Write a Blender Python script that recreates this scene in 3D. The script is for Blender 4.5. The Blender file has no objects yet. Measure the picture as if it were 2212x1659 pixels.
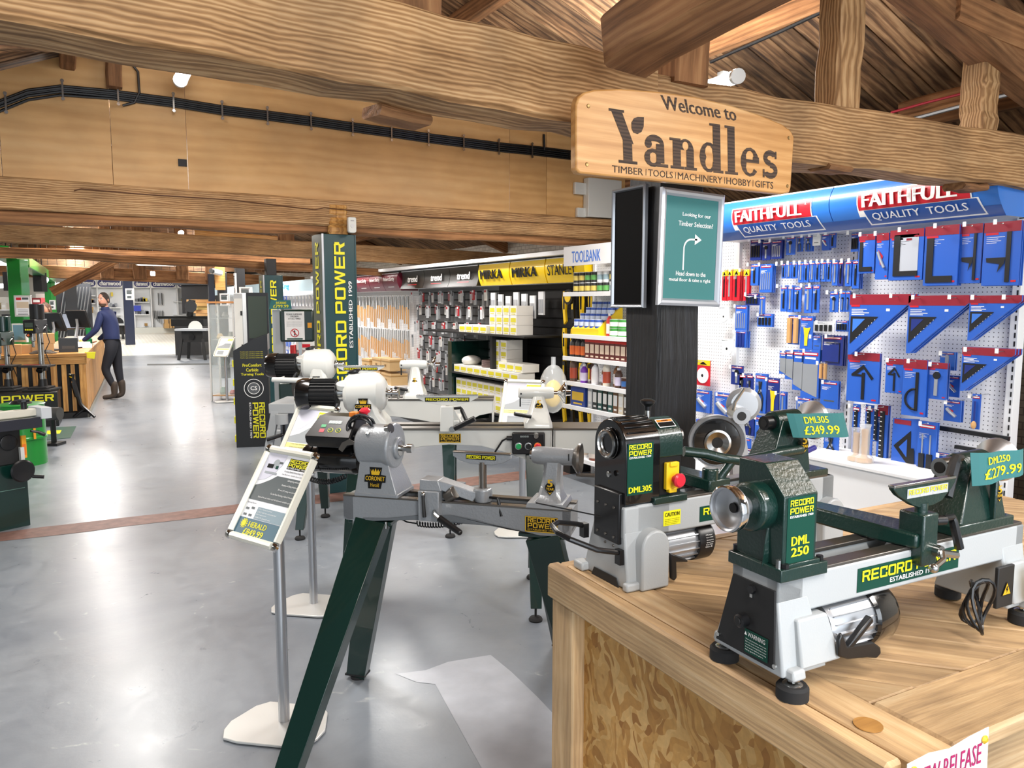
import bpy, bmesh, math, random
from mathutils import Vector, Matrix
R = math.radians
PI = math.pi
rnd = random.Random(7)
scn = bpy.context.scene
col = scn.collection

# ------------------------------------------------------------------ camera, light, exposure
F_PX, PHI, TH, EYE = 1660.0, R(30.5), R(6.0), 1.6
cd = bpy.data.cameras.new('camera'); cam = bpy.data.objects.new('camera', cd); col.objects.link(cam)
cd.sensor_width = 36.0; cd.lens = F_PX / 2212 * 36.0; cd.clip_start = 0.02; cd.clip_end = 200
cam.location = (0, 0, EYE); cam.rotation_euler = (PI / 2 - TH, 0, -PHI)
scn.camera = cam
scn.view_settings.view_transform = 'Standard'; scn.view_settings.look = 'None'
scn.view_settings.gamma = 1.0; scn.view_settings.use_curve_mapping = False
scn.view_settings.exposure = 0.38
wd = bpy.data.worlds.new('world'); scn.world = wd; wd.use_nodes = True
bg = wd.node_tree.nodes['Background']; bg.inputs[0].default_value = (0.86, 0.93, 1.0, 1); bg.inputs[1].default_value = 1.0

def area(name, loc, sx, sy, power, rot=(0, 0, 0), color=(1, 0.97, 0.93)):
    l = bpy.data.lights.new(name, 'AREA'); l.shape = 'RECTANGLE'; l.size = sx; l.size_y = sy; l.energy = power; l.color = color
    o = bpy.data.objects.new(name, l); col.objects.link(o); o.location = loc; o.rotation_euler = rot
    return o
def light_pair(x, y, z, p, up=.4):   # a batten throws most light down and some up on the roof
    area('batten_or_fill_light', (x, y, z), 0.3, 1.5, p); area('batten_or_fill_light', (x, y, z + .03), 0.3, 1.5, p * up, rot=(PI, 0, 0))
# the battens under the roof: one row over the aisle, one over the shop bays
for i, yy in enumerate((-0.6, 3.9, 8.2, 12.4, 17.0, 22.0, 27.5)):
    light_pair(0.5, yy, 2.95, 62 + 13 * (i > 2) * i, .5)
    light_pair(3.4, yy, 2.95, 78 + 10 * (i > 2) * i, .5)
for yy in (6.0, 11.5, 17.0, 23.0):
    area('batten_or_fill_light', (-3.6, yy, 2.9), 0.3, 1.5, 95)
light_pair(2.4, 31.5, 2.7, 45, .2); light_pair(0.6, 31.0, 2.7, 30, .2)  # fill lights added to brighten the far bays, without fixtures
# the open doorway behind the photographer
area('doorway_light', (0.6, -3.4, 1.9), 4.2, 2.6, 150, rot=(R(90), 0, 0), color=(0.88, 0.94, 1.0))

# ------------------------------------------------------------------ pixel -> point on a real plane (used for measuring off the photograph)
RT = Vector((math.cos(PHI), -math.sin(PHI), 0)); FW = Vector((math.sin(PHI), math.cos(PHI), 0)); UP = Vector((0, 0, 1))
def ray(px, py):
    u = (px - 1106.0) / F_PX; v = (py - 829.5) / F_PX
    return RT * u + FW * (math.cos(TH) - v * math.sin(TH)) - UP * (math.sin(TH) + v * math.cos(TH))
def at(px, py, X=None, Y=None, Z=None, D=None):
    d = ray(px, py)
    if X is not None: t = X / d.x
    elif Y is not None: t = Y / d.y
    elif Z is not None: t = (Z - EYE) / d.z
    else: t = D / d.dot(FW)
    return Vector((0, 0, EYE)) + d * t
def camxy(u, z, h=0.0):
    """point given as metres right of and ahead of the lens"""
    p = RT * u + FW * z; return Vector((p.x, p.y, h))

# ------------------------------------------------------------------ materials
MATS = {}
def srgb(c):
    if isinstance(c, str):
        c = tuple(int(c[i:i + 2], 16) / 255 for i in (0, 2, 4))
    return tuple((x / 12.92 if x <= 0.04045 else ((x + 0.055) / 1.055) ** 2.4) for x in c) + (1,)
def newmat(name):
    m = bpy.data.materials.new(name); m.use_nodes = True
    return m, m.node_tree.nodes, m.node_tree.links, m.node_tree.nodes['Principled BSDF']
def mat(name, c='808080', rough=0.5, metal=0.0, bump=0.0, bscale=200.0, var=0.0, vscale=8.0, coat=0.0, emit=0.0, alpha=1.0, trans=0.0, spec=None):
    if name in MATS: return MATS[name]
    m, N, L, B = newmat(name)
    if spec is not None: B.inputs['Specular IOR Level'].default_value = spec
    B.inputs['Base Color'].default_value = srgb(c); B.inputs['Roughness'].default_value = rough; B.inputs['Metallic'].default_value = metal
    if coat: B.inputs['Coat Weight'].default_value = coat
    if emit:
        B.inputs['Emission Color'].default_value = srgb(c); B.inputs['Emission Strength'].default_value = emit
    if trans: B.inputs['Transmission Weight'].default_value = trans; B.inputs['IOR'].default_value = 1.3
    if alpha < 1: B.inputs['Alpha'].default_value = alpha
    if bump or var:
        tc = N.new('ShaderNodeTexCoord'); nz = N.new('ShaderNodeTexNoise'); L.new(tc.outputs['Object'], nz.inputs['Vector'])
        nz.inputs['Scale'].default_value = bscale; nz.inputs['Detail'].default_value = 3
        if bump:
            bp = N.new('ShaderNodeBump'); bp.inputs['Strength'].default_value = bump; bp.inputs['Distance'].default_value = 0.002
            L.new(nz.outputs['Fac'], bp.inputs['Height']); L.new(bp.outputs['Normal'], B.inputs['Normal'])
        if var:
            n2 = N.new('ShaderNodeTexNoise'); n2.inputs['Scale'].default_value = vscale; n2.inputs['Detail'].default_value = 5
            L.new(tc.outputs['Object'], n2.inputs['Vector'])
            mp = N.new('ShaderNodeMapRange'); mp.inputs[1].default_value = 0.3; mp.inputs[2].default_value = 0.7
            mp.inputs[3].default_value = 1 - var; mp.inputs[4].default_value = 1 + var * 0.5
            L.new(n2.outputs['Fac'], mp.inputs[0])
            mx = N.new('ShaderNodeVectorMath'); mx.operation = 'SCALE'; mx.inputs[0].default_value = srgb(c)[:3]
            L.new(mp.outputs[0], mx.inputs['Scale']); L.new(mx.outputs[0], B.inputs['Base Color'])
    MATS[name] = m
    return m

def wood(name, dark, mid, light, rough=0.6, sx=1.2, sy=14.0, knots=0.5, bump=0.35, ring=5.0, perobj=0.18, stain=0.0, wv_w=0.3):
    """long grain runs along the object's local x"""
    if name in MATS: return MATS[name]
    m, N, L, B = newmat(name)
    tc = N.new('ShaderNodeTexCoord'); oi = N.new('ShaderNodeObjectInfo')
    off = N.new('ShaderNodeVectorMath'); off.operation = 'SCALE'; off.inputs[0].default_value = (37, 19, 53); L.new(oi.outputs['Random'], off.inputs['Scale'])
    ad = N.new('ShaderNodeVectorMath'); L.new(tc.outputs['Object'], ad.inputs[0]); L.new(off.outputs[0], ad.inputs[1])
    mp = N.new('ShaderNodeMapping'); mp.inputs['Scale'].default_value = (sx, sy, sy); L.new(ad.outputs[0], mp.inputs['Vector'])
    n1 = N.new('ShaderNodeTexNoise'); n1.inputs['Scale'].default_value = 1.0; n1.inputs['Detail'].default_value = 6; n1.inputs['Distortion'].default_value = 0.6
    L.new(mp.outputs[0], n1.inputs['Vector'])
    m2 = N.new('ShaderNodeMapping'); m2.inputs['Scale'].default_value = (0.55, 3.2, 3.2); L.new(ad.outputs[0], m2.inputs['Vector'])
    wv = N.new('ShaderNodeTexWave'); wv.wave_type = 'RINGS'; wv.rings_direction = 'X'; wv.inputs['Scale'].default_value = ring
    wv.inputs['Distortion'].default_value = 6.0; wv.inputs['Detail'].default_value = 3; wv.inputs['Detail Scale'].default_value = 1.3
    L.new(m2.outputs[0], wv.inputs['Vector'])
    m3 = N.new('ShaderNodeMapping'); m3.inputs['Scale'].default_value = (sx * 5, sy * 9, sy * 9); L.new(ad.outputs[0], m3.inputs['Vector'])
    n3 = N.new('ShaderNodeTexNoise'); n3.inputs['Scale'].default_value = 1.0; n3.inputs['Detail'].default_value = 3; L.new(m3.outputs[0], n3.inputs['Vector'])
    a = N.new('ShaderNodeMath'); a.operation = 'MULTIPLY_ADD'; a.inputs[1].default_value = wv_w; L.new(wv.outputs['Fac'], a.inputs[0])
    b = N.new('ShaderNodeMath'); b.operation = 'MULTIPLY_ADD'; b.inputs[1].default_value = 0.78 - wv_w; L.new(n1.outputs['Fac'], b.inputs[0])
    c = N.new('ShaderNodeMath'); c.operation = 'MULTIPLY'; c.inputs[1].default_value = 0.22; L.new(n3.outputs['Fac'], c.inputs[0])
    L.new(c.outputs[0], b.inputs[2]); L.new(b.outputs[0], a.inputs[2])
    cr = N.new('ShaderNodeValToRGB'); e = cr.color_ramp.elements
    e[0].position = 0.28; e[0].color = srgb(dark); e[1].position = 0.78; e[1].color = srgb(light)
    k = e.new(0.52); k.color = srgb(mid)
    L.new(a.outputs[0], cr.inputs[0])
    # blotches and per-piece tone
    n4 = N.new('ShaderNodeTexNoise'); n4.inputs['Scale'].default_value = 3.0; n4.inputs['Detail'].default_value = 6; L.new(ad.outputs[0], n4.inputs['Vector'])
    r4 = N.new('ShaderNodeMapRange'); r4.inputs[1].default_value = 0.35; r4.inputs[2].default_value = 0.62
    r4.inputs[3].default_value = 1 - knots * 0.6 - stain; r4.inputs[4].default_value = 1.08; L.new(n4.outputs['Fac'], r4.inputs[0])
    ro = N.new('ShaderNodeMapRange'); ro.inputs[3].default_value = 1 - perobj; ro.inputs[4].default_value = 1 + perobj; L.new(oi.outputs['Random'], ro.inputs[0])
    mm = N.new('ShaderNodeMath'); mm.operation = 'MULTIPLY'; L.new(r4.outputs[0], mm.inputs[0]); L.new(ro.outputs[0], mm.inputs[1])
    sc = N.new('ShaderNodeVectorMath'); sc.operation = 'SCALE'; L.new(cr.outputs[0], sc.inputs[0]); L.new(mm.outputs[0], sc.inputs['Scale'])
    L.new(sc.outputs[0], B.inputs['Base Color']); B.inputs['Roughness'].default_value = rough
    bp = N.new('ShaderNodeBump'); bp.inputs['Strength'].default_value = bump; bp.inputs['Distance'].default_value = 0.006
    L.new(a.outputs[0], bp.inputs['Height']); L.new(bp.outputs['Normal'], B.inputs['Normal'])
    MATS[name] = m
    return m

beam_wood = wood('beam_wood', '76532f', 'a67e52', 'caa678', rough=0.75, knots=0.5, bump=0.6, ring=7, sy=16, wv_w=.3)
beam_rough = wood('beam_rough', '523519', '936640', 'b3875a', rough=0.85, knots=0.5, bump=0.8, ring=3, sy=26, wv_w=.12)
roof_wood = wood('roof_wood', '423024', '8e6a4a', 'c09c74', rough=0.8, knots=0.8, bump=0.7, ring=4, sy=18, perobj=0.35, wv_w=.25)
ply_wood = wood('plywood', 'bb8d54', 'cda168', 'd8b07a', rough=0.55, knots=0.12, bump=0.05, ring=1.2, sx=0.8, sy=3.0, perobj=0.06, wv_w=.14)
table_wood = wood('pallet_wood', '8d7152', 'bd9c72', 'd6bc95', rough=0.6, knots=0.5, bump=0.3, ring=9, sx=2.5, sy=34, perobj=0.1, wv_w=.09)
slat_wood = wood('slat_wood', '90602c', 'bb8744', 'd3a764', rough=0.5, knots=0.2, bump=0.15, sy=16, perobj=0.12, wv_w=.2)
oak_wood = wood('oak_sign', 'b07a40', 'c9955a', 'dcb078', rough=0.4, knots=0.06, bump=0.05, ring=3, sx=1.5, sy=26, perobj=0.0, wv_w=.15)
char_wood = wood('engraved_wood', '2e211a', '4a382c', '5b4636', rough=0.7, knots=0.1, bump=0.4, ring=9, sy=30, perobj=0)
dark_post = wood('black_painted_wood', '0a0a0c', '131418', '2a2c33', rough=0.5, knots=0.2, bump=1.0, sx=3, sy=40, perobj=0.1, wv_w=.1)

white_paint = mat('white_enamel', 'cfd0cb', 0.3, coat=0.3, bump=0.03, bscale=300)
grey_hammer = mat('grey_hammered_paint', '8f9397', 0.33, metal=0.25, bump=0.5, bscale=140, coat=0.2)
lt_grey = mat('light_grey_enamel', 'a9adaf', 0.38, bump=0.12, bscale=260)
dk_green = mat('dark_green_hammered', '0a2923', 0.3, bump=0.45, bscale=170, coat=0.4)
leg_green = mat('dark_green_gloss', '0a2a24', 0.22, coat=0.5)
black = mat('black_plastic', '121214', 0.32)
black_m = mat('black_matt', '161617', 0.6)
blackg = mat('black_gloss', '0b0b0c', 0.16, coat=0.6)
steel = mat('steel', 'b4b4b2', 0.22, metal=1.0)
steel_d = mat('machined_rail', '77726c', 0.3, metal=0.85)
alu = mat('aluminium', 'b9bbbf', 0.35, metal=0.9)
alu_w = mat('silver_lacquer', 'd3d3d0', 0.35, metal=0.35)
chrome = mat('chrome', 'd8d8d8', 0.08, metal=1.0)
yellow = mat('label_yellow', 'e8e11a', 0.45)
sw_yellow = mat('switch_yellow', 'e9c21f', 0.4)
red = mat('red_plastic', 'd2263a', 0.35)
green_b = mat('green_button', '1f9a58', 0.35)
white = mat('white_print', 'f1f1ef', 0.5)
dg_print = mat('green_print', '0c4034', 0.5, spec=.2)
black_print = mat('black_print', '141414', 0.5, spec=.2)
gold = mat('gold_print', 'e0b52a', 0.35, metal=0.3)
teal = mat('teal_print', '2f6f70', 0.5)
petrol = mat('petrol_print', '1c4a4d', 0.45)
rubber = mat('rubber', '1b1b1c', 0.8)

# ------------------------------------------------------------------ mesh builder
TXT = {}
def text_geo(s, bold=0.0, wide=1.0):
    key = (s, bold)
    if key in TXT: return TXT[key]
    cu = bpy.data.curves.new('t', 'FONT'); cu.body = s; cu.size = 1.0; cu.resolution_u = 2; cu.fill_mode = 'FRONT'
    o = bpy.data.objects.new('t', cu); col.objects.link(o)
    dg = bpy.context.evaluated_depsgraph_get(); dg.update()
    me = bpy.data.meshes.new_from_object(o.evaluated_get(dg))
    vs = [(v.co.x, v.co.y) for v in me.vertices]; fs = [tuple(p.vertices) for p in me.polygons]
    bpy.data.objects.remove(o); bpy.data.curves.remove(cu); bpy.data.meshes.remove(me)
    if not vs: vs = [(0, 0)]
    x0 = min(v[0] for v in vs); x1 = max(v[0] for v in vs); y0 = min(v[1] for v in vs); y1 = max(v[1] for v in vs)
    w = max(x1 - x0, 1e-4); h = max(y1 - y0, 1e-4)
    n = len(vs); k = 3 if bold else 1; b_ = bold * .75
    g = [((a - x0 + b_ + (j - 1) * b_ * (k > 1)) / (w + 2 * b_), (b - y0) / h, j) for j in range(k) for a, b in vs]
    TXT[key] = (g, [tuple(i + n * j for i in f) for j in range(k) for f in fs])
    return TXT[key]
# wide square letters, drawn as strokes on a unit cell
SQ = {
 'R': [(0,0,.22,1),(0,.82,.86,1),(0,.4,.86,.56),(.76,.5,1,.94),('q',.5,.42,.78,.42,1,0,.72,0)],
 'E': [(0,0,.22,1),(0,.82,1,1),(0,.41,.92,.58),(0,0,1,.18)],
 'C': [(0,.08,.22,.92),(.06,.82,1,1),(.06,0,1,.18),(.8,.6,1,.9),(.8,.1,1,.38)],
 'O': [(0,.08,.22,.92),(.78,.08,1,.92),(.06,.82,.94,1),(.06,0,.94,.18)],
 'D': [(0,0,.22,1),(.78,.1,1,.9),(0,.82,.93,1),(0,0,.93,.18)],
 'P': [(0,0,.22,1),(0,.82,.93,1),(0,.34,.93,.5),(.78,.4,1,.92)],
 'W': [('q',0,1,.17,1,.34,0,.2,0),('q',.2,0,.34,0,.58,1,.44,1),('q',.42,1,.56,1,.8,0,.66,0),('q',.66,0,.8,0,1,1,.83,1)],
 'S': [(0,.5,.22,.92),(.78,.08,1,.5),(.06,.82,1,1),(0,0,.94,.18),(.06,.41,.94,.58)],
}
def square_geo(s):
    key = ('sq', s)
    if key in TXT: return TXT[key]
    vs, fs, ly = [], [], []; x = 0.0
    for ch in s:
        if ch == ' ': x += .45; continue
        w = 1.25 if ch == 'W' else 1.0
        for q in SQ[ch]:
            pts = [(q[1], q[2]), (q[3], q[4]), (q[5], q[6]), (q[7], q[8])][::-1] if q[0] == 'q' else [(q[0], q[1]), (q[2], q[1]), (q[2], q[3]), (q[0], q[3])]
            n = len(vs); vs += [(x + a * w, b) for a, b in pts]; fs.append((n, n + 1, n + 2, n + 3)); ly.extend([len(ly) // 4 % 6] * 4)
        x += w + 0.14
    x -= 0.14
    TXT[key] = ([(a / x, b, l) for (a, b), l in zip(vs, ly)], fs)
    return TXT[key]

class MB:
    def __init__(s): s.v = []; s.f = []; s.mi = []; s.mats = []; s.M = None; s.lift = .00012
    def _m(s, m):
        if m not in s.mats: s.mats.append(m)
        return s.mats.index(m)
    def add(s, vs, fs, m, M=None):
        n = len(s.v); i = s._m(m)
        if M is not None: vs = [M @ Vector(v) for v in vs]
        if s.M is not None: vs = [s.M @ Vector(v) for v in vs]
        s.v += [tuple(v) for v in vs]; s.f += [tuple(a + n for a in f) for f in fs]; s.mi += [i] * len(fs)
        return s
    def bb(s, x0, x1, y0, y1, z0, z1, m, M=None):
        return s.add([(x0,y0,z0),(x1,y0,z0),(x1,y1,z0),(x0,y1,z0),(x0,y0,z1),(x1,y0,z1),(x1,y1,z1),(x0,y1,z1)],
                     [(0,3,2,1),(4,5,6,7),(0,1,5,4),(1,2,6,5),(2,3,7,6),(3,0,4,7)], m, M)
    def prism(s, poly, a, b, m, axis='y', M=None, poly2=None):
        """polygon in the other two coordinates, extruded from a to b"""
        ar = sum(poly[i][0] * poly[(i + 1) % len(poly)][1] - poly[(i + 1) % len(poly)][0] * poly[i][1] for i in range(len(poly)))
        if ar < 0:
            poly = poly[::-1]
            if poly2: poly2 = poly2[::-1]
        p2 = poly2 or poly
        if axis == 'y': f = lambda p, t: (p[0], t, p[1])
        elif axis == 'x': f = lambda p, t: (t, p[0], p[1])
        else: f = lambda p, t: (p[0], p[1], t)
        n = len(poly); vs = [f(p, a) for p in poly] + [f(p, b) for p in p2]
        fs = [tuple(range(n)), tuple(range(2 * n - 1, n - 1, -1))] + [(i + n, (i + 1) % n + n, (i + 1) % n, i) for i in range(n)]
        if (axis == 'y') == (b < a): fs = [f[::-1] for f in fs]
        return s.add(vs, fs, m, M)
    def lathe(s, prof, o, d, m, n=20, caps=True, M=None):
        o = Vector(o); d = Vector(d).normalized(); q = d.to_track_quat('Z', 'Y'); a = q @ Vector((1, 0, 0)); b = q @ Vector((0, 1, 0))
        vs, fs = [], []
        for r, h in prof:
            for i in range(n):
                t = 2 * PI * i / n; vs.append(o + d * h + a * (r * math.cos(t)) + b * (r * math.sin(t)))
        for k in range(len(prof) - 1):
            for i in range(n):
                j = (i + 1) % n; fs.append((k * n + i, k * n + j, (k + 1) * n + j, (k + 1) * n + i))
        if caps:
            fs.append(tuple(range(n - 1, -1, -1))); fs.append(tuple((len(prof) - 1) * n + i for i in range(n)))
        return s.add(vs, fs, m, M)
    def cyl(s, p0, p1, r, m, r1=None, n=16, M=None):
        p0 = Vector(p0); p1 = Vector(p1); return s.lathe([(r, 0), (r if r1 is None else r1, (p1 - p0).length)], p0, p1 - p0, m, n, M=M)
    def ball(s, c, r, m, n=14, sc=(1, 1, 1), k=9):
        vs, fs = [], []
        for j in range(k + 1):
            a = PI * j / k
            for i in range(n):
                t = 2 * PI * i / n; vs.append((c[0] + r * sc[0] * math.sin(a) * math.cos(t), c[1] + r * sc[1] * math.sin(a) * math.sin(t), c[2] - r * sc[2] * math.cos(a)))
        for j in range(k):
            for i in range(n):
                q = (i + 1) % n; fs.append((j * n + i, j * n + q, (j + 1) * n + q, (j + 1) * n + i))
        return s.add(vs, fs, m)
    def tube(s, path, r, m, n=8, M=None):
        path = [Vector(p) for p in path]; vs, fs = [], []; prev = None
        for i, p in enumerate(path):
            t = (path[min(i + 1, len(path) - 1)] - path[max(i - 1, 0)]).normalized()
            if prev is None:
                a = t.orthogonal().normalized()
            else:
                a = (prev - t * prev.dot(t)).normalized()
            prev = a; b = t.cross(a); rr = r[i] if isinstance(r, (list, tuple)) else r
            for k in range(n):
                q = 2 * PI * k / n; vs.append(p + a * (rr * math.cos(q)) + b * (rr * math.sin(q)))
        for i in range(len(path) - 1):
            for k in range(n):
                j = (k + 1) % n; fs.append((i * n + k, i * n + j, (i + 1) * n + j, (i + 1) * n + k))
        fs.append(tuple(range(n - 1, -1, -1))); fs.append(tuple((len(path) - 1) * n + k for k in range(n)))
        return s.add(vs, fs, m, M)
    def flat(s, geo, x0, z0, w, h, y, m, M=None, shear=0.0):
        vs, fs = geo; fs2 = fs
        return s.add([(x0 + p[0] * w + p[1] * h * shear, y - (p[2] if len(p) > 2 else 0) * s.lift, z0 + p[1] * h) for p in vs], fs2, m, M)
    def text(s, t, x0, z0, w, h, y, m, bold=0.0, M=None, shear=0.0): return s.flat(text_geo(t, bold), x0, z0, w, h, y, m, M, shear)
    def sq(s, t, x0, z0, w, h, y, m, M=None): return s.flat(square_geo(t), x0, z0, w, h, y, m, M)
    def rect(s, x0, x1, z0, z1, y, m, M=None): return s.add([(x0, y, z0), (x1, y, z0), (x1, y, z1), (x0, y, z1)], [(0, 1, 2, 3)], m, M)
    def poly(s, pts, y, m, M=None): return s.add([(a, y, b) for a, b in pts], [tuple(range(len(pts)))], m, M)
    def mesh(s, name, smooth=True, ang=32):
        me = bpy.data.meshes.new(name); me.from_pydata(s.v, [], s.f)
        for m in s.mats: me.materials.append(m)
        me.polygons.foreach_set('material_index', s.mi)
        if smooth:
            me.polygons.foreach_set('use_smooth', [True] * len(s.f)); me.update()
            me.set_sharp_from_angle(angle=R(ang))
        me.update(); return me
    def build(s, name, parent=None, loc=None, rz=0.0, bev=0.0, label=None, cat=None, group=None, kind=None, smooth=True, seg=2):
        me = s.mesh(name, smooth); o = bpy.data.objects.new(name, me); col.objects.link(o)
        if parent is not None: o.parent = parent
        if loc is not None: o.location = loc
        if rz: o.rotation_euler = (0, 0, rz)
        if bev:
            b = o.modifiers.new('bevel', 'BEVEL'); b.width = bev; b.segments = seg; b.limit_method = 'ANGLE'; b.angle_limit = R(40); b.harden_normals = False
        return tag(o, label, cat, group, kind)
def tag(o, label=None, cat=None, group=None, kind=None):
    if label: o['label'] = label
    if cat: o['category'] = cat
    if group: o['group'] = group
    if kind: o['kind'] = kind
    return o
def thing(name, label, cat, loc=(0, 0, 0), rz=0.0, group=None):
    o = bpy.data.objects.new(name, None); col.objects.link(o); o.location = loc; o.rotation_euler = (0, 0, rz); o.empty_display_size = 0.1
    return tag(o, label, cat, group)
KIDS = {}
def dup(root, loc=None, rz=None, label=None, group=None):
    r = root.copy(); col.objects.link(r)
    if loc is not None: r.location = loc
    if rz is not None: r.rotation_euler = (0, 0, rz)
    if label: r['label'] = label
    if group: r['group'] = group
    if root.name not in KIDS: KIDS[root.name] = [(c, list(c.children)) for c in root.children]
    for ch, gs in KIDS[root.name]:
        c = ch.copy(); col.objects.link(c); c.parent = r
        for g in gs:
            d = g.copy(); col.objects.link(d); d.parent = c
    return r
def at_mesh(me, name, loc, rz=0.0, parent=None, label=None, cat=None, group=None, scale=None):
    o = bpy.data.objects.new(name, me); col.objects.link(o); o.location = loc
    if rz: o.rotation_euler = (0, 0, rz)
    if scale: o.scale = scale
    if parent is not None: o.parent = parent
    return tag(o, label, cat, group)
ORD = ['first', 'second', 'third', 'fourth', 'fifth', 'sixth', 'seventh', 'eighth', 'ninth', 'tenth', 'eleventh', 'twelfth', 'thirteenth', 'fourteenth', 'fifteenth', 'sixteenth', 'seventeenth', 'eighteenth', 'nineteenth', 'twentieth']
def nth(i):
    return ORD[i] if i < 20 else 'twenty-' + ORD[i - 20] if i < 29 else '%dth' % (i + 1)
def record_label(m, x0, z0, w, h, y, ground=dg_print, ink=yellow, est=white, twoline=True, border=0.0):
    """the two-line maker's label with the small line below"""
    if ground: m.rect(x0, x0 + w, z0, z0 + h, y, ground)
    e = y - 0.0012
    if border:
        b = border
        for q in ((x0, x0 + w, z0, z0 + b), (x0, x0 + w, z0 + h - b, z0 + h), (x0, x0 + b, z0, z0 + h), (x0 + w - b, x0 + w, z0, z0 + h)): m.rect(*q, e, ink)
    k = 0.08
    if twoline:
        m.sq('RECORD', x0 + w * k, z0 + h * .62, w * (1 - 2 * k), h * .3, e, ink)
        m.sq('POWER', x0 + w * k, z0 + h * .27, w * (1 - 2 * k), h * .3, e, ink)
        m.text('ESTABLISHED 1909', x0 + w * k, z0 + h * .1, w * (1 - 2 * k), h * .11, e, est, 0.02)
    else:
        m.sq('RECORD POWER', x0 + w * .04, z0 + h * .42, w * .92, h * .46, e, ink)
        m.text('ESTABLISHED 1909', x0 + w * .3, z0 + h * .12, w * .45, h * .2, e, est, 0.02)
# ------------------------------------------------------------------ the setting
def floor_mat():
    m, N, L, B = newmat('painted_concrete')
    tc = N.new('ShaderNodeTexCoord')
    def noise(sc, det=6, dist=0.0, rough=0.6):
        n = N.new('ShaderNodeTexNoise'); n.inputs['Scale'].default_value = sc; n.inputs['Detail'].default_value = det
        n.inputs['Distortion'].default_value = dist; n.inputs['Roughness'].default_value = rough
        L.new(tc.outputs['Object'], n.inputs['Vector']); return n
    a = noise(0.55, 6, 0.6); b = noise(5.0, 8, 1.0, 0.7); c = noise(70, 3)
    cr = N.new('ShaderNodeValToRGB'); e = cr.color_ramp.elements; e[0].position = 0.32; e[0].color = srgb('6f767f'); e[1].position = 0.68; e[1].color = srgb('8a8f94')
    L.new(a.outputs['Fac'], cr.inputs[0])
    c2 = N.new('ShaderNodeValToRGB'); e = c2.color_ramp.elements; e[0].position = 0.3; e[0].color = (0.9, 0.9, 0.91, 1); e[1].position = 0.62; e[1].color = (1.03, 1.03, 1.03, 1)
    L.new(b.outputs['Fac'], c2.inputs[0])
    mx = N.new('ShaderNodeMix'); mx.data_type = 'RGBA'; mx.blend_type = 'MULTIPLY'; mx.inputs[0].default_value = 1.0
    L.new(cr.outputs[0], mx.inputs[6]); L.new(c2.outputs[0], mx.inputs[7])
    # scuffs: sparse thin light and dark scratches
    v = N.new('ShaderNodeTexVoronoi'); v.feature = 'DISTANCE_TO_EDGE'; v.inputs['Scale'].default_value = 1.3
    dn = N.new('ShaderNodeVectorMath'); dn.operation = 'MULTIPLY_ADD'; dn.inputs[1].default_value = (0.5, 0.5, 0.5)
    nn = noise(1.6, 4); L.new(nn.outputs['Color'], dn.inputs[0]); L.new(tc.outputs['Object'], dn.inputs[2]); L.new(dn.outputs[0], v.inputs['Vector'])
    ck = N.new('ShaderNodeMapRange'); ck.inputs[1].default_value = 0.0; ck.inputs[2].default_value = 0.012; ck.inputs[3].default_value = 1; ck.inputs[4].default_value = 0
    L.new(v.outputs['Distance'], ck.inputs[0])
    ms = N.new('ShaderNodeMapRange'); ms.inputs[1].default_value = 0.56; ms.inputs[2].default_value = 0.66; L.new(b.outputs['Fac'], ms.inputs[0])
    mu = N.new('ShaderNodeMath'); mu.operation = 'MULTIPLY'; L.new(ck.outputs[0], mu.inputs[0]); L.new(ms.outputs[0], mu.inputs[1])
    m4 = N.new('ShaderNodeMix'); m4.data_type = 'RGBA'; L.new(mu.outputs[0], m4.inputs[0]); L.new(mx.outputs[2], m4.inputs[6]); m4.inputs[7].default_value = srgb('a9abab')
    L.new(m4.outputs[2], B.inputs['Base Color'])
    rr = N.new('ShaderNodeMapRange'); rr.inputs[1].default_value = 0.3; rr.inputs[2].default_value = 0.7; rr.inputs[3].default_value = 0.26; rr.inputs[4].default_value = 0.4
    L.new(b.outputs['Fac'], rr.inputs[0]); L.new(rr.outputs[0], B.inputs['Roughness'])
    bp = N.new('ShaderNodeBump'); bp.inputs['Strength'].default_value = 0.25; bp.inputs['Distance'].default_value = 0.004
    n5 = noise(14, 4); L.new(n5.outputs['Fac'], bp.inputs['Height']); L.new(bp.outputs['Normal'], B.inputs['Normal'])
    B.inputs['Coat Weight'].default_value = 0.25; B.inputs['Coat Roughness'].default_value = 0.25
    return m
FLOOR = floor_mat()
XR, YB = 6.4, 34.5
floor = MB().bb(-9, XR + .3, -3.5, YB + 1, -0.12, 0, FLOOR).build('floor', kind='structure', smooth=False)
# worn red-brown strip where two slabs meet, and a pale repair by the table
p0, p1 = at(0, 1170, Z=0), at(1370, 1008, Z=0); q0, q1 = at(0, 1150, Z=0), at(1370, 990, Z=0)
stripm = mat('red_brown_screed', '7d5c52', 0.5, var=0.35, vscale=14, bump=0.3, bscale=60)
d = (p1 - p0).normalized()
def ext(a, b, e0, e1): u = (b - a).normalized(); return a - u * e0, b + u * e1
s0, s1 = ext(p0, p1, 5, 1.6); t0, t1 = ext(q0, q1, 5, 1.6)
n = 60; vs = []; fs = []
for i in range(n + 1):
    t = i / n
    for (a, b) in ((s0, s1), (t0, t1)):
        p = a.lerp(b, t); vs.append((p.x, p.y + rnd.uniform(-.015, .015), 0.0015))
for i in range(n): fs.append((2 * i, 2 * i + 2, 2 * i + 3, 2 * i + 1))
MB().add(vs, fs, stripm).build('floor_strip', parent=floor, label='worn red-brown screed strip across the floor')
patchm = mat('pale_floor_paint', '9fa3ab', 0.3, var=0.12, vscale=9)
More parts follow.
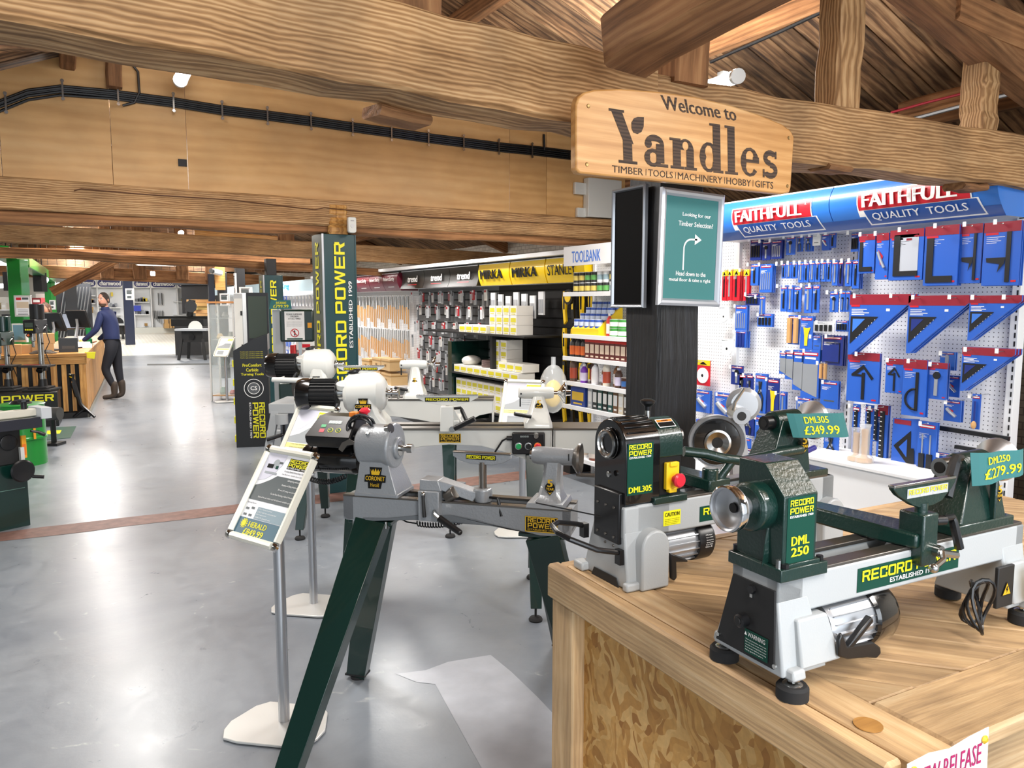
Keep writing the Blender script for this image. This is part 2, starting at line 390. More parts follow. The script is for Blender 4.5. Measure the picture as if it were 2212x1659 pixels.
pp = [(855, 1456), (920, 1448), (968, 1430), (1060, 1415), (1105, 1452), (1160, 1505), (1250, 1600), (1400, 1760), (1120, 1760), (1040, 1659), (985, 1560), (940, 1478), (900, 1474)]
MB().add([(*at(x, y, Z=0).xy, 0.001) for x, y in pp][::-1], [tuple(range(len(pp)))], patchm).build('floor_patch', parent=floor, label='pale repaired patch of floor paint')
MB().add([(*at(x, y, Z=0).xy, 0.002) for x, y in ((318, 786), (452, 785), (452, 788), (318, 789.5))][::-1], [(0, 1, 2, 3)], mat('joint_dark', '3c3e3c', 0.8)).build('floor_joint', parent=floor)

# brick side wall behind the shelving, back wall, left wall, front return
def brick_mat():
    m, N, L, B = newmat('painted_brick')
    tc = N.new('ShaderNodeTexCoord'); sp = N.new('ShaderNodeSeparateXYZ'); L.new(tc.outputs['Object'], sp.inputs[0])
    cb = N.new('ShaderNodeCombineXYZ'); L.new(sp.outputs[1], cb.inputs[0]); L.new(sp.outputs[2], cb.inputs[1])
    b = N.new('ShaderNodeTexBrick'); L.new(cb.outputs[0], b.inputs['Vector']); b.inputs['Scale'].default_value = 4.4
    b.inputs['Color1'].default_value = srgb('b9b3a8'); b.inputs['Color2'].default_value = srgb('a69f92'); b.inputs['Mortar'].default_value = srgb('85807a')
    b.inputs['Mortar Size'].default_value = 0.02
    L.new(b.outputs['Color'], B.inputs['Base Color']); B.inputs['Roughness'].default_value = 0.8
    return m
BR = brick_mat()
MB().bb(XR, XR + .2, 2.2, YB, 0, 2.72, BR).bb(4.9, 5.1, -3.5, 2.1, 0, 3.3, BR).bb(4.9, XR + .2, 2.1, 2.2, 0, 3.3, BR).build('wall_right', kind='structure', smooth=False)
wallw = mat('off_white_wall', 'cfcdc6', 0.7, var=0.08, vscale=2)
MB().bb(-9, XR, YB, YB + .2, 0, 4, wallw).build('wall_back', kind='structure', smooth=False)
MB().bb(-9.2, -9, -3.5, YB, 0, 3.2, wallw).build('wall_left', kind='structure', smooth=False)

# roof: boards laid down the slope, individually, over a dark underlay
RX, RZ_, SL_R, SL_L = 2.2, 4.22, 0.38, 0.42
def roofz(x): return RZ_ - (SL_R * (x - RX) if x > RX else SL_L * (RX - x))
ceil = MB()
und = mat('roof_felt', '17130f', 0.9)
xl = -1.7
for a, b in ((RX, XR + .3), (xl, RX)):
    ceil.add([(a, -3.5, roofz(a) + .06), (b, -3.5, roofz(b) + .06), (b, YB, roofz(b) + .06), (a, YB, roofz(a) + .06)], [(0, 1, 2, 3)], und)
ceil.bb(-9.2, xl, -3.5, YB, 3.02, 3.06, mat('left_bay_ceiling', '9a9a94', 0.7))
ceiling = ceil.build('ceiling', kind='structure', smooth=False)
bw = 0.205; Lr = math.hypot(XR + .3 - RX, (XR + .3 - RX) * SL_R); Ll = math.hypot(RX - xl, (RX - xl) * SL_L)
def board_mesh(L, seed):
    r = random.Random(seed); m = MB(); k = 6
    vs = []
    for i in range(k + 1):
        x = L * i / k; e = r.uniform(-.004, .004)
        vs += [(x, -bw / 2 + .006 + e, -.022), (x, bw / 2 - .006 + e, -.022 + r.uniform(-.004, .004)), (x, bw / 2 - .006, .01), (x, -bw / 2 + .006, .01)]
    fs = [(0, 3, 2, 1)] + [(4 * k, 4 * k + 1, 4 * k + 2, 4 * k + 3)]
    for i in range(k):
        a = 4 * i
        for j in range(4): fs.append((a + j, a + (j + 1) % 4, a + 4 + (j + 1) % 4, a + 4 + j))
    m.add(vs, fs, roof_wood); return m.mesh('board', smooth=False)
bms = [board_mesh(Lr, s) for s in range(4)]; bml = [board_mesh(Ll, s + 9) for s in range(4)]
yy = -1.2; i = 0
while yy < YB - 6 and i < 145:
    o = at_mesh(bms[i % 4], 'board', (RX, yy, RZ_ + rnd.uniform(-.006, .006)), parent=ceiling); o.rotation_euler = (0, math.atan(SL_R), 0)
    o = at_mesh(bml[i % 4], 'board', (RX, yy, RZ_ + rnd.uniform(-.006, .006)), parent=ceiling); o.rotation_euler = (0, -math.atan(SL_L) + PI, 0)
    yy += bw; i += 1

def timber(name, a, b, depth, h, m=beam_wood, up=(0, 0, 1), seg=14, jit=0.006, h1=None, label=None, kind='structure', parent=None, d1=None, seed=None):
    """squared timber: a, b are its near lower edge; depth goes back, h goes up"""
    a = Vector(a); b = Vector(b); x = (b - a).normalized(); up = Vector(up); y = up.cross(x).normalized(); z = x.cross(y)
    L = (b - a).length; vs, fs = [], []; r = random.Random(seed if seed is not None else int(abs(a.x * 991 + a.y * 77 + L * 13)))
    h1 = h1 or h; d1 = d1 or depth
    for i in range(seg + 1):
        t = i / seg; hh = h + (h1 - h) * t; dd = depth + (d1 - depth) * t; j = lambda: r.uniform(-jit, jit)
        ch = 0.012
        ring = [(ch, 0), (dd - ch, 0), (dd, ch), (dd, hh - ch), (dd - ch, hh), (ch, hh), (0, hh - ch), (0, ch)]
        e = (j(), j(), j(), j())
        for k, (yy_, zz_) in enumerate(ring): vs.append((L * t, yy_ + e[0] + (j() * .4), zz_ + e[1] + j() * .4))
    n = 8
    for i in range(seg):
        for k in range(n): q = (k + 1) % n; fs.append((i * n + k, i * n + q, (i + 1) * n + q, (i + 1) * n + k))
    fs.append(tuple(range(n - 1, -1, -1))); fs.append(tuple(seg * n + k for k in range(n)))
    fs = [f[::-1] for f in fs] if y.cross(z).dot(x) < 0 else fs
    o = MB().add(vs, fs, m).build(name, smooth=False, label=label, kind=kind, parent=parent)
    M = Matrix((x, y, z)).transposed().to_4x4(); M.translation = a; o.matrix_world = M
    return o
def upright(name, x, y, z0, z1, w, d, m=beam_wood, **k):
    """squared post standing on its foot, grain running up"""
    return timber(name, (x - w / 2, y - d / 2, z0), (x - w / 2, y - d / 2, z1), w, d, m, up=(0, 1, 0), **k)

# first truss
a = at(0, 40, Z=2.22); b = at(1420, 296, Z=2.22); a, _ = ext(a, b, 2.6, 0)
timber('tie_beam', a, b, 0.21, 0.21, h1=.265, label='thick old roof tie beam across the top of view', seg=26, jit=.007)
for pz in ((835, 232, 950, 252),):
    g0 = at(835, 216, Z=2.222); g1 = at(948, 239, Z=2.222)
    timber('packing_block', g0 + Vector((0, .05, -.035)), g1 + Vector((0, .05, -.035)), .12, .035, beam_rough, seg=3, label='small packing block under the tie beam')
a = at(1560, 330, Z=2.2); b = at(2212, 402, Z=2.2); _, b = ext(a, b, 0, 1.1); a = a - (b - a).normalized() * .5
timber('tie_beam', a, b, 0.2, 0.26, seg=18, jit=.008, label='rough-edged tie beam running to the right wall')
g0 = at(2084, 398, Y=2.2); timber('packing_block', Vector((g0.x, 2.2, 2.165)), Vector((g0.x + .2, 2.19, 2.165)), .12, .035, beam_rough, seg=3)
g0 = at(1795, 372, Y=2.24); timber('packing_block', Vector((g0.x, 2.24, 2.18)), Vector((g0.x + .16, 2.24, 2.18)), .12, .025, beam_rough, seg=3)
# posts above the tie beam
for px, w in ((1817, .165), (2123, .15), (1482, .17), (886, .17)):
    p = at(px, 240, Y=2.32) if px > 1200 else at(px, 60, Y=2.3)
    zt = roofz(p.x) - .02 if px != 2123 else at(2123, 88, Y=2.34).z
    upright('queen_post', p.x, p.y + (.02 if px != 886 else .0), 2.44, zt, w, .13, beam_wood if px > 1500 else beam_rough)
# heavy longitudinal timber resting on the tie beam and running back over the camera
pA = at(1416, 163, D=2.62); pB = at(1730, 0, D=2.2)
u = (pB - pA).normalized(); pA0 = pA
timber('wall_plate', pA + Vector((-.215, 0, 0)), pA + Vector((-.215, 0, 0)) + u * 1.6, 0.2, 0.17, beam_rough, up=(0, 0, 1), jit=.006, label='heavy timber resting on the tie beam end')
# principal rafters at the right
for (x0, x1, yp) in ((RX, XR + .2, 2.12), (xl, RX, 2.35), (RX, XR + .2, 6.6), (xl, RX, 6.6), (RX, XR, 11.0), (xl, RX, 11.0), (RX, XR, 15.5), (xl, RX, 15.5)):
    if yp != 6.6: timber('principal_rafter', (x0, yp, roofz(x0) - .21), (x1, yp, roofz(x1) - .21), .13, .16, beam_rough, seg=8)
timber('principal_rafter', at(1880, -102, Y=2.22), at(2420, 340, Y=2.22), .16, .2, beam_rough, seg=8, label='sloping rafter over the right end of the tie beam')
timber('strut', at(2072, 42, Y=2.2), at(2330, 150, Y=2.2), .1, .16, beam_rough, seg=5, label='second timber under the right-hand rafter')
MB().tube([at(x, y, X=4.75) for x, y in ((1925, 243), (2000, 222), (2080, 202), (2160, 184), (2240, 166))], .008, mat('red_cable', 'b8243a', .5), n=6).build('red_cable', label='red cable running under the roof at the right', cat='cable')
MB().tube([at(x, y, X=4.7) for x, y in ((1975, 256), (2080, 228), (2212, 196))], .012, alu, n=6).build('conduit', label='thin grey conduit under the roof at the right', cat='pipe')
timber('purlin', at(1940, 262, X=4.85), at(2260, 178, X=4.85), .1, .12, beam_rough, seg=6)
MB().tube([at(x, y, X=4.03) for x, y in ((1535, 134), (1600, 105), (1690, 66), (1779, 24))], .012, black, n=6).build('black_cable', label='black cable clipped along the purlin by the batten lamp', cat='cable')
# purlins along the roof
for px in (2.95, 4.1, 5.4, 1.4, .2, -1.0):
    timber('purlin', (px, -2.5, roofz(px) - .16), (px, YB - 2, roofz(px) - .16), .10, .14, beam_rough, seg=16)
# second frame: double tie beam with the plywood partition standing on it
def yline(pl, Y, dz=0.0): return [at(x, y, Y=Y) + Vector((0, 0, dz)) for x, y in pl]
Y2 = 6.25
a, b = yline([(0, 452), (1345, 520)], Y2); a, b = ext(a, b, 3.0, 0.6)
timber('tie_beam', a + Vector((0, 0, .0)), b, .2, .23, seg=24, h1=.2, label='second tie beam below the plywood partition')
a, b = yline([(0, 478), (1345, 532)], Y2 + .03); a, b = ext(a, b, 3.0, .6)
timber('lower_tie_beam', a, b, .16, .085, beam_rough, seg=24, jit=.012, label='rough darker timber bolted under the second tie beam')
part_root = thing('wall_partition', None, None); part_root['kind'] = 'structure'
YP = 6.36
zbot = at(600, 437, Y=YP).z
pxs = [-420, 0, 240, 403, 1101, 1181, 1352]
for i in range(len(pxs) - 1):
    x0 = at(pxs[i], 300, Y=YP).x + .002; x1 = at(pxs[i + 1], 300, Y=YP).x - .002
    pts = [(x0, zbot - .12), (x1, zbot - .12), (x1, roofz(x1) - .04)] + ([(RX, roofz(RX) - .04)] if x0 < RX < x1 else []) + [(x0, roofz(x0) - .04)]
    cx = (x0 + x1) / 2
    m = MB().prism([(x - cx, z) for x, z in pts], 0, .018, ply_wood)
    m.build('plywood_panel', parent=part_root, loc=(cx, YP + rnd.uniform(-.002, .002), 0), smooth=False)
h = at(394, 352, Y=YP); MB().bb(-.03, .03, 0, .01, -.026, .026, black_m).build('socket_hole', parent=part_root, loc=(h.x, YP - .012, h.z))
# dark timber stub and the low roof edge on the left of the partition
a = at(232, 184, Y=6.25); timber('roof_strut', (a.x, a.y, a.z), (a.x, a.y, a.z + .42), .1, .09, beam_rough, up=(0, 1, 0), seg=4, label='short dark strut hanging over the plywood, left')
a, b = at(-60, 100, Y=4.6), at(250, 118, Y=6.0)
timber('valley_board', a, b, .32, .05, roof_wood, seg=8, label='dark stained board under the roof, upper left')

# black cable bundle clipped along the partition
cp = [(-60, 250), (0, 226), (60, 203), (130, 194), (240, 204), (380, 222), (480, 238), (580, 250), (680, 263), (770, 276), (850, 287), (930, 299), (1010, 309), (1080, 318), (1160, 326), (1232, 335)]
run = thing('cable_run', 'bundle of black cables clipped along the plywood partition', 'cable', tuple(at(600, 255, Y=YP - .02)))
o0 = run.location.copy()
for k in range(5):
    pts = [at(x, y + (k - 2) * 4.2 + (6 * max(0, 1 - x / 260) * (k == 4)), Y=YP - .012 - .006 * (k % 2)) - o0 for x, y in cp]
    MB().tube(pts, .0095, black, n=6).build('cable', parent=run)
for x, y in ((12, 222), (135, 194), (255, 206), (375, 221), (480, 238), (578, 250), (672, 262), (762, 275), (846, 287), (926, 298), (1002, 308), (1078, 317), (1150, 325)):
    p = at(x, y, Y=YP - .035) - o0
    m = MB().bb(-.006, .006, -.002, .002, -.055, .055, steel_d); m.cyl((0, -.004, .062), (0, .004, .062), .012, steel, n=8); m.cyl((0, -.004, -.06), (0, .004, -.06), .012, steel, n=8)
    m.build('clip', parent=run, loc=p)
MB().tube([at(x, y, Y=YP - .02) - o0 for x, y in ((256, 126), (280, 132), (298, 155), (301, 200), (290, 222), (265, 228))], .009, black, n=6).build('cable', parent=run)
MB().tube([at(x, y, Y=YP - .02) - o0 for x, y in ((1175, 290), (1176, 325))], .012, black, n=6).build('cable', parent=run)
# thin brown cable on the beam top
MB().tube([at(x, y, Y=Y2 - .006) for x, y in ((160, 412), (175, 408), (300, 419), (500, 432), (680, 453), (700, 449), (900, 468), (1090, 478), (1230, 484), (1345, 490))], .004, mat('brown_cable', '5b3a24', .5), n=5).build('thin_cable', label='thin brown cable along top of the second tie beam', cat='cable')

# further frames
YF = 10.7
a, b = yline([(0, 530), (680, 577)], YF); a, b = ext(a, b, 2.5, 4.2); b.z = max(b.z, 2.12)
timber('tie_beam', a, b, .2, .19, seg=20, h1=.25, label='third tie beam, light brown, above the aisle')
a, b = yline([(0, 552), (720, 590)], YF + .25); a, b = ext(a, b, 1.0, 3.0)
timber('lower_tie_beam', a, b, .14, .1, beam_rough, seg=14, jit=.01, label='dark timber behind the third tie beam')
for px in (105, 260, 620):
    p = at(px, 500, Y=YF + .05); upright('queen_post', p.x, p.y + .05, 2.3, roofz(p.x) - .1, .2, .12, beam_rough)
p = at(420, 530, Y=YF + .1); p2 = at(600, 545, Y=YF + .1)
timber('collar_board', (p.x, p.y, p.z), (p2.x, p2.y, p2.z + .02), .04, .2, slat_wood, seg=6, label='fresh pale board fixed above the third tie beam')
YG = 21.5
a, b = yline([(120, 601), (452, 614)], YG); a, b = ext(a, b, 4.5, 2.5)
timber('tie_beam', a, b, .2, .3, beam_rough, seg=16, label='farthest dark tie beam above the aisle')
for px in (300, 392, 455, 230):
    p = at(px, 560, Y=YG); upright('queen_post', p.x, p.y - .06, 2.2, roofz(p.x) - .1, .3, .12, beam_rough)
gable = MB()
for k in range(40):
    x0 = -1.5 + k * .195
    gable.bb(x0, x0 + .185, 0, .02 + (k % 3) * .006, 2.45, roofz(x0 + .1) - .02, roof_wood)
gable.build('wall_gable', loc=(0, YG + .5, 0), kind='structure', smooth=False)
# knee brace on the left
a, b = at(118, 640, Y=15.2), at(262, 566, Y=15.2)
timber('knee_brace', a, b, .14, .16, beam_rough, seg=5, label='diagonal timber brace over the till counter')
a, b = at(95, 562, Y=14), at(272, 556, Y=14)
timber('tie_beam', a + Vector((-3, 0, 0)), b + Vector((3, 0, -.02)), .16, .16, beam_rough, seg=8, label='dark cross timber behind the third tie beam')

# posts down the shop
p = at(1440, 660, D=3.0); PCX, PCY = p.x, p.y + .02
post = upright('timber_post', PCX, PCY, 0, 2.22, .21, .2, dark_post, jit=.004, label='black painted timber post carrying the welcome sign', seg=16)
# ------------------------------------------------------------------ local frames: a photo pixel on a vertical plane of the thing itself
def LQ(root_loc, rz):
    o = Vector(root_loc); ex = Vector((math.cos(rz), math.sin(rz), 0)); ey = Vector((-math.sin(rz), math.cos(rz), 0)); O = Vector((0, 0, EYE))
    def q(px, py, y=0.0):
        d = ray(px, py); t = (y + (o - O).dot(ey)) / d.dot(ey); p = O + d * t - o
        return Vector((p.dot(ex), y, p.z))
    return q
def arc(cx, cz, r, a0, a1, n=8, rz=None):
    rz = rz or r
    return [(cx + r * math.cos(R(a0 + (a1 - a0) * i / n)), cz + rz * math.sin(R(a0 + (a1 - a0) * i / n))) for i in range(n + 1)]
def rotz(poly, sx=1): return poly
def warn_triangle(m, cx, cz, s, y, M=None):
    m.poly([(cx - s, cz - s * .8), (cx + s, cz - s * .8), (cx, cz + s)], y, black_print, M); m.poly([(cx - s * .8, cz - s * .68), (cx + s * .8, cz - s * .68), (cx, cz + s * .78)], y - .0008, gold, M)
    m.poly([(cx - .02 * s, cz + .4 * s), (cx - .3 * s, cz - .1 * s), (cx - .02 * s, cz - .1 * s), (cx - .2 * s, cz - .55 * s), (cx + .25 * s, cz + .05 * s), (cx, cz + .05 * s), (cx + .15 * s, cz + .4 * s)], y - .0016, black_print, M)
XE = Matrix(((0, 1, 0, 0), (-1, 0, 0, 0), (0, 0, 1, 0), (0, 0, 0, 1)))   # draws on the left end: local front -> faces -x, its right -> -y
def endM(x): # maps flat drawing (u right, z up, y depth) to the end face at x, facing -x: u -> -y
    return Matrix(((0, 1, 0, x), (-1, 0, 0, 0), (0, 0, 1, 0), (0, 0, 0, 1)))
def crown_label(m, cx, cz, w, y, words=True):
    h = w * .9
    m.poly([(cx - w * .5, cz - h * .18), (cx + w * .5, cz - h * .18), (cx + w * .5, cz + h * .16), (cx + w * .26, cz + h * .2), (cx + w * .3, cz + h * .55), (cx - w * .3, cz + h * .55), (cx - w * .26, cz + h * .2), (cx - w * .5, cz + h * .16)], y, black_print)
    m.poly([(cx - w * .3, cz - h * .48), (cx + w * .3, cz - h * .48), (cx + w * .34, cz - h * .17), (cx - w * .34, cz - h * .17)], y, black_print)
    pts = [(cx - w * .18, cz + h * .18), (cx + w * .18, cz + h * .18)]
    for k in range(5):
        x = cx + w * (.24 - .12 * k); pts.append((x, cz + h * (.46 + (.04 if k == 2 else 0))))
        if k < 4: pts.append((x - w * .06, cz + h * .32))
    m.poly(pts, y - .001, gold)
    m.text('CORONET', cx - w * .46, cz - h * .1, w * .92, h * .21, y - .001, gold, .04)
    if words: m.text('Herald', cx - w * .2, cz - h * .4, w * .4, h * .18, y - .001, gold, .01)
def five_label(m, cx, cz, w, y):
    m.poly([(cx + w * .5 * math.cos(R(t)), cz + w * .5 * math.sin(R(t)) - w * .05) for t in range(-60, 241, 20)] + [(cx - w * .3, cz - w * .5), (cx, cz - w * .85)], y, black_print)
    m.text('5', cx - w * .28, cz + w * .02, w * .56, w * .72, y - .001, gold, .05)
    m.text('YEAR', cx - w * .4, cz - w * .32, w * .8, w * .26, y - .001, gold, .04)
    m.poly([(cx - w * .22, cz - w * .45), (cx, cz - w * .74), (cx + w * .22, cz - w * .45), (cx, cz - w * .6)], y - .001, gold)
def lever(m, p, d1, l1, d2, l2, r=.006, mm=black):
    p = Vector(p); a = p + Vector(d1).normalized() * l1; b = a + Vector(d2).normalized() * l2
    m.tube([p, a, a.lerp(b, .15), b], [r * .9, r, r * 1.25, r * 1.35], mm, n=8)

# ------------------------------------------------------------------ the pallet-wood display table
TZ = 0.94
TBL = (0.992, 0.622, 0); TR = R(-3)
table = thing('display_table', 'low table of reclaimed pallet boards with chipboard sides, foreground', 'table', TBL, TR)
W_, D_ = 1.75, 0.975
def board(name, pts, z0, z1, m=table_wood, parent=table, ang=0.0, bev=.0025):
    """flat board with outline pts; grain runs at the given angle"""
    cx = sum(p[0] for p in pts) / len(pts); cy = sum(p[1] for p in pts) / len(pts); c, s = math.cos(ang), math.sin(ang)
    q = [((x - cx) * c + (y - cy) * s, -(x - cx) * s + (y - cy) * c) for x, y in pts]
    return MB().prism(q, z0, z1, m, axis='z').build(name, parent=parent, loc=(cx, cy, 0), rz=ang, bev=bev, smooth=False, seg=1)
g = .0025
board('edge_board', [(0, 0), (.036, .0), (.036, D_), (0, D_)], TZ - .088, TZ, ang=R(90), bev=.006)
board('edge_board', [(.036 + g, D_ - .036), (W_, D_ - .036), (W_, D_), (.036 + g, D_)], TZ - .088, TZ - .004, bev=.004)
board('border_board', [(.036 + g, -.012), (.132, -.012), (.132, D_ - .038), (.036 + g, D_ - .038)], TZ - .03, TZ - .001, ang=R(90))
board('border_board', [(.135, -.012), (W_, -.012), (W_, .132), (.135, .132)], TZ - .03, TZ, bev=.006)
# diagonal inner boards
def clip(poly, nx, ny, d):  # keep nx*x+ny*y <= d
    out = []
    for i in range(len(poly)):
        a, b = poly[i], poly[(i + 1) % len(poly)]; da = nx * a[0] + ny * a[1] - d; db = nx * b[0] + ny * b[1] - d
        if da <= 0: out.append(a)
        if da * db < 0: t = da / (da - db); out.append((a[0] + (b[0] - a[0]) * t, a[1] + (b[1] - a[1]) * t))
    return out
inner = [(.134, .134), (W_, .134), (W_, D_ - .04), (.134, D_ - .04)]
ang = R(-46); nx, ny = -math.sin(ang), math.cos(ang); k = 0; d = .16
while d < 2.2:
    w = (.118, .095, .125, .102)[k % 4]
    pl = clip(clip(inner, nx, ny, d + w - .003), -nx, -ny, -d)
    if len(pl) > 2: board('top_board', pl, TZ - .03, TZ - .002 - rnd.uniform(0, .004), ang=ang)
    d += w; k += 1
MB().bb(.04, W_, .03, D_ - .03, TZ - .05, TZ - .031, black_m).build('under_board', parent=table)
# side and front carcass
def osb_mat():
    m, N, L, B = newmat('oriented_strand_board')
    tc = N.new('ShaderNodeTexCoord'); v = N.new('ShaderNodeTexVoronoi'); v.inputs['Scale'].default_value = 24
    mp = N.new('ShaderNodeMapping'); mp.inputs['Rotation'].default_value = (R(35), 0, 0); mp.inputs['Scale'].default_value = (1, 2.2, 1)
    nz = N.new('ShaderNodeTexNoise'); nz.inputs['Scale'].default_value = 6; L.new(tc.outputs['Object'], nz.inputs['Vector'])
    ad = N.new('ShaderNodeVectorMath'); ad.operation = 'MULTIPLY_ADD'; ad.inputs[1].default_value = (.3, .3, .3)
    L.new(nz.outputs['Color'], ad.inputs[0]); L.new(tc.outputs['Object'], ad.inputs[2]); L.new(ad.outputs[0], mp.inputs['Vector']); L.new(mp.outputs[0], v.inputs['Vector'])
    cr = N.new('ShaderNodeValToRGB'); e = cr.color_ramp.elements; e[0].color = srgb('a06c30'); e[1].color = srgb('ddb474'); e.new(.45).color = srgb('c6944e')
    sp = N.new('ShaderNodeSeparateColor'); L.new(v.outputs['Color'], sp.inputs[0]); L.new(sp.outputs[0], cr.inputs[0])
    n2 = N.new('ShaderNodeTexNoise'); n2.inputs['Scale'].default_value = 60; n2.inputs['Detail'].default_value = 4; L.new(tc.outputs['Object'], n2.inputs['Vector'])
    mr = N.new('ShaderNodeMapRange'); mr.inputs[3].default_value = .72; mr.inputs[4].default_value = 1.2; L.new(n2.outputs['Fac'], mr.inputs[0])
    sc = N.new('ShaderNodeVectorMath'); sc.operation = 'SCALE'; L.new(cr.outputs[0], sc.inputs[0]); L.new(mr.outputs[0], sc.inputs['Scale'])
    L.new(sc.outputs[0], B.inputs['Base Color']); B.inputs['Roughness'].default_value = .55
    bp = N.new('ShaderNodeBump'); bp.inputs['Strength'].default_value = .4; bp.inputs['Distance'].default_value = .003; L.new(v.outputs['Color'], bp.inputs['Height']); L.new(bp.outputs['Normal'], B.inputs['Normal'])
    return m
OSB = osb_mat()
MB().bb(.045, .06, .06, D_ - .06, .02, TZ - .09, OSB).build('chipboard_panel', parent=table, label='strand board side panel')
MB().bb(.06, W_, D_ - .06, D_ - .045, .02, TZ - .09, OSB).build('chipboard_panel', parent=table)
def vpost(x, y, w, d): 
    o = MB().bb(0, TZ - .09, -w / 2, w / 2, -d / 2, d / 2, table_wood).build('corner_post', parent=table, bev=.004, smooth=False, seg=1); o.matrix_local = Matrix.Translation((x, y, 0)) @ Matrix.Rotation(R(-90), 4, 'Y'); return o
vpost(.034, D_ - .06, .1, .048); vpost(.034, .05, .09, .048)
for i, (z0, z1) in enumerate(((TZ - .13, TZ - .032), (TZ - .235, TZ - .134), (TZ - .34, TZ - .24), (TZ - .45, TZ - .345), (TZ - .57, TZ - .455))):
    MB().bb(0, W_ - .02, 0, .02, z0, z1, table_wood).build('front_board', parent=table, loc=(.02, .012 + .002 * (i % 2), 0), bev=.003, smooth=False, seg=1)
MB().bb(W_ - .06, W_ - .045, .06, D_ - .06, .02, TZ - .09, OSB).build('chipboard_panel', parent=table)
MB().lathe([(.022, 0), (.022, .0015)], (.068, .085, TZ), (0, 0, 1), slat_wood, n=24).build('knot_plug', parent=table, label='round wooden plug set in the corner board')
# notice pinned to the front
LT = LQ(TBL, TR)
s0 = LT(1941, 1640, -.004); s1 = LT(2116, 1566, -.004)
nt = MB(); w = s1.x - s0.x; zt = s0.z
pts = [(s0.x, zt - .3)] + [(s1.x + .012, zt - .3)] + [(s1.x, s1.z + .004)] + [(s0.x + w * t, s0.z + (s1.z - s0.z) * t + .004 * math.sin(t * 9)) for t in (.75, .5, .25, 0)]
cx = s0.x
nt.prism([(a - cx, b) for a, b in pts], 0, .0008, white)
nt.text('NEW RELEASE', s0.x - cx + .018, zt - .048, w * .82, .033, -.001, mat('magenta_print', 'a5165a', .5), .012, shear=0)
nt.text('Coronet Regent lathe cover', s0.x - cx + .02, zt - .085, w * .85, .02, -.001, mat('navy_print', '27305e', .5), .0)
for a, b in ((.012, zt - .012), (w - .012, s1.z - .012)): nt.lathe([(.006, 0), (.007, .002), (.003, .005)], (a, -.001, b), (0, -1, 0), gold, n=10)
o = nt.build('paper_notice', smooth=False, label='white NEW RELEASE notice pinned to the front of the pallet table', cat='notice'); 
o.location = Vector(TBL) + Vector((cx * math.cos(TR) + .018 * math.sin(TR), cx * math.sin(TR) - .018 * math.cos(TR), 0)); o.rotation_euler = (0, 0, TR)

def rubber_foot(m, x, y, z=0, r=.027, h=.024, stem=.03):
    m.lathe([(r, 0), (r, h * .8), (r * .86, h)], (x, y, z), (0, 0, 1), rubber, n=20)
def ways(p, L, x0, y0, w, z, gap, name='bed_rail', m=steel_d):
    MB().bb(x0, x0 + L, y0, y0 + (w - gap) / 2, z - .008, z, m).build(name, parent=p, bev=.0015)
    MB().bb(x0, x0 + L, y0 + (w + gap) / 2, y0 + w, z - .008, z, m).build(name, parent=p, bev=.0015)
def power_switch(p, x, y, z, s=1.0, stop=True, rz=0):
    b = MB().bb(-.02 * s, .02 * s, -.012, 0, -.034 * s, .034 * s, sw_yellow).bb(-.012 * s, .012 * s, -.016, -.012, .024 * s, .036 * s, sw_yellow).bb(-.012 * s, .012 * s, -.014, -.0, -.042 * s, -.03 * s, sw_yellow)
    o = b.build('switch', parent=p, loc=(x, y, z), rz=rz, bev=.003)
    if stop: MB().lathe([(.009 * s, 0), (.009 * s, .01), (.017 * s, .012), (.018 * s, .02), (.014 * s, .024)], (.004 * s, -.012, -.008 * s), (0, -1, 0), red, n=20).build('stop_button', parent=o)
    else:
        MB().bb(-.011 * s, .011 * s, -.022, -.012, .002 * s, .022 * s, red).build('off_button', parent=o, bev=.002); MB().bb(-.011 * s, .011 * s, -.02, -.012, -.02 * s, 0, green_b).build('on_button', parent=o, bev=.002)
    return o

# ------------------------------------------------------------------ small lathe, nearest
A = at(1710, 1495, Z=TZ)
L1 = thing('midi_lathe', 'nearer green and grey bench lathe with teal price tag, on the pallet table', 'lathe', (A.x, A.y, TZ), R(-3))
q1 = LQ(L1.location, R(-3))
BZ0, BZ1, BW = .138, .207, .108
# bed with both end legs: long profile extruded through the width, legs flared
bed = MB()
bed.bb(-.04, .66, 0, .03, BZ0, BZ1 - .002, lt_grey).bb(-.04, .66, .078, BW, BZ0, BZ1 - .002, lt_grey).bb(-.04, .66, .02, .09, BZ0, BZ0 + .01, lt_grey)
bed.bb(-.04, .02, .0, BW, BZ0, BZ1 - .002, lt_grey).bb(.63, .66, 0, BW, BZ0, BZ1 - .002, lt_grey)
def leg_block(m, xt0, xt1, xb0, xb1, yt0, yt1, yb0, yb1, z0, z1, mm):
    m.add([(xb0, yb0, z0), (xb1, yb0, z0), (xb1, yb1, z0), (xb0, yb1, z0), (xt0, yt0, z1), (xt1, yt0, z1), (xt1, yt1, z1), (xt0, yt1, z1)], [(0, 3, 2, 1), (4, 5, 6, 7), (0, 1, 5, 4), (1, 2, 6, 5), (2, 3, 7, 6), (3, 0, 4, 7)], mm)
leg_block(bed, -.04, .03, -.036, .07, 0, BW, -.012, .155, .036, BZ0 + .03, lt_grey)
leg_block(bed, -.005, .066, -.002, .094, -.012, .03, -.022, .03, .048, .132, lt_grey)
leg_block(bed, .585, .66, .6, .675, 0, BW, -.012, .15, .036, BZ0 + .03, lt_grey)
leg_block(bed, .6, .652, .605, .668, -.012, .03, -.022, .03, .048, .132, lt_grey)
for x, y in ((-.012, -.012), (-.012, .15), (.655, -.012), (.655, .15)): leg_block(bed, x - .014, x + .014, x - .016, x + .016, y - .014, y + .014, y - .016, y + .016, .034, .052, lt_grey)
bed.build('bed', parent=L1, bev=.004)
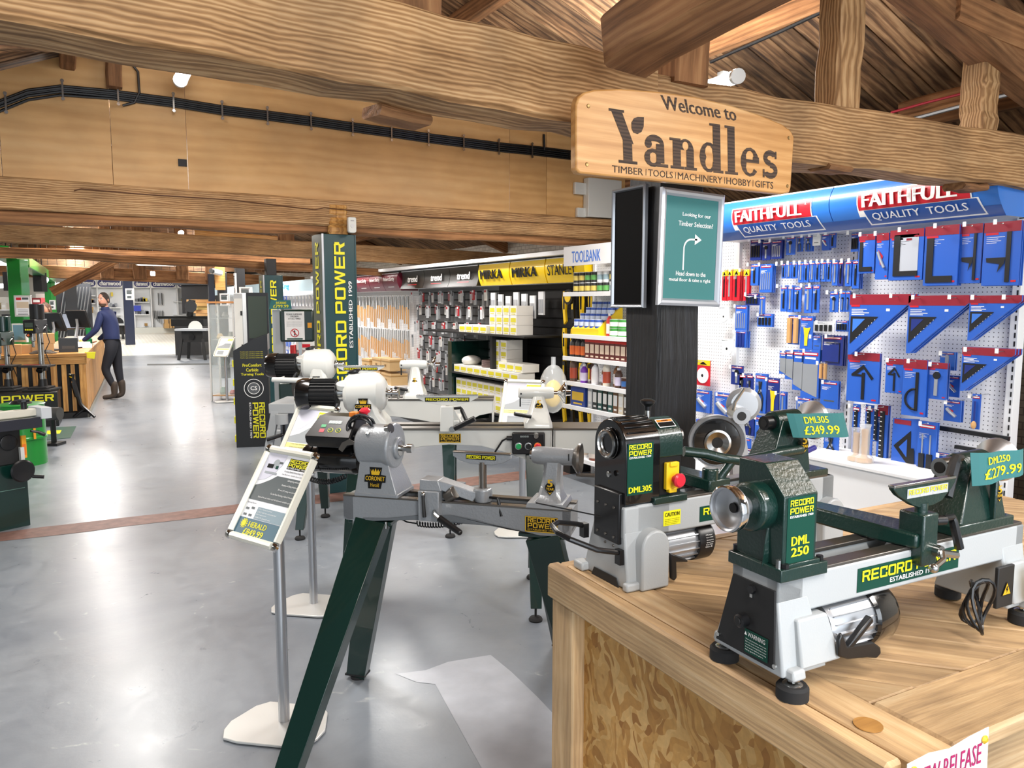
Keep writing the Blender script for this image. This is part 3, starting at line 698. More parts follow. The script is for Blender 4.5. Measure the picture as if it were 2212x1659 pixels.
ways(L1, .61, .045, .002, .104, BZ1 + .003, .042)
MB().bb(.04, .63, .03, .078, BZ0 + .012, BZ0 + .02, black_m).build('bed_slot', parent=L1)
for x, y in ((-.012, -.012), (-.012, .15), (.655, -.012), (.655, .15)):
    m = MB(); rubber_foot(m, x, y); m.lathe([(.006, .02), (.006, .04)], (x, y, 0), (0, 0, 1), steel, n=10).lathe([(.017, .024), (.012, .027)], (x, y, 0), (0, 0, 1), steel, n=16).lathe([(.011, .03), (.011, .036)], (x, y, 0), (0, 0, 1), steel, n=6)
    m.build('levelling_foot', parent=L1)
# end cover (black) with its small parts
ec = MB(); E = endM(-.041)
slope = lambda z: 0
pl = [(-.138, .05), (.012, .05), (-.004, .184), (-.1, .184)]
pl = [(-.138, .05), (.0, .05), (-.004, .184), (-.1, .184)]
ec.prism(pl, -.004, 0, black_m, M=E)
ec.lathe([(.008, 0), (.008, .006)], (-.045, .052, .172), (-1, 0, 0), black, n=6).bb(-.049, -.045, .049, .055, .158, .172, steel)
ec.lathe([(.012, 0), (.012, .014), (.009, .016)], (-.045, .068, .112), (-1, 0, 0), black, n=16).lathe([(.006, 0), (.006, .018)], (-.045, .068, .112), (-1, 0, 0), black_m, n=12)
for y, z in ((-.004, .058), (.13, .062)): ec.lathe([(.004, 0), (.004, .004)], (-.045, y, z), (-1, 0, 0), steel, n=8)
ec.build('end_cover', parent=L1)
wl = MB(); wl.rect(-.066, -.012, .056, .098, -.0055, dg_print, E); wl.text('WARNING', -.058, .086, .04, .008, -.0062, white, .02, E)
wl.poly([(-.066, .087), (-.06, .087), (-.063, .094)], -.0062, white, E)
for i, s in enumerate(('Wear eye protection when in use.', 'Do not open cover while the', 'machine is running. Disconnect', 'from power before servicing.', 'Keep guards in place.')): wl.text(s, -.063, .079 - i * .0048, .048 - .006 * (i == 4), .003, -.0062, white, 0, E)
wl.build('warning_label', parent=L1, smooth=False)
# headstock
hs = MB()
prof = [(0, BZ1 + .015), (0, .343), (.045, .392), (.105, .392), (.105, BZ1 + .015)]
hs.prism(prof, -.034, .044, dk_green, axis='x')
hs.bb(-.044, .066, -.008, .115, BZ1 - .006, BZ1 + .016, dk_green)
hs.bb(-.03, .052, -.004, .11, BZ1 + .012, BZ1 + .022, dk_green)
hs.lathe([(.042, 0), (.042, .03), (.036, .036)], (-.03, .055, .318), (-1, 0, 0), dk_green, n=28)
hs.lathe([(.026, 0), (.026, .006)], (.044, .055, .32), (1, 0, 0), dk_green, n=24)
hs.add([(-.034, .03, .3), (-.034, .036, .3), (-.034, .036, .225), (-.034, .03, .225), (-.046, .033, .228), (-.036, .033, .3)], [(0, 4, 5), (0, 3, 4), (1, 5, 4), (1, 4, 2)], dk_green)
hs.build('headstock', parent=L1, bev=.003)
m = MB().cyl((-.03, -.002, BZ1 + .016), (-.03, -.002, BZ1 + .024), .007, black, n=6).cyl((.058, .003, BZ1 + .016), (.058, .003, BZ1 + .024), .006, black, n=6).cyl((-.03, .108, BZ1 + .016), (-.03, .108, BZ1 + .026), .007, black, n=6).cyl((-.038, .004, BZ1 + .016), (-.038, .004, BZ1 + .03), .0045, steel, n=8)
m.build('bolts', parent=L1, kind='stuff')
MB().lathe([(.019, 0), (.019, .004), (.0165, .005), (.019, .007), (.0165, .009), (.019, .011), (.0165, .013), (.019, .015), (.0165, .017), (.018, .021)], (.05, .055, .32), (1, 0, 0), black_m, n=24).build('spindle_nose', parent=L1)
hw = MB().lathe([(.007, .0), (.0072, .026), (.016, .029), (.024, .02), (.031, .018), (.033, .002), (.037, 0), (.0385, -.004), (.0385, -.014), (.036, -.02), (.03, -.026), (.014, -.034), (.014, -.044)], (-.108, .055, .32), (-1, 0, 0), chrome, n=36, caps=False)
# reversed order: open cup faces the viewer
hw = MB().lathe([(.017, -.042), (.017, -.028), (.026, -.024), (.0385, -.014), (.0395, -.002), (.0385, .001), (.036, .0025), (.0335, .0), (.0325, -.006), (.02, -.016), (.012, -.017), (.0085, -.0175), (.0085, -.03)], (-.108, .055, .32), (-1, 0, 0), alu, n=40, caps=False)
hw.build('handwheel', parent=L1)
MB().lathe([(.0388, -.012), (.0398, -.002), (.0388, .0012), (.0362, .0028)], (-.108, .055, .32), (-1, 0, 0), chrome, n=40, caps=False).build('wheel_rim', parent=L1)
MB().cyl((-.094, .055, .32), (-.091, .055, .32), .0084, black_m).build('bore', parent=L1)
lb = MB(); record_label(lb, -.026, .232, .062, .108, -.0012, dg_print)
lb = MB(); lb.rect(-.026, .038, .222, .341, -.0006, dg_print)
lb.sq('RECORD', -.021, .326, .054, .0105, -.0014, yellow); lb.sq('POWER', -.021, .3125, .054, .0105, -.0014, yellow); lb.text('ESTABLISHED 1909', -.021, .306, .054, .004, -.0014, white, .02)
lb.text('DML', -.016, .2585, .042, .0155, -.0014, yellow, .04); lb.text('250', -.016, .2395, .042, .0155, -.0014, yellow, .04)
lb.build('headstock_label', parent=L1, smooth=False)
bl = MB(); record_label(bl, .152, .148, .29, .044, -.0008, dg_print, twoline=False); bl.build('bed_label', parent=L1, smooth=False)
# banjo, tool rest
bj = MB()
bj.add([(.29, -.014, BZ1 + .004), (.35, -.014, BZ1 + .004), (.36, .06, BZ1 + .004), (.31, .27, BZ1 + .004), (.255, .27, BZ1 + .004), (.27, .06, BZ1 + .004),
        (.29, -.014, BZ1 + .03), (.35, -.014, BZ1 + .03), (.355, .06, BZ1 + .034), (.305, .26, BZ1 + .036), (.262, .26, BZ1 + .036), (.275, .06, BZ1 + .034)],
       [(5, 4, 3, 2, 1, 0), (6, 7, 8, 9, 10, 11)] + [(i, (i + 1) % 6, (i + 1) % 6 + 6, i + 6) for i in range(6)], dk_green)
bj.bb(.298, .342, -.022, .03, BZ1 - .03, BZ1 + .068, dk_green)
bj.build('banjo', parent=L1, bev=.004)
MB().cyl((.32, 0, BZ1 + .06), (.32, 0, .292), .0115, dk_green).build('rest_post', parent=L1)
tr = MB().prism([(.232, .331), (.41, .331), (.41, .324), (.4, .312), (.372, .29), (.345, .284), (.308, .284), (.285, .292), (.245, .314), (.232, .326)], -.006, .006, dk_green)
tr.build('tool_rest', parent=L1, bev=.002)
tl = MB(); tl.bb(.232, .41, -.007, .007, .329, .334, steel); tl.build('rest_edge', parent=L1, bev=.001)
tl = MB(); tl.rect(.268, .386, .306, .324, -.0068, lt_grey); tl.sq('RECORD POWER', .272, .3125, .11, .0095, -.0076, yellow); tl.text('ESTABLISHED 1909', .305, .3075, .045, .0035, -.0076, white); tl.build('rest_label', parent=L1, smooth=False)
lv = MB(); lv.cyl((.345, -.012, BZ1 + .05), (.365, -.018, BZ1 + .05), .009, black); lever(lv, (.362, -.018, BZ1 + .054), (1, -.1, 0), .022, (.35, -.05, -1), .066, .0065); lv.build('clamp_lever', parent=L1)
lv = MB(); lv.cyl((.335, -.022, BZ1 - .002), (.335, -.034, BZ1 - .002), .011, steel).tube([(.335, -.036, BZ1 - .002), (.325, -.045, BZ1 - .012), (.29, -.052, BZ1 - .018)], .0055, steel).ball((.287, -.052, BZ1 - .019), .009, steel); lv.tube([(.335, -.034, BZ1 - .004), (.372, -.04, BZ1 - .012)], .007, steel); lv.build('cam_handle', parent=L1)
# tailstock
ts = MB(); ts.bb(.425, .615, -.004, .112, BZ1 + .003, BZ1 + .024, dk_green)
ts.add([(.45, .004, BZ1 + .02), (.6, .004, BZ1 + .02), (.6, .1, BZ1 + .02), (.45, .1, BZ1 + .02), (.505, .022, .338), (.585, .022, .338), (.585, .088, .338), (.505, .088, .338)], [(4, 5, 6, 7), (0, 1, 5, 4), (1, 2, 6, 5), (2, 3, 7, 6), (3, 0, 4, 7)], dk_green)
ts.lathe([(.028, 0), (.03, .09)], (.5, .055, .33), (1, 0, 0), dk_green, n=24)
ts.bb(.546, .554, -.004, .01, BZ1 + .022, .31, dk_green)
ts.build('tailstock', parent=L1, bev=.003)
MB().lathe([(.019, 0), (.019, .06)], (.452, .055, .334), (1, 0, 0), steel, n=24).build('quill', parent=L1)
MB().cyl((.4505, .055, .334), (.4515, .055, .334), .0115, black_m).build('quill_bore', parent=L1)
MB().lathe([(.016, 0), (.018, .02), (.044, .045), (.046, .058), (.042, .062), (.012, .05)], (.59, .055, .332), (1, 0, 0), alu, n=36).build('tail_wheel', parent=L1)
lv = MB(); lever(lv, (.478, .03, .356), (-1, -.2, .1), .02, (-.5, -.1, -1), .08, .009); lv.build('quill_lever', parent=L1)
f5 = MB(); five_label(f5, .575, .278, .022, .006); f5.build('warranty_label', parent=L1, smooth=False)
# motor beneath, belt lever, tensioning handle
mo = MB(); MOX = Matrix.Translation((0.01, -.03, -.012)) @ Matrix.Translation((0, .07, .1)) @ Matrix.Diagonal((1, 1.1, 1.1, 1)) @ Matrix.Translation((0, -.07, -.1)); mo.M = MOX; mo.lathe([(.043, 0), (.046, .01), (.046, .12)], (.075, .07, .1), (1, 0, 0), alu, n=36)
for k in range(14):
    a = PI * k / 13 - PI; y, z = .07 + .048 * math.cos(a + PI / 2 + .3), .1 + .048 * math.sin(a + PI / 2 + .3)
for k in range(22):
    a = 2 * PI * k / 22; c, s = math.cos(a), math.sin(a)
    mo.add([(.082, .07 + .045 * c - .001 * s, .1 + .045 * s + .001 * c), (.082, .07 + .045 * c + .001 * s, .1 + .045 * s - .001 * c), (.082, .07 + .051 * c, .1 + .051 * s), (.188, .07 + .045 * c - .001 * s, .1 + .045 * s + .001 * c), (.188, .07 + .045 * c + .001 * s, .1 + .045 * s - .001 * c), (.188, .07 + .051 * c, .1 + .051 * s)], [(0, 2, 5, 3), (1, 4, 5, 2), (0, 1, 2), (3, 5, 4)], alu)
mo.build('motor', parent=L1)
MB().lathe([(.055, 0), (.059, .006), (.059, .05), (.052, .065)], (.195, .04, .086), (1, 0, 0), blackg, n=36).build('motor_cap', parent=L1)
lv = MB(); lv.prism([(.075, .088), (.083, .1), (.098, .072), (.165, .066), (.185, .052), (.188, .04), (.176, .033), (.15, .04), (.1, .048), (.078, .058)], -.03, -.022, black); lv.add(*[[(.098, -.03, .07), (.112, -.03, .066), (.156, -.036, .108), (.15, -.036, .118), (.098, -.018, .07), (.112, -.018, .066), (.156, -.022, .108), (.15, -.022, .118)], [(0, 1, 2, 3), (7, 6, 5, 4), (0, 4, 5, 1), (1, 5, 6, 2), (2, 6, 7, 3), (3, 7, 4, 0)]], black)
lv.build('belt_tension_lever', parent=L1, bev=.003)
# right-hand switch box, cable coil
MB().bb(.545, .6, -.02, -.012, .05, .135, black_m).build('electrics_cover', parent=L1, bev=.002)
wb = MB(); warn_triangle(wb, .573, .088, .016, -.0215); wb.build('hazard_label', parent=L1, smooth=False)
power_switch(L1, .64, -.037, .092, .95, stop=False)
for k in range(4):
    pts = [(.475 + .02 * math.cos(t) * (1 + .1 * k), -.01 - .008 * k + .01 * math.sin(t * 2 + k), .075 + (.042 + .004 * k) * math.sin(t)) for t in [2 * PI * i / 18 for i in range(19)]]
    MB().tube(pts, .0035, black, n=6).build('cable', parent=L1)
# price tags (thin curled teal card)
def price_tag(name, label, q, c, y, lines, group='teal price tags with yellow prices'):
    """c: corners in the photo TL TR BR BL"""
    P = [q(x, yy, y) for x, yy in c]; O_ = (P[0] + P[1] + P[2] + P[3]) / 4
    m = MB(); n = 12; vs = []; f = lambda t: -.012 * math.sin(t * PI) - .006 * math.sin(t * 9)
    for s in (0, .0008):
        for i in range(n + 1):
            t = i / n
            for a, b in ((P[3], P[2]), (P[0], P[1])):
                p = a.lerp(b, t) - O_; vs.append((p.x, p.y + f(t) + s, p.z))
    fs = []
    for i in range(n): fs += [(2 * i, 2 * i + 2, 2 * i + 3, 2 * i + 1), tuple(2 * (n + 1) + k for k in (2 * i, 2 * i + 1, 2 * i + 3, 2 * i + 2))]
    m.add(vs, fs, teal)
    def warp(u, v): # u,v in 0..1
        p = P[3].lerp(P[2], u).lerp(P[0].lerp(P[1], u), v) - O_; return (p.x, p.y + f(u) - .0012, p.z)
    for s, u0, v0, du, dv in lines:
        vs, fs = text_geo(s, .025); m.add([warp(u0 + p[0] * du, v0 + p[1] * dv) for p in vs], fs, yellow)
    return m, O_
m, O_ = price_tag('', '', q1, [(2096, 978), (2208, 968), (2208, 1022), (2100, 1050)], .0, [('DML250', .2, .62, .46, .24), ('£279.99', .14, .17, .72, .34)])
o = m.build('price_tag', smooth=False, label='teal price tag reading 279.99 wrapped round the nearer lathe', cat='price tag', group='teal price tags with yellow prices')
o.matrix_world = L1.matrix_basis @ Matrix.Translation(O_)

# ------------------------------------------------------------------ second small lathe behind it
A = at(1373, 1270, Z=TZ)
L2 = thing('midi_lathe', 'farther bench lathe with black belt housing and red stop button, on the pallet table', 'lathe', (A.x, A.y, TZ), R(-2))
q2 = LQ(L2.location, R(-2))
BZ0, BZ1 = .118, .196
bed = MB()
bed.bb(0, .67, 0, .035, BZ0, BZ1, lt_grey).bb(0, .67, .09, .125, BZ0, BZ1, lt_grey).bb(0, .67, .02, .1, BZ0, BZ0 + .01, lt_grey).bb(-.035, .1, 0, .125, BZ0, BZ1 - .002, lt_grey).bb(.62, .67, 0, .125, BZ0, BZ1, lt_grey)
leg_block(bed, -.035, .05, -.03, .075, 0, .125, -.01, .175, .0, BZ0 + .02, lt_grey)
leg_block(bed, .6, .67, .58, .68, 0, .125, -.01, .175, 0, BZ0 + .02, lt_grey)
for x0 in (-.005, .6):
    bed.prism(arc(x0 + .04, .1, .04, 0, 180, 8) + [(x0, 0), (x0 + .08, 0)], -.03, .01, lt_grey)
bed.bb(-.05, -.02, .15, .19, 0, .022, lt_grey).bb(-.04, .0, -.02, .0, 0, .02, lt_grey)
bed.build('bed', parent=L2, bev=.005)
MB().prism([(-.02, 0), (-.13, 0), (-.12, .02), (-.03, .02)], -.002, 0, black_m, M=endM(-.033)).build('foot_recess', parent=L2)
ways(L2, .5, .145, .002, .121, BZ1 + .004, .05)
MB().bb(.1, .62, .035, .09, BZ0 + .012, BZ0 + .02, black_m).build('bed_slot', parent=L2)
def stad(r, zb, zc, y0=.062, n=14): return [(y0 - r, zb), *[(y0 - r * math.cos(PI * i / n), zc + r * math.sin(PI * i / n)) for i in range(n + 1)], (y0 + r, zb)]
hb = MB(); hb.prism(stad(.062, BZ1 + .004, .33), -.05, .05, blackg, axis='x')
for k in range(9):
    a = R(35 + k * 13.5); c, s = math.cos(a), math.sin(a)
    hb.bb(-.04, .048, .062 - .064 * c - .0025, .062 - .064 * c + .0025, .33 + .062 * s - .002, .33 + .0655 * s, blackg)
hb.lathe([(.036, 0), (.038, .004)], (-.051, .062, .335), (-1, 0, 0), blackg, n=28)
hb.build('belt_housing', parent=L2, bev=.004)
MB().bb(-.052, -.034, .012, .112, .105, BZ1 + .03, black).build('lower_belt_cover', parent=L2, bev=.003)
m = MB()
for y, z in ((.03, .19), (.062, .19), (.095, .19), (.03, .12), (.062, .12), (.095, .12), (.03, .1), (.062, .1)): m.lathe([(.0035, 0), (.003, .003)], (-.052, y, z), (-1, 0, 0), steel_d, n=8)
m.lathe([(.007, 0), (.007, .005), (.005, .006)], (-.051, .05, .265), (-1, 0, 0), steel, n=12)
m.build('screws', parent=L2, kind='stuff')
MB().lathe([(.018, -.02), (.02, -.006), (.03, 0), (.0335, .004), (.0335, .008), (.03, .01), (.028, .006), (.024, .004), (.018, -.012), (.018, -.02)], (-.055, .062, .335), (-1, 0, 0), steel, n=32, caps=False).build('spindle_collar', parent=L2)
MB().cyl((-.052, .062, .335), (-.04, .062, .335), .0185, mat('brass_bore', '8d7240', .35, metal=.9)).build('spindle_bore', parent=L2)
hg = MB(); hg.prism(stad(.058, .3, .33), .05, .138, dk_green, axis='x'); hg.prism(stad(.055, BZ1 + .01, .3), .05, .135, black, axis='x'); hg.bb(.045, .145, -.008, .13, BZ1 - .004, BZ1 + .014, dk_green)
hg.lathe([(.045, 0), (.04, .006)], (.137, .062, .33), (1, 0, 0), dk_green, n=28)
hg.build('headstock', parent=L2, bev=.003)
MB().lathe([(.017, 0), (.017, .008)] + [(.0155 + .0015 * (i % 2), .01 + .003 * i) for i in range(9)], (.143, .062, .338), (1, 0, 0), steel_d, n=22).build('spindle_nose', parent=L2)
m = MB().cyl((.075, .062, .385), (.075, .062, .41), .006, steel).lathe([(.007, 0), (.008, .01), (.017, .018), (.018, .024), (.01, .028)], (.075, .062, .405), (0, 0, 1), black, n=18); m.build('index_knob', parent=L2)
m = MB(); m.M = Matrix.Translation((.098, .062 - .061 * math.sin(R(38)), .33 + .061 * math.cos(R(38)))) @ Matrix.Rotation(R(-52), 4, 'X')
m.rect(-.024, .026, -.013, .013, 0, white).rect(-.022, .024, .004, .011, -.0005, mat('orange_print', 'e07f2a', .5)).rect(-.022, .024, -.011, .003, -.0005, black_print); m.text('WARNING', -.008, .0055, .02, .004, -.001, black_print, .02)
m.build('caution_plate', parent=L2, smooth=False)
m = MB(); m.rect(-.03, .044, .222, .342, -.0008, dg_print); m.sq('RECORD', -.026, .328, .064, .0115, -.0016, yellow); m.sq('POWER', -.026, .3135, .064, .0115, -.0016, yellow); m.text('ESTABLISHED 1909', -.025, .307, .062, .0045, -.0016, white, .02); m.text('DML305', -.026, .2275, .066, .014, -.0016, yellow, .04); m.build('headstock_label', parent=L2, smooth=False)
power_switch(L2, .1, .006, .256, .95)
m = MB(); m.rect(.078, .13, .136, .172, -.0008, yellow); m.text('CAUTION', .082, .158, .044, .0095, -.0014, black_print, .03)
for i in range(4): m.text('Ensure guard is closed before use', .082, .15 - .004 * i, .044 - .006 * (i == 3), .0026, -.0014, black_print)
m.build('caution_label', parent=L2, smooth=False)
bl = MB(); record_label(bl, .19, .131, .27, .038, -.0008, dg_print, twoline=False); bl.build('bed_label', parent=L2, smooth=False)
mo = MB(); mo.lathe([(.042, 0), (.044, .01), (.044, .13)], (.07, .055, .072), (1, 0, 0), alu, n=36)
for k in range(18):
    a = 2 * PI * k / 18; mo.M = Matrix.Translation((0, .055, .072)) @ Matrix.Rotation(a, 4, 'X'); mo.bb(.075, .205, -.001, .001, .042, .05, alu)
mo.M = None; mo.build('motor', parent=L2)
MB().lathe([(.052, 0), (.053, .006), (.053, .045), (.045, .055)], (.2, .055, .072), (1, 0, 0), black, n=36).build('motor_cap', parent=L2)
m = MB()
for i in range(6): m.text(('Motor', 'Input 240V', 'Running 50Hz', 'Speed 1400', 'Power 370W', 'Class B')[i], .215, .092 - i * .006, .022, .0032, -.0005 - .002 * (3 - abs(i - 2.5)) + .004, white)
m.build('motor_label', parent=L2, smooth=False)
ch = MB(); ch.tube([(-.03, .012, .085), (-.05, .012, .09), (-.095, .02, .1), (-.15, .05, .125), (-.165, .08, .135), (-.155, .12, .14), (-.12, .15, .135), (-.06, .16, .12), (-.03, .16, .11)], .0065, black, n=10); ch.bb(-.045, -.03, .002, .022, .06, .095, black).bb(-.045, -.03, .15, .17, .085, .12, black); ch.build('carry_handle', parent=L2)
lv = MB(); lv.prism([(.085, .075), (.12, .06), (.14, .05), (.14, .044), (.105, .05), (.108, .012), (.1, .005), (.09, .012), (.088, .05)], -.02, -.01, black); lv.build('belt_tension_lever', parent=L2, bev=.003)
MB().tube([(-.05, .07, .16), (-.2, .12, .2)], .0018, black, n=6).build('cable_tail', parent=L2)
for ob in L2.children:
    if ob.name.split('.')[0] in ('belt_housing', 'lower_belt_cover', 'screws', 'spindle_collar', 'spindle_bore'): ob.location.x += (.009 if ob.name.startswith(('lower', 'screws')) else .016)
# banjo, bent tubular rest, tailstock
bj = MB(); bj.add([(.22, 0, BZ1 + .006), (.29, 0, BZ1 + .006), (.24, .3, BZ1 + .01), (.19, .3, BZ1 + .01), (.22, 0, BZ1 + .034), (.29, 0, BZ1 + .034), (.235, .3, BZ1 + .044), (.195, .3, BZ1 + .044)], [(3, 2, 1, 0), (4, 5, 6, 7), (0, 1, 5, 4), (1, 2, 6, 5), (2, 3, 7, 6), (3, 0, 4, 7)], dk_green)
bj.cyl((.24, .02, BZ1), (.24, .02, BZ1 + .06), .02, dk_green); bj.build('banjo', parent=L2, bev=.004)
pts = [(.18, .05, .298), (.23, .03, .291), (.27, .012, .279), (.33, 0, .268), (.4, 0, .272), (.46, 0, .276), (.535, .0, .278)]
m = MB(); m.tube(pts, .0125, dk_green, n=14); m.cyl((.3, .008, .27), (.27, .02, BZ1 + .03), .011, dk_green); m.build('tool_rest', parent=L2)
ts = MB(); ts.bb(.5, .64, -.004, .13, BZ1 + .004, BZ1 + .022, dk_green)
ts.add([(.44, .02, BZ1 + .02), (.585, .01, BZ1 + .02), (.585, .11, BZ1 + .02), (.44, .11, BZ1 + .02), (.5, .03, .355), (.58, .025, .355), (.58, .1, .355), (.5, .1, .355)], [(4, 5, 6, 7), (0, 1, 5, 4), (1, 2, 6, 5), (2, 3, 7, 6), (3, 0, 4, 7)], dk_green)
ts.lathe([(.03, 0), (.032, .09)], (.49, .062, .345), (1, 0, 0), dk_green, n=24); ts.build('tailstock', parent=L2, bev=.003)
f5 = MB(); five_label(f5, .555, .29, .03, .006); f5.build('warranty_label', parent=L2, smooth=False)
MB().lathe([(.019, 0), (.019, .03)], (.462, .062, .345), (1, 0, 0), black, n=24).cyl((.4605, .062, .345), (.4615, .062, .345), .011, black_m).build('quill', parent=L2)
MB().lathe([(.02, 0), (.022, .03), (.052, .055), (.054, .066), (.05, .07), (.012, .055)], (.585, .062, .34), (1, 0, 0), alu, n=36).build('tail_wheel', parent=L2)
MB().cyl((.6, .1, BZ1 + .03), (.73, .12, BZ1 + .05), .008, mat('blue_handle', '2f2f8a', .4)).build('tail_lock_handle', parent=L2)
m, O_ = price_tag('', '', q2, [(1699, 893), (1820, 891), (1832, 943), (1713, 945)], .0, [('DML305', .2, .6, .46, .28), ('£349.99', .16, .14, .64, .36)])
o = m.build('price_tag', smooth=False, label='teal price tag reading 349.99 wrapped round the farther lathe', cat='price tag', group='teal price tags with yellow prices')
o.matrix_world = L2.matrix_basis @ Matrix.Translation(O_)
# ------------------------------------------------------------------ grey hammered lathe on its own stand
def tolocal(root, p): return root.matrix_basis.inverted() @ Vector(p)
def channel(m, a, b, w, d, mm, side=(1, 0, 0), w1=None):
    a = Vector(a); b = Vector(b); x = (b - a).normalized(); s = Vector(side); s = (s - x * s.dot(x)).normalized(); t = x.cross(s)
    w1 = w1 or w; vs = []
    for p, ww in ((a, w), (b, w1)):
        for i, j in ((-1, -1), (-.7, -1), (-.5, -.55), (.5, -.55), (.7, -1), (1, -1), (1, 1), (-1, 1)): vs.append(p + s * (i * ww / 2) + t * (j * d / 2))
    n = 8; m.add(vs, [tuple(range(n - 1, -1, -1)), tuple(range(n, 2 * n))] + [(i, (i + 1) % n, (i + 1) % n + n, i + n) for i in range(n)], mm)
hx, hy = 0.906, 2.809
H = thing('floor_lathe', 'grey hammered lathe with crown badge on splayed dark green legs, centre', 'lathe', (hx, hy, 0), R(-45.5))
gh = grey_hammer; ghd = mat('dark_grey_hammered', '6d7276', 0.38, metal=.25, bump=.4, bscale=140)
bm = MB()
up_ = .878
face = [(.02, up_), (.89, up_), (.885, .81), (.86, .786), (.78, .786), (.6, .806), (.42, .812), (.3, .806), (.12, .788), (.03, .788), (.02, .8)]
bm.prism(face, -.04, -.012, gh).prism(face, .075, .1, gh).bb(.02, .89, -.02, .08, .8, .812, ghd).bb(.02, .06, -.04, .1, .79, up_, gh).bb(.86, .89, -.04, .1, .79, up_, gh)
bm.bb(.004, .022, -.01, .06, .785, .835, gh)
bm.prism([(.1, .8), (.2, .806), (.35, .83), (.45, .836), (.55, .825), (.66, .8), (.76, .79), (.6, .807), (.42, .813), (.3, .807), (.12, .789)], -.044, -.039, ghd)
bm.build('bed', parent=H, bev=.003)
MB().bb(.02, .89, -.042, -.008, up_, up_ + .007, steel_d).build('bed_rail', parent=H, bev=.001); MB().bb(.02, .89, .068, .102, up_, up_ + .007, steel_d).build('bed_rail', parent=H, bev=.001)
MB().bb(.06, .86, -.008, .068, up_ - .02, up_ - .012, black_m).build('bed_slot', parent=H)
bgd = MB(); record_label(bgd, .727, .797, .117, .056, -.0412, black_print, gold, gold, border=.003); bgd.build('badge', parent=H, smooth=False)
hs = MB(); hs.add([(.07, -.05, up_ + .006), (.245, -.05, up_ + .006), (.245, .11, up_ + .006), (.07, .11, up_ + .006), (.07, -.05, up_ + .02), (.245, -.05, up_ + .02), (.245, .11, up_ + .02), (.07, .11, up_ + .02)], [(0, 3, 2, 1), (4, 5, 6, 7), (0, 1, 5, 4), (1, 2, 6, 5), (2, 3, 7, 6), (3, 0, 4, 7)], gh)
hs.add([(.072, -.048, up_ + .018), (.24, -.048, up_ + .018), (.24, .108, up_ + .018), (.072, .108, up_ + .018), (.085, -.025, 1.02), (.195, -.025, 1.02), (.195, .085, 1.02), (.085, .085, 1.02)], [(4, 5, 6, 7), (0, 1, 5, 4), (1, 2, 6, 5), (2, 3, 7, 6), (3, 0, 4, 7)], gh)
hs.lathe([(.06, 0), (.076, .012), (.08, .03), (.08, .11), (.086, .125), (.088, .14), (.082, .148), (.06, .15)], (.062, .03, 1.066), (1, 0, 0), gh, n=40)
hs.lathe([(.042, 0), (.042, .012), (.03, .016)], (.21, .03, 1.058), (1, 0, 0), gh, n=28)
hs.lathe([(.008, 0), (.008, .006)], (.12, -.03, 1.118), (0, -.6, .8), steel, n=12)
hs.build('headstock', parent=H, bev=.003)
MB().lathe([(.03, .0), (.03, .006), (.012, .008), (.012, .03), (.017, .032), (.017, .052), (.013, .052)], (.222, .03, 1.058), (1, 0, 0), steel, n=28).build('spindle', parent=H)
MB().cyl((.19, -.01, 1.135), (.208, -.016, 1.14), .018, steel).build('index_knob', parent=H)
cl = MB(); crown_label(cl, 0, 0, .085, 0); o = cl.build('crown_label', parent=H, smooth=False); o.location = (.152, -.0395, .952); o.rotation_euler = (R(-11.5), 0, 0)
mo = MB(); mo.lathe([(.03, 0), (.048, .006), (.056, .02), (.057, .045), (.054, .048), (.057, .052), (.057, .08), (.054, .083), (.058, .086), (.058, .22), (.05, .24)], (-.185, .05, 1.0), (1, 0, 0), blackg, n=40); mo.build('motor', parent=H)
cb = MB(); cb.prism([(-.135, 1.075), (-.12, 1.058), (.03, 1.058), (.05, 1.08), (.05, 1.1), (-.14, 1.1)], -.035, .12, black)
cb.add([(-.14, -.035, 1.1), (.05, -.035, 1.1), (.05, .12, 1.1), (-.14, .12, 1.1), (-.115, .04, 1.168), (.045, .04, 1.168), (.045, .11, 1.172), (-.115, .11, 1.172)], [(4, 5, 6, 7), (0, 1, 5, 4), (1, 2, 6, 5), (2, 3, 7, 6), (3, 0, 4, 7)], black)
cb.build('control_box', parent=H, bev=.005)
# the sloping control face
pf = MB(); nrm = math.atan2(.068, .075)
pf.rect(-.075, .075, .008, .086, 0, dg_print); pf.rect(-.02, .035, .06, .076, -.001, mat('grey_display', '8f9a98', .4))
pf.text('8888', -.018, .062, .05, .012, -.0018, white, .03)
pf.rect(-.045, -.025, .042, .056, -.001, green_b); pf.rect(-.045, -.025, .018, .034, -.001, red)
for cx in (.0, .032):
    pf.poly([(cx + .011 * math.cos(t / 8 * PI), .03 + .011 * math.sin(t / 8 * PI)) for t in range(16)], -.001, yellow); pf.poly([(cx + .009 * math.cos(t / 8 * PI), .03 + .009 * math.sin(t / 8 * PI)) for t in range(16)], -.0018, dg_print); pf.text('+-', cx - .005, .027, .01, .006, -.0024, yellow, .02)
o = pf.build('control_panel', parent=H, smooth=False); o.location = (-.042, -.0335, 1.1013); o.rotation_euler = (nrm - PI / 2, 0, 0)
MB().lathe([(.009, 0), (.009, .012), (.02, .016), (.021, .024), (.015, .03)], (.07, .06, 1.17), (0, -.2, 1), red, n=20).build('stop_button', parent=H)
MB().bb(.02, .05, .02, .05, 1.17, 1.188, mat('amber_switch', 'e8802a', .4)).build('rocker_switch', parent=H, bev=.002)
for k in range(5):
    pts = [(.065 + .045 * math.cos(t) + .004 * k, .02 + .02 * math.sin(t + k) - .01 * (k % 2), 1.13 + .04 * math.sin(t) + .006 * (k % 3)) for t in [2 * PI * i / 16 + k for i in range(17)]]
    MB().tube(pts, .0042, black, n=6).build('cable', parent=H)
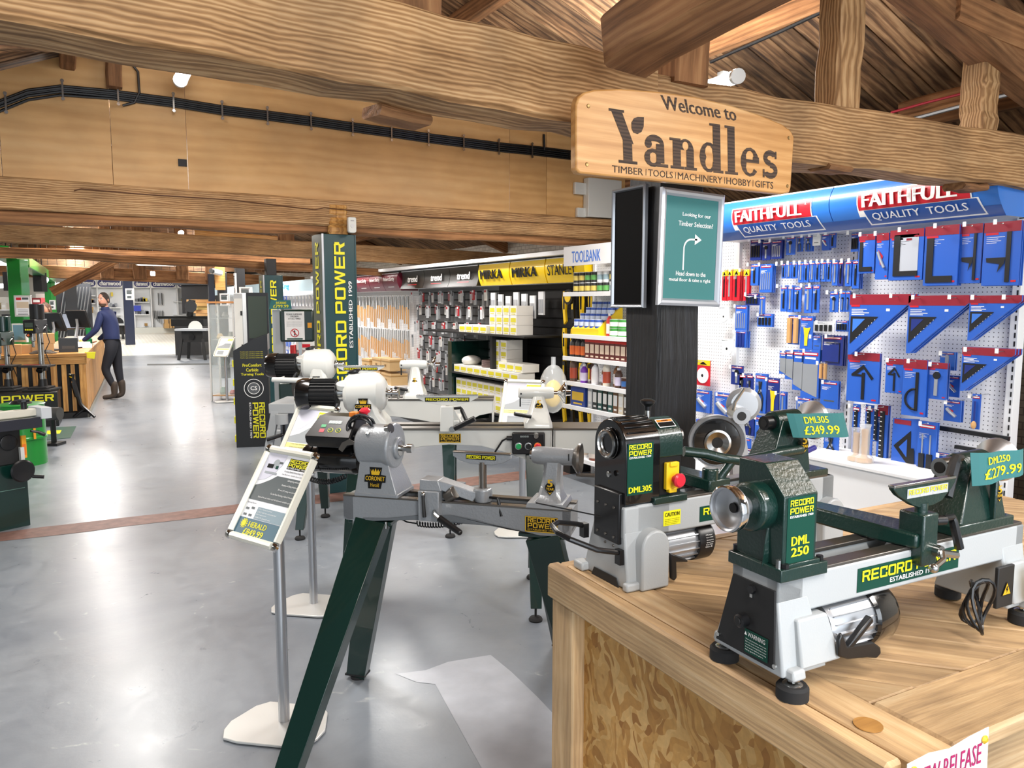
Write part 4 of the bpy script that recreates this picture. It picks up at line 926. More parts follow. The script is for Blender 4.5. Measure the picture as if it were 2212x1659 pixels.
MB().prism([(.03, 1.05), (.05, 1.075), (.075, 1.08), (.08, 1.09), (.06, 1.1), (.03, 1.085), (.015, 1.06)], -.06, -.055, steel_d).build('lift_tab', parent=H)
def coil(p, a, b, r, turns, tr_, sag=.02, name='coiled_cable'):
    a = Vector(a); b = Vector(b); d = (b - a); x = d.normalized(); s = x.orthogonal().normalized(); t = x.cross(s); pts = []
    n = turns * 8
    for i in range(n + 1):
        u = i / n; c = a + d * u - Vector((0, 0, sag * 4 * u * (1 - u))); q = 2 * PI * turns * u
        pts.append(c + s * (r * math.cos(q)) + t * (r * math.sin(q)))
    MB().tube(pts, tr_, black, n=5).build(name, parent=p)
coil(H, (-.15, .0, .93), (.02, -.02, .95), .009, 16, .0028)
coil(H, (.28, .05, .765), (.47, .06, .79), .009, 18, .0028, .012)
MB().tube([(.2, .04, .79), (.24, .045, .77), (.28, .05, .765)], .003, black, n=6).build('cable', parent=H)
# banjo
bj = MB(); bj.bb(.335, .415, -.075, .0, .815, .925, gh).bb(.345, .45, -.03, .13, up_ + .008, .92, gh)
bj.add([(.335, -.06, .925), (.42, -.06, .925), (.42, .03, .925), (.335, .03, .925), (.335, -.055, .963), (.405, -.055, .963), (.405, .02, .963), (.335, .02, .963)], [(0, 3, 2, 1), (4, 5, 6, 7), (0, 1, 5, 4), (1, 2, 6, 5), (2, 3, 7, 6), (3, 0, 4, 7)], gh)
bj.add([(.39, -.055, .935), (.53, -.035, .888), (.53, .025, .888), (.39, .02, .935), (.405, -.05, .962), (.55, -.03, .92), (.55, .02, .92), (.405, .018, .962)], [(0, 3, 2, 1), (4, 5, 6, 7), (0, 1, 5, 4), (1, 2, 6, 5), (2, 3, 7, 6), (3, 0, 4, 7)], gh)
bj.lathe([(.03, 0), (.034, .02), (.034, .046), (.03, .05)], (.56, -.005, .885), (0, 0, 1), gh, n=28)
bj.lathe([(.022, 0), (.024, .05)], (.43, -.03, .9), (.5, -.2, .3), steel_d, n=18)
bj.build('banjo', parent=H, bev=.004)
MB().cyl((.56, -.005, .93), (.56, -.005, 1.03), .0145, steel_d).build('rest_post', parent=H)
MB().prism([(.45, 1.062), (.668, 1.062), (.668, 1.048), (.64, 1.032), (.6, 1.022), (.52, 1.022), (.48, 1.032), (.45, 1.048)], -.016, .0, gh).bb(.45, .668, -.02, .004, 1.062, 1.067, steel_d).build('tool_rest', parent=H, bev=.002)
rl = MB(); rl.rect(.5, .612, 1.04, 1.058, -.0168, black_print); rl.sq('RECORD POWER', .503, 1.043, .106, .012, -.0178, yellow); rl.build('rest_label', parent=H, smooth=False)
lv = MB(); lv.tube([(.4, -.078, .855), (.41, -.1, .85), (.435, -.115, .84)], .008, steel).cyl((.432, -.114, .842), (.515, -.14, .806), .013, black, r1=.011); lv.ball((.515, -.14, .806), .0112, black); lv.build('cam_lever', parent=H)
lv = MB(); lv.tube([(.36, -.085, .915), (.362, -.09, .9), (.366, -.09, .835)], [.007, .006, .0075], black_m); lv.ball((.36, -.085, .918), .009, steel); lv.build('clamp_lever', parent=H)
lv = MB(); lever(lv, (.59, -.02, .905), (1, -.3, .05), .035, (.25, -.1, -1), .065, .0052); lv.build('rest_lever', parent=H)
# tailstock
ts = MB(); ts.add([(.73, -.05, up_ + .007), (.868, -.05, up_ + .007), (.868, .11, up_ + .007), (.73, .11, up_ + .007), (.735, -.045, up_ + .024), (.862, -.045, up_ + .024), (.862, .105, up_ + .024), (.735, .105, up_ + .024)], [(0, 3, 2, 1), (4, 5, 6, 7), (0, 1, 5, 4), (1, 2, 6, 5), (2, 3, 7, 6), (3, 0, 4, 7)], gh)
rings = [(.745, .855, -.035, .095, up_ + .022), (.765, .845, -.015, .08, .925), (.777, .842, -.005, .07, .97), (.785, .845, .0, .065, 1.04)]
vs = []; 
for x0, x1, y0, y1, z in rings: vs += [(x0 + .012, y0, z), (x1 - .012, y0, z), (x1, y0 + .012, z), (x1, y1 - .012, z), (x1 - .012, y1, z), (x0 + .012, y1, z), (x0, y1 - .012, z), (x0, y0 + .012, z)]
ts.add(vs, [tuple(24 + i for i in range(8))] + [(k * 8 + i, k * 8 + (i + 1) % 8, k * 8 + 8 + (i + 1) % 8, k * 8 + 8 + i) for k in range(3) for i in range(8)], gh)
ts.lathe([(.028, 0), (.032, .015), (.033, .05), (.03, .13), (.03, .15)], (.738, .03, 1.058), (1, 0, 0), gh, n=30).bb(.872, .876, -.002, .0, 1.05, 1.075, black)
ts.build('tailstock', parent=H, bev=.003)
MB().cyl((.728, .03, 1.058), (.74, .03, 1.058), .016, steel).build('quill', parent=H)
hw = MB().lathe([(.012, -.012), (.03, -.008), (.05, .006), (.057, .012), (.056, .02), (.045, .014), (.02, .004), (.012, .01)], (.893, .03, 1.052), (1, 0, 0), steel_d, n=36); hw.tube([(.9, .01, 1.0), (.92, .01, .999), (.97, .01, 1.0)], [.006, .007, .0075], steel_d); hw.build('handwheel', parent=H)
f5 = MB(); five_label(f5, .812, .957, .036, -.022); f5.build('warranty_label', parent=H, smooth=False)
# stand
def lt(px, py, Z=0): return tolocal(H, at(px, py, Z=Z))
f1, f2 = lt(622, 1685), lt(773, 1463)
off = Vector((.68, 0, 0))
tp = MB().bb(.035, .21, -.035, .095, .774, .788, leg_green).build('leg_bracket', parent=H, bev=.002); MB().bb(.7, .87, -.035, .095, .774, .788, leg_green).build('leg_bracket', parent=H, bev=.002)
for (t, f) in (((.13, -.02, .78), f1), ((.12, .07, .78), f2), ((.79, -.02, .78), lt(1290, 1600)), ((.78, .07, .78), lt(1215, 1400))):
    m = MB(); channel(m, t, (f.x, f.y, .02), .125, .055, leg_green, side=(1, 0, 0), w1=.082); m.build('leg', parent=H, bev=.002)
    m = MB().lathe([(.03, 0), (.03, .012), (.018, .016), (.018, .022)], (f.x, f.y, 0), (0, 0, 1), rubber, n=20); m.bb(f.x - .045, f.x + .045, f.y - .03, f.y + .03, .018, .026, black_m); m.build('foot', parent=H)
for x in (.06, .19): MB().cyl((x, -.035, .764), (x, -.035, .79), .006, steel, n=8).build('bolt', parent=H)

# ------------------------------------------------------------------ two white lathes behind
def white_lathe(label, D, lat0, zb, zax, rest, tsx, bedL, bedR, ext, feet, badge=True, rs=1.0, arches=None, group=None, frame=False):
    p = camxy(lat0, D); T = thing('floor_lathe', label, 'lathe', (p.x, p.y, 0), -PHI)
    wp = white_paint; q = lambda x: x - lat0
    X0, X1 = q(bedL), q(bedR)
    bt = zb - .012
    m = MB()
    for y0, y1 in ((-.1, -.065), (.065, .1)):
        m.prism([(X0, bt), (X1, bt), *arches], y0, y1, wp)
    m.bb(X0, X1, -.07, .07, bt - .07, bt - .06, wp); m.bb(X0, X0 + .03, -.1, .1, bt - .1, bt, wp); m.bb(X1 - .012, X1, -.1, .1, bt - .16, bt, wp)
    m.build('bed', parent=T, bev=.003)
    m = MB().bb(X0, X1, -.105, -.03, bt, zb, steel_d); m.build('bed_rail', parent=T, bev=.001); MB().bb(X0, X1, .03, .105, bt, zb, steel_d).build('bed_rail', parent=T, bev=.001); MB().bb(X0, X1, -.03, .03, bt - .03, bt - .02, black_m).build('bed_slot', parent=T)
    if ext:
        E1 = q(ext); m = MB()
        m.prism([(X1 + .006, bt), (E1, bt), (E1, bt - .2), (E1 - .1, bt - .15), (X1 + .16, bt - .12), (X1 + .05, bt - .17), (X1 + .006, bt - .18)], -.1, -.07, wp); m.bb(X1 + .006, E1, -.07, .1, bt - .02, bt, wp); m.bb(X1 + .006, X1 + .02, -.1, .1, bt - .16, bt, wp)
        m.bb(X1 + .006, E1, -.105, .105, bt, zb, steel_d); m.build('bed_extension', parent=T, bev=.002)
    # headstock, turned about its x axis
    hz = zax - zb
    m = MB().lathe([(.055 * rs, 0), (.085 * rs, .008), (.105 * rs, .03), (.108 * rs, .06), (.112 * rs, .16), (.108 * rs, .185), (.085 * rs, .21), (.06 * rs, .225)], (-.115, 0, zax), (1, 0, 0), wp, n=44)
    vs = []
    for x0, x1, y0, y1, z in ((-.085, .125, -.115, .1, zb), (-.08, .12, -.112, .1, zb + .025), (-.055, .085, -.105, .09, zb + .07), (-.04, .06, -.112 * rs, .08, zax - .03), (-.03, .05, -.1 * rs, .07, zax)):
        c = .02; vs += [(x0 + c, y0, z), (x1 - c, y0, z), (x1, y0 + c, z), (x1, y1 - c, z), (x1 - c, y1, z), (x0 + c, y1, z), (x0, y1 - c, z), (x0, y0 + c, z)]
    m.add(vs, [tuple(32 + i for i in range(8)), tuple(range(7, -1, -1))] + [(k * 8 + i, k * 8 + (i + 1) % 8, k * 8 + 8 + (i + 1) % 8, k * 8 + 8 + i) for k in range(4) for i in range(8)], wp)
    m.lathe([(.05, 0), (.05, .03)], (-.1, -.03, zax + .03), (0, -.25, 1), wp, n=20)
    m.build('headstock', parent=T, bev=.003)
    m = MB(); crown_label(m, .005, 0, .085, 0, False); o = m.build('crown_label', parent=T, smooth=False); o.location = (0, -.1155 * rs, zb + .115); o.rotation_euler = (R(-2), 0, 0)
    MB().lathe([(.016, 0), (.02, .012), (.034, .02), (.034, .028), (.024, .034)], (-.055, 0, zax + .095 * rs), (-.25, 0, 1), black, n=20).build('speed_knob', parent=T)
    MB().lathe([(.045, 0), (.02, .004), (.02, .022), (.03, .024), (.03, .03), (.018, .031), (.018, .06), (.034, .062), (.034, .068), (.016, .07)], (.108, 0, zax), (1, 0, 0), steel, n=28).build('spindle', parent=T)
    mz = zax - .005
    m = MB().lathe([(.074, 0), (.074, .15)], (-.3, 0, mz), (1, 0, 0), black_m, n=36)
    for k in range(26):
        a = 2 * PI * k / 26; m.M = Matrix.Translation((0, 0, mz)) @ Matrix.Rotation(a, 4, 'X'); m.bb(-.298, -.155, -.002, .002, .072, .084, black_m)
    m.M = None; m.build('motor', parent=T)
    MB().lathe([(.05, 0), (.075, .01), (.086, .035), (.087, .085)], (-.372, 0, mz), (1, 0, 0), blackg, n=36).build('motor_cap', parent=T)
    MB().lathe([(.045, 0), (.045, .045)], (-.155, 0, mz + .01), (1, 0, 0), steel, n=28).build('drive_collar', parent=T)
    m = MB(); lever(m, (-.13, -.09, zax - .05), (0, -1, .1), .03, (-.55, 0, -1), .085, .008); m.build('lock_lever', parent=T)
    # rest
    rx = q(rest)
    if rest is not None:
        m = MB().prism([(rx - .16, zax + .004), (rx + .16, zax + .004), (rx + .16, zax - .006), (rx + .12, zax - .028), (rx + .05, zax - .044), (rx - .05, zax - .044), (rx - .12, zax - .028), (rx - .16, zax - .006)], -.14, -.13, wp).bb(rx - .16, rx + .16, -.146, -.125, zax + .004, zax + .008, steel); m.cyl((rx, -.135, zax - .05), (rx, -.135, zb + .1), .012, steel); m.build('tool_rest', parent=T, bev=.001)
        m = MB(); m.rect(rx - .115, rx + .115, zax - .028, zax - .006, -.1408, black_print); m.sq('RECORD POWER', rx - .11, zax - .022, .22, .012, -.142, yellow); m.text('ESTABLISHED 1909', rx - .05, zax - .0265, .1, .003, -.142, white); m.build('rest_label', parent=T, smooth=False)
        m = MB(); leg_block(m, rx - .033, rx + .033, rx - .036, rx + .036, -.165, -.1, -.17, -.095, zb - .01, zax - .05, wp); m.bb(rx - .034, rx + .06, -.15, .12, zb + .002, zb + .045, wp); leg_block(m, rx + .0, rx + .035, rx, rx + .085, -.12, -.08, -.12, -.08, zb + .01, zax - .07, wp); m.build('banjo', parent=T, bev=.004)
        m = MB(); lever(m, (rx + .036, -.15, zax - .062), (1, -.1, .1), .035, (.45, -.1, -1), .07, .008); m.build('rest_lever', parent=T)
        m = MB(); m.lathe([(.016, 0), (.016, .015)], (rx + .028, -.168, zb + .005), (0, -1, 0), steel, n=18); m.cyl((rx + .04, -.18, zb + .01), (rx + .145, -.2, zb + .065), .0135, black, r1=.015); m.build('cam_handle', parent=T)
    # tailstock
    tx = q(tsx); m = MB(); vs = []
    for x0, x1, y0, y1, z in ((tx - .075, tx + .075, -.115, .115, zb), (tx - .072, tx + .072, -.11, .11, zb + .025), (tx - .045, tx + .055, -.07, .07, zb + .08), (tx - .026, tx + .032, -.04, .04, zax - .015)):
        c = .015; vs += [(x0 + c, y0, z), (x1 - c, y0, z), (x1, y0 + c, z), (x1, y1 - c, z), (x1 - c, y1, z), (x0 + c, y1, z), (x0, y1 - c, z), (x0, y0 + c, z)]
    m.add(vs, [tuple(24 + i for i in range(8)), tuple(range(7, -1, -1))] + [(k * 8 + i, k * 8 + (i + 1) % 8, k * 8 + 8 + (i + 1) % 8, k * 8 + 8 + i) for k in range(3) for i in range(8)], wp)
    m.lathe([(.022, 0), (.03, .008), (.032, .03), (.032, .17), (.026, .19)], (tx - .105, 0, zax + .002), (1, 0, 0), wp, n=30); m.build('tailstock', parent=T, bev=.002)
    MB().lathe([(.01, 0), (.01, .02), (.02, .03), (.055, .052), (.058, .058), (.055, .062), (.02, .04), (.016, .07), (.014, .09)], (tx + .085, 0, zax + .002), (1, 0, 0), chrome, n=36).build('tail_wheel', parent=T)
    m = MB().cyl((tx - .04, -.1, zb + .06), (tx - .125, -.13, zb + .08), .011, black); m.build('tail_lever', parent=T)
    m = MB(); five_label(m, tx + .004, zb + .11, .042, -.062); m.build('warranty_label', parent=T, smooth=False)
    MB().cyl((tx - .09, -.028, zax), (tx - .09, -.033, zax), .005, black, n=10).build('quill_screw', parent=T); MB().bb(tx - .098, tx - .09, -.02, -.01, zax - .07, zax - .02, black).build('index_pin', parent=T)
    if badge:
        m = MB(); record_label(m, q(-.383), .872, .115, .048, -.101, black_print, gold, gold, border=.003); m.build('badge', parent=T, smooth=False)
        c0 = q(.0); m = MB().bb(c0, c0 + .172, -.135, -.1, .815, .93, black); o = m.build('control_box', parent=T, bev=.008)
        m = MB(); m.text('8888', c0 + .042, .906, .045, .01, -.1365, mat('grey_display', '8f9a98', .4), .02); m.build('display', parent=T, smooth=False)
        for cx, mm in ((.034, green_b), (.085, black), (.134, red)):
            MB().lathe([(.019, 0), (.019, .005), (.015, .006)], (c0 + cx, -.135, .86), (0, -1, 0), steel if mm is not red else mat('amber_switch', 'e8802a', .4), n=24).lathe([(.0145, .004), (.0145, .012 if mm is not red else .022), (.012, .014 if mm is not red else .026)], (c0 + cx, -.135, .86), (0, -1, 0), mm, n=24).build('control_button', parent=T)
        MB().lathe([(.018, 0), (.012, .02)], (c0 + .125, -.135, .915), (0, -1, 0), steel, n=18).build('speed_dial', parent=T)
        MB().cyl((c0 - .028, -.115, .898), (c0, -.115, .898), .012, black).tube([(c0 - .026, -.115, .898), (c0 - .05, -.115, .885), (c0 - .085, -.11, .83), (c0 - .1, -.1, .8)], .005, black, n=8).build('cable', parent=T)
    # stand: each leg its own
    for i, (fx, fy, tx_, ty) in enumerate(feet):
        m = MB(); sd = 1 if i % 2 else -1
        m.add([(tx_ - .05, ty - .03, bt - .07), (tx_ + .05, ty - .03, bt - .07), (tx_ + .05, ty + .03, bt - .07), (tx_ - .05, ty + .03, bt - .07), (fx - .026, fy - .024, .07), (fx + .03, fy - .024, .07), (fx + .03, fy + .024, .07), (fx - .026, fy + .024, .07)], [(0, 1, 2, 3), (7, 6, 5, 4), (4, 5, 1, 0), (5, 6, 2, 1), (6, 7, 3, 2), (7, 4, 0, 3)], leg_green)
        m.build('leg', parent=T, bev=.003)
        MB().lathe([(.034, 0), (.036, .008), (.03, .018), (.012, .022), (.006, .024), (.006, .075)], (fx, fy, 0), (0, 0, 1), rubber, n=22).build('levelling_foot', parent=T)
    f = feet
    for a, b in ((0, 1), (2, 3)):
        m = MB(); x = (f[a][0] + f[a][2]) / 2; m.bb(x - .03, x + .03, min(f[a][3], f[b][3]) - .05, max(f[a][3], f[b][3]) + .05, bt - .14, bt - .06, leg_green); m.build('leg_plate', parent=T, bev=.003)
    if frame:
        m = MB(); n = 26; xa, xb = f[0][0] + .05, f[2][2] - .02; z = bt - .26
        m.prism([(xa, z), (xb, z)] + [(xb - (xb - xa) * i / n, z + .07 + .014 * math.sin(i * 1.35) * (3 < i < 20)) for i in range(n + 1)], -.14, -.12, leg_green); m.build('cross_rail', parent=T)
    return T
def afeet(T_lat, D, pts): return pts
# nearer: feet measured on the floor
e1 = camxy(-.78, 4.08)
W1 = white_lathe('nearer white lathe with black control box and gold badge, behind the grey lathe', 4.08, -.78, .95, 1.122, -.335, .138, -.9, .21, .75,
    [(-.06, -.33, -.03, -.06), (-.03, .3, -.03, .06), (.9, -.33, .9, -.06), (.9, .27, .92, .06)], True,
    arches=[(.99 + .0, .745), (.9, .76), (.78, .81), (.62, .853), (.45, .862), (.3, .85), (.12, .805), (.0, .8), (-.12, .8)], frame=False)
W2 = white_lathe('farther white lathe with a large headstock, beyond the first white lathe', 5.35, -1.345, .945, 1.172, -1.03, -.678, -1.5, -.127, .0,
    [(-.1, -.25, -.03, -.06), (-.06, .3, -.03, .06), (.92, -.2, .9, -.06), (.9, .3, .9, .06)], False, 1.0,
    arches=[(1.218, .85), (1.12, .83), (1.02, .775), (.93, .765), (.8, .78), (.7, .8), (.55, .82), (.4, .83), (.2, .8), (-.14, .8)], frame=True)
MB().tube([(-.2, -.15, 1.09), (-.28, -.16, 1.085), (-.12, -.16, 1.08), (.08, -.16, 1.08)], .018, white_paint, n=12).build('guard_bar', parent=W2)

# ------------------------------------------------------------------ sign stands
paper = mat('poster_paper', 'e9eaee', 0.35); slate = mat('slate_print', '4d5557', 0.4); bluegrey = mat('bluegrey_print', '8298a3', .4); tealblue = mat('tealblue_print', '3d6577', .4); snapf = mat('cream_frame', 'dcdacd', .35, metal=.15)
def stand(label, base, rz, yaw, lines, h=.9, tilt=33, S=1.0, top='HERALD', price='£849.99', poster=0):
    T = thing('sign_stand', label, 'sign stand', (base.x, base.y, 0), yaw, 'silver poster stands among the lathes')
    pts = [(-.19, -.02), (-.185, -.08), (-.16, -.13), (-.1, -.145), (.1, -.145), (.16, -.13), (.185, -.08), (.19, -.02), (.15, .1), (.11, .14), (-.11, .14), (-.15, .1)]
    m = MB().prism(pts, .004, .014, alu_w, axis='z'); m.prism([(x * .8, y * .8) for x, y in pts], .0, .005, black, axis='z'); m.build('base_plate', parent=T, bev=.004, rz=rz - yaw)
    MB().lathe([(.021, .014), (.021, h - .12)], (0, .02, 0), (0, 0, 1), alu, n=24).build('pole', parent=T)
    fr = thing('sign_frame', None, None); fr.parent = T; fr.location = (0, 0, h); fr.rotation_euler = (-R(tilt), 0, 0)
    w, g = .135, .174
    fm = MB()
    for a, b, v in (((-w, -g), (w, -g), 0), ((-w, g), (w, g), 0), ((-w, -g), (-w, g), 1), ((w, -g), (w, g), 1)):
        x0, x1 = min(a[0], b[0]), max(a[0], b[0]); z0, z1 = min(a[1], b[1]), max(a[1], b[1])
        if v: z0 += .016; z1 -= .016
        else: x0 += .016; x1 -= .016
        prof = [(-.014, .0), (-.012, -.009), (-.004, -.014), (.006, -.014), (.014, -.004), (.014, .006), (-.014, .006)]
        if v: fm.prism([(x0 + p * (1 if x0 < 0 else -1), q_) for p, q_ in prof], z0, z1, snapf, axis='z')
        else: fm.prism([(q_, z0 + p * (1 if z0 < 0 else -1)) for p, q_ in prof], x0, x1, snapf, axis='x')
    fm.build('frame_rail', parent=fr)
    cm = MB()
    for x in (-w, w):
        for z in (-g, g): cm.lathe([(.017, 0), (.015, .01), (.006, .014)], (x, .002, z), (0, -1, 0), chrome, n=14)
    cm.bb(-w, w, .004, .01, -g, g, alu_w).bb(-.02, .02, .008, .04, -.1, -.04, black); cm.build('frame_back', parent=fr)
    p = MB(); a, b = w - .012, g - .012
    p.rect(-a, a, -b, b, 0, paper)
    if poster == 0:
        p.poly([(-a, -.03), (a, -.03), (a, .075), (-.02, .075), (-.05, .055), (-.09, .035), (-a, .025)], -.0008, slate)
        p.poly([(-a, b)] + [(-a + .11 * math.sin(R(t)), b - .125 * (1 - math.cos(R(t))) * 1.0 - .0) for t in ()] + [(-a, .045), (-.08, .055), (-.045, .08), (-.02, .12), (-.012, b)], -.0008, mat('pale_violet_print', 'cfcfdc', .4))
        p.lathe([(.018, 0), (.018, .0008)], (-.055, -.0008, .12), (0, -1, 0), mat('photo_grey', '9aa0a4', .4), n=14); p.rect(-.1, -.065, .1, .116, -.0016, black_print); p.rect(-.05, -.035, .1, .112, -.0018, dg_print); p.rect(-.1, -.03, .078, .086, -.0016, mat('photo_grey', '9aa0a4', .4)); p.rect(-.04, -.02, .122, .13, -.0016, slate)
        p.rect(.01, a, .108, .15, -.0008, black_print); p.sq('RECORD', .015, .134, .1, .013, -.0018, yellow); p.sq('POWER', .015, .118, .1, .013, -.0018, yellow); p.text('ESTABLISHED 1909', .015, .11, .1, .006, -.0018, white, .02)
        p.text('Coronet Herald Heavy-Duty Cast', .005, .094, .112, .008, -.0012, black_print, .015); p.text('Iron Electronic Variable Speed Lathe', .0, .082, .116, .007, -.0012, black_print)
        for i, s in enumerate(('Self-ejecting tailstock', 'Rotating and Sliding Headstock', '355 mm (14") swing over the bed', 'Can be Floor Standing or Bench Mounted', 'State-of-the-art motor and full electronic variable speed')):
            L_ = (.07, .09, .1, .13, .19)[i]; p.text(s, a - .006 - L_, .06 - i * .02, L_, .0085, -.0018, white, .02)
        p.text('Optional Extras', -a + .004, -.046, .055, .007, -.0012, black_print); p.rect(-.045, a, -.098, -.052, -.0008, bluegrey)
        for i in range(4): p.text(('COR12 Turning Leg Stand', 'COR13 460 mm extension bed', 'HER14 quick chuck', 'HER15 chuck set')[i], -.04, -.062 - i * .0105, (.08, .11, .06, .09)[i], .0055, -.0016, white)
        for x, z in ((-.1, -.065), (-.07, -.06), (-.1, -.088), (-.07, -.088)): p.rect(x - .01, x + .008, z - .004, z + .004, -.0012, slate)
        p.rect(-a, a, -b, -.1, -.0008, tealblue)
        c_ = (-.082, -.121); st = []
        for i in range(24): rr = .014 if i % 2 else .021; st.append((c_[0] + rr * math.cos(PI * i / 12), c_[1] + rr * math.sin(PI * i / 12)))
        p.poly(st, -.0014, yellow); p.lathe([(.0125, 0), (.0125, .0004)], (c_[0], -.0016, c_[1]), (0, -1, 0), tealblue, n=18); p.lathe([(.0115, 0), (.0115, .0004)], (c_[0], -.0022, c_[1]), (0, -1, 0), yellow, n=18)
        p.text(top, -.055, -.13, .105, .02, -.0014, yellow, .05); p.text(price, -.068, -.16, .115, .023, -.0014, yellow, .05)
    else:
        p.poly([(-a, b), (-a, .03), (-.06, .05), (0, .1), (.02, b)], -.0008, mat('pale_violet_print', 'cfcfdc', .4)); p.poly([(-a, -.03), (a, -.03), (a, .06), (.0, .06), (-.06, .02), (-a, .0)], -.0008, mat('pale_slate', '9a9fa2', .4))
        p.rect(.02, a, .11, .15, -.0008, yellow); p.sq('POWER', .026, .118, .085, .02, -.0016, paper); p.rect(-a, a, -.06, -.034, -.0008, mat('pale_yellow_print', 'ddd48a', .4))
        for i in range(8): p.text('Cast iron variable speed lathe', .0 if i < 4 else -.09, .05 - i * .016 - (.03 if i > 3 else 0), .1 if i < 4 else .17, .007, -.0016, slate)
        p.rect(-.09, .03, -.145, -.08, -.0012, mat('photo_grey', '9aa0a4', .4))
    p.build('poster', parent=fr, smooth=False)
    return T
b1 = at(605, 1568, Z=0); stand('silver poster stand with dark poster priced 849.99, nearest of the stands', b1, R(-40), -PHI - R(36), None, h=.895)
b2 = at(672, 1310, Z=0); stand('silver poster stand with pale poster, behind the 849.99 poster stand', b2, R(-40), -PHI - R(30), None, h=.905, poster=1)
b3 = at(1126, 1150, Z=0); stand('silver poster stand behind the nearer white lathe tailstock', b3, R(-30), -PHI - R(18), None, h=.9, poster=1, tilt=25)

# ------------------------------------------------------------------ welcome sign and post frames
qs = LQ((PCX, 2.03, 0), 0)
sg = thing('welcome_sign', 'carved oak Welcome sign with arched top on the tie beam', 'sign', (PCX, 2.03, 0))
P = lambda x, y, d=0.0: (qs(x, y, 0).x, qs(x, y, 0).z)
bl_, br_, tl_, tr_2 = P(1247, 374), P(1706, 419), P(1250, 212), P(1712, 283)
def rel2(u, v): # u along, v up in sign fractions
    return (bl_[0] + (br_[0] - bl_[0]) * u, bl_[1] + (br_[1] - bl_[1]) * u + ((tl_[1] - bl_[1]) * (1 - u) + (tr_2[1] - br_[1]) * u) * v)
out = [P(1245, 365), P(1252, 374), P(1300, 379), P(1500, 398), P(1690, 419), P(1706, 416), P(1709, 405), P(1716, 296), P(1709, 282), P(1690, 268), P(1640, 247), P(1580, 227), P(1500, 208), P(1420, 197), P(1340, 191), P(1285, 193), P(1262, 199), P(1250, 209), P(1245, 225)]
m = MB().prism(out, 0, .035, oak_wood); m.build('board', parent=sg, bev=.006)
def sgtext(s, c, mm, bold, geo=None, y=-.0008, shear=0):
    """c = bl, br, tl corners in the photo"""
    a, b, t = P(*c[0]), P(*c[1]), P(*c[2]); vs, fs = geo or text_geo(s, bold); k = MB()
    k.add([(a[0] + (b[0] - a[0]) * u + (t[0] - a[0]) * v, y, a[1] + (b[1] - a[1]) * u + (t[1] - a[1]) * v) for u, v, y in [(p[0], p[1], y - (p[2] if len(p) > 2 else 0) * .0001) for p in vs]], fs, mm); return k
def lettering(s, c, bold): sgtext(s, c, char_wood, bold).build('lettering', parent=sg, smooth=False)
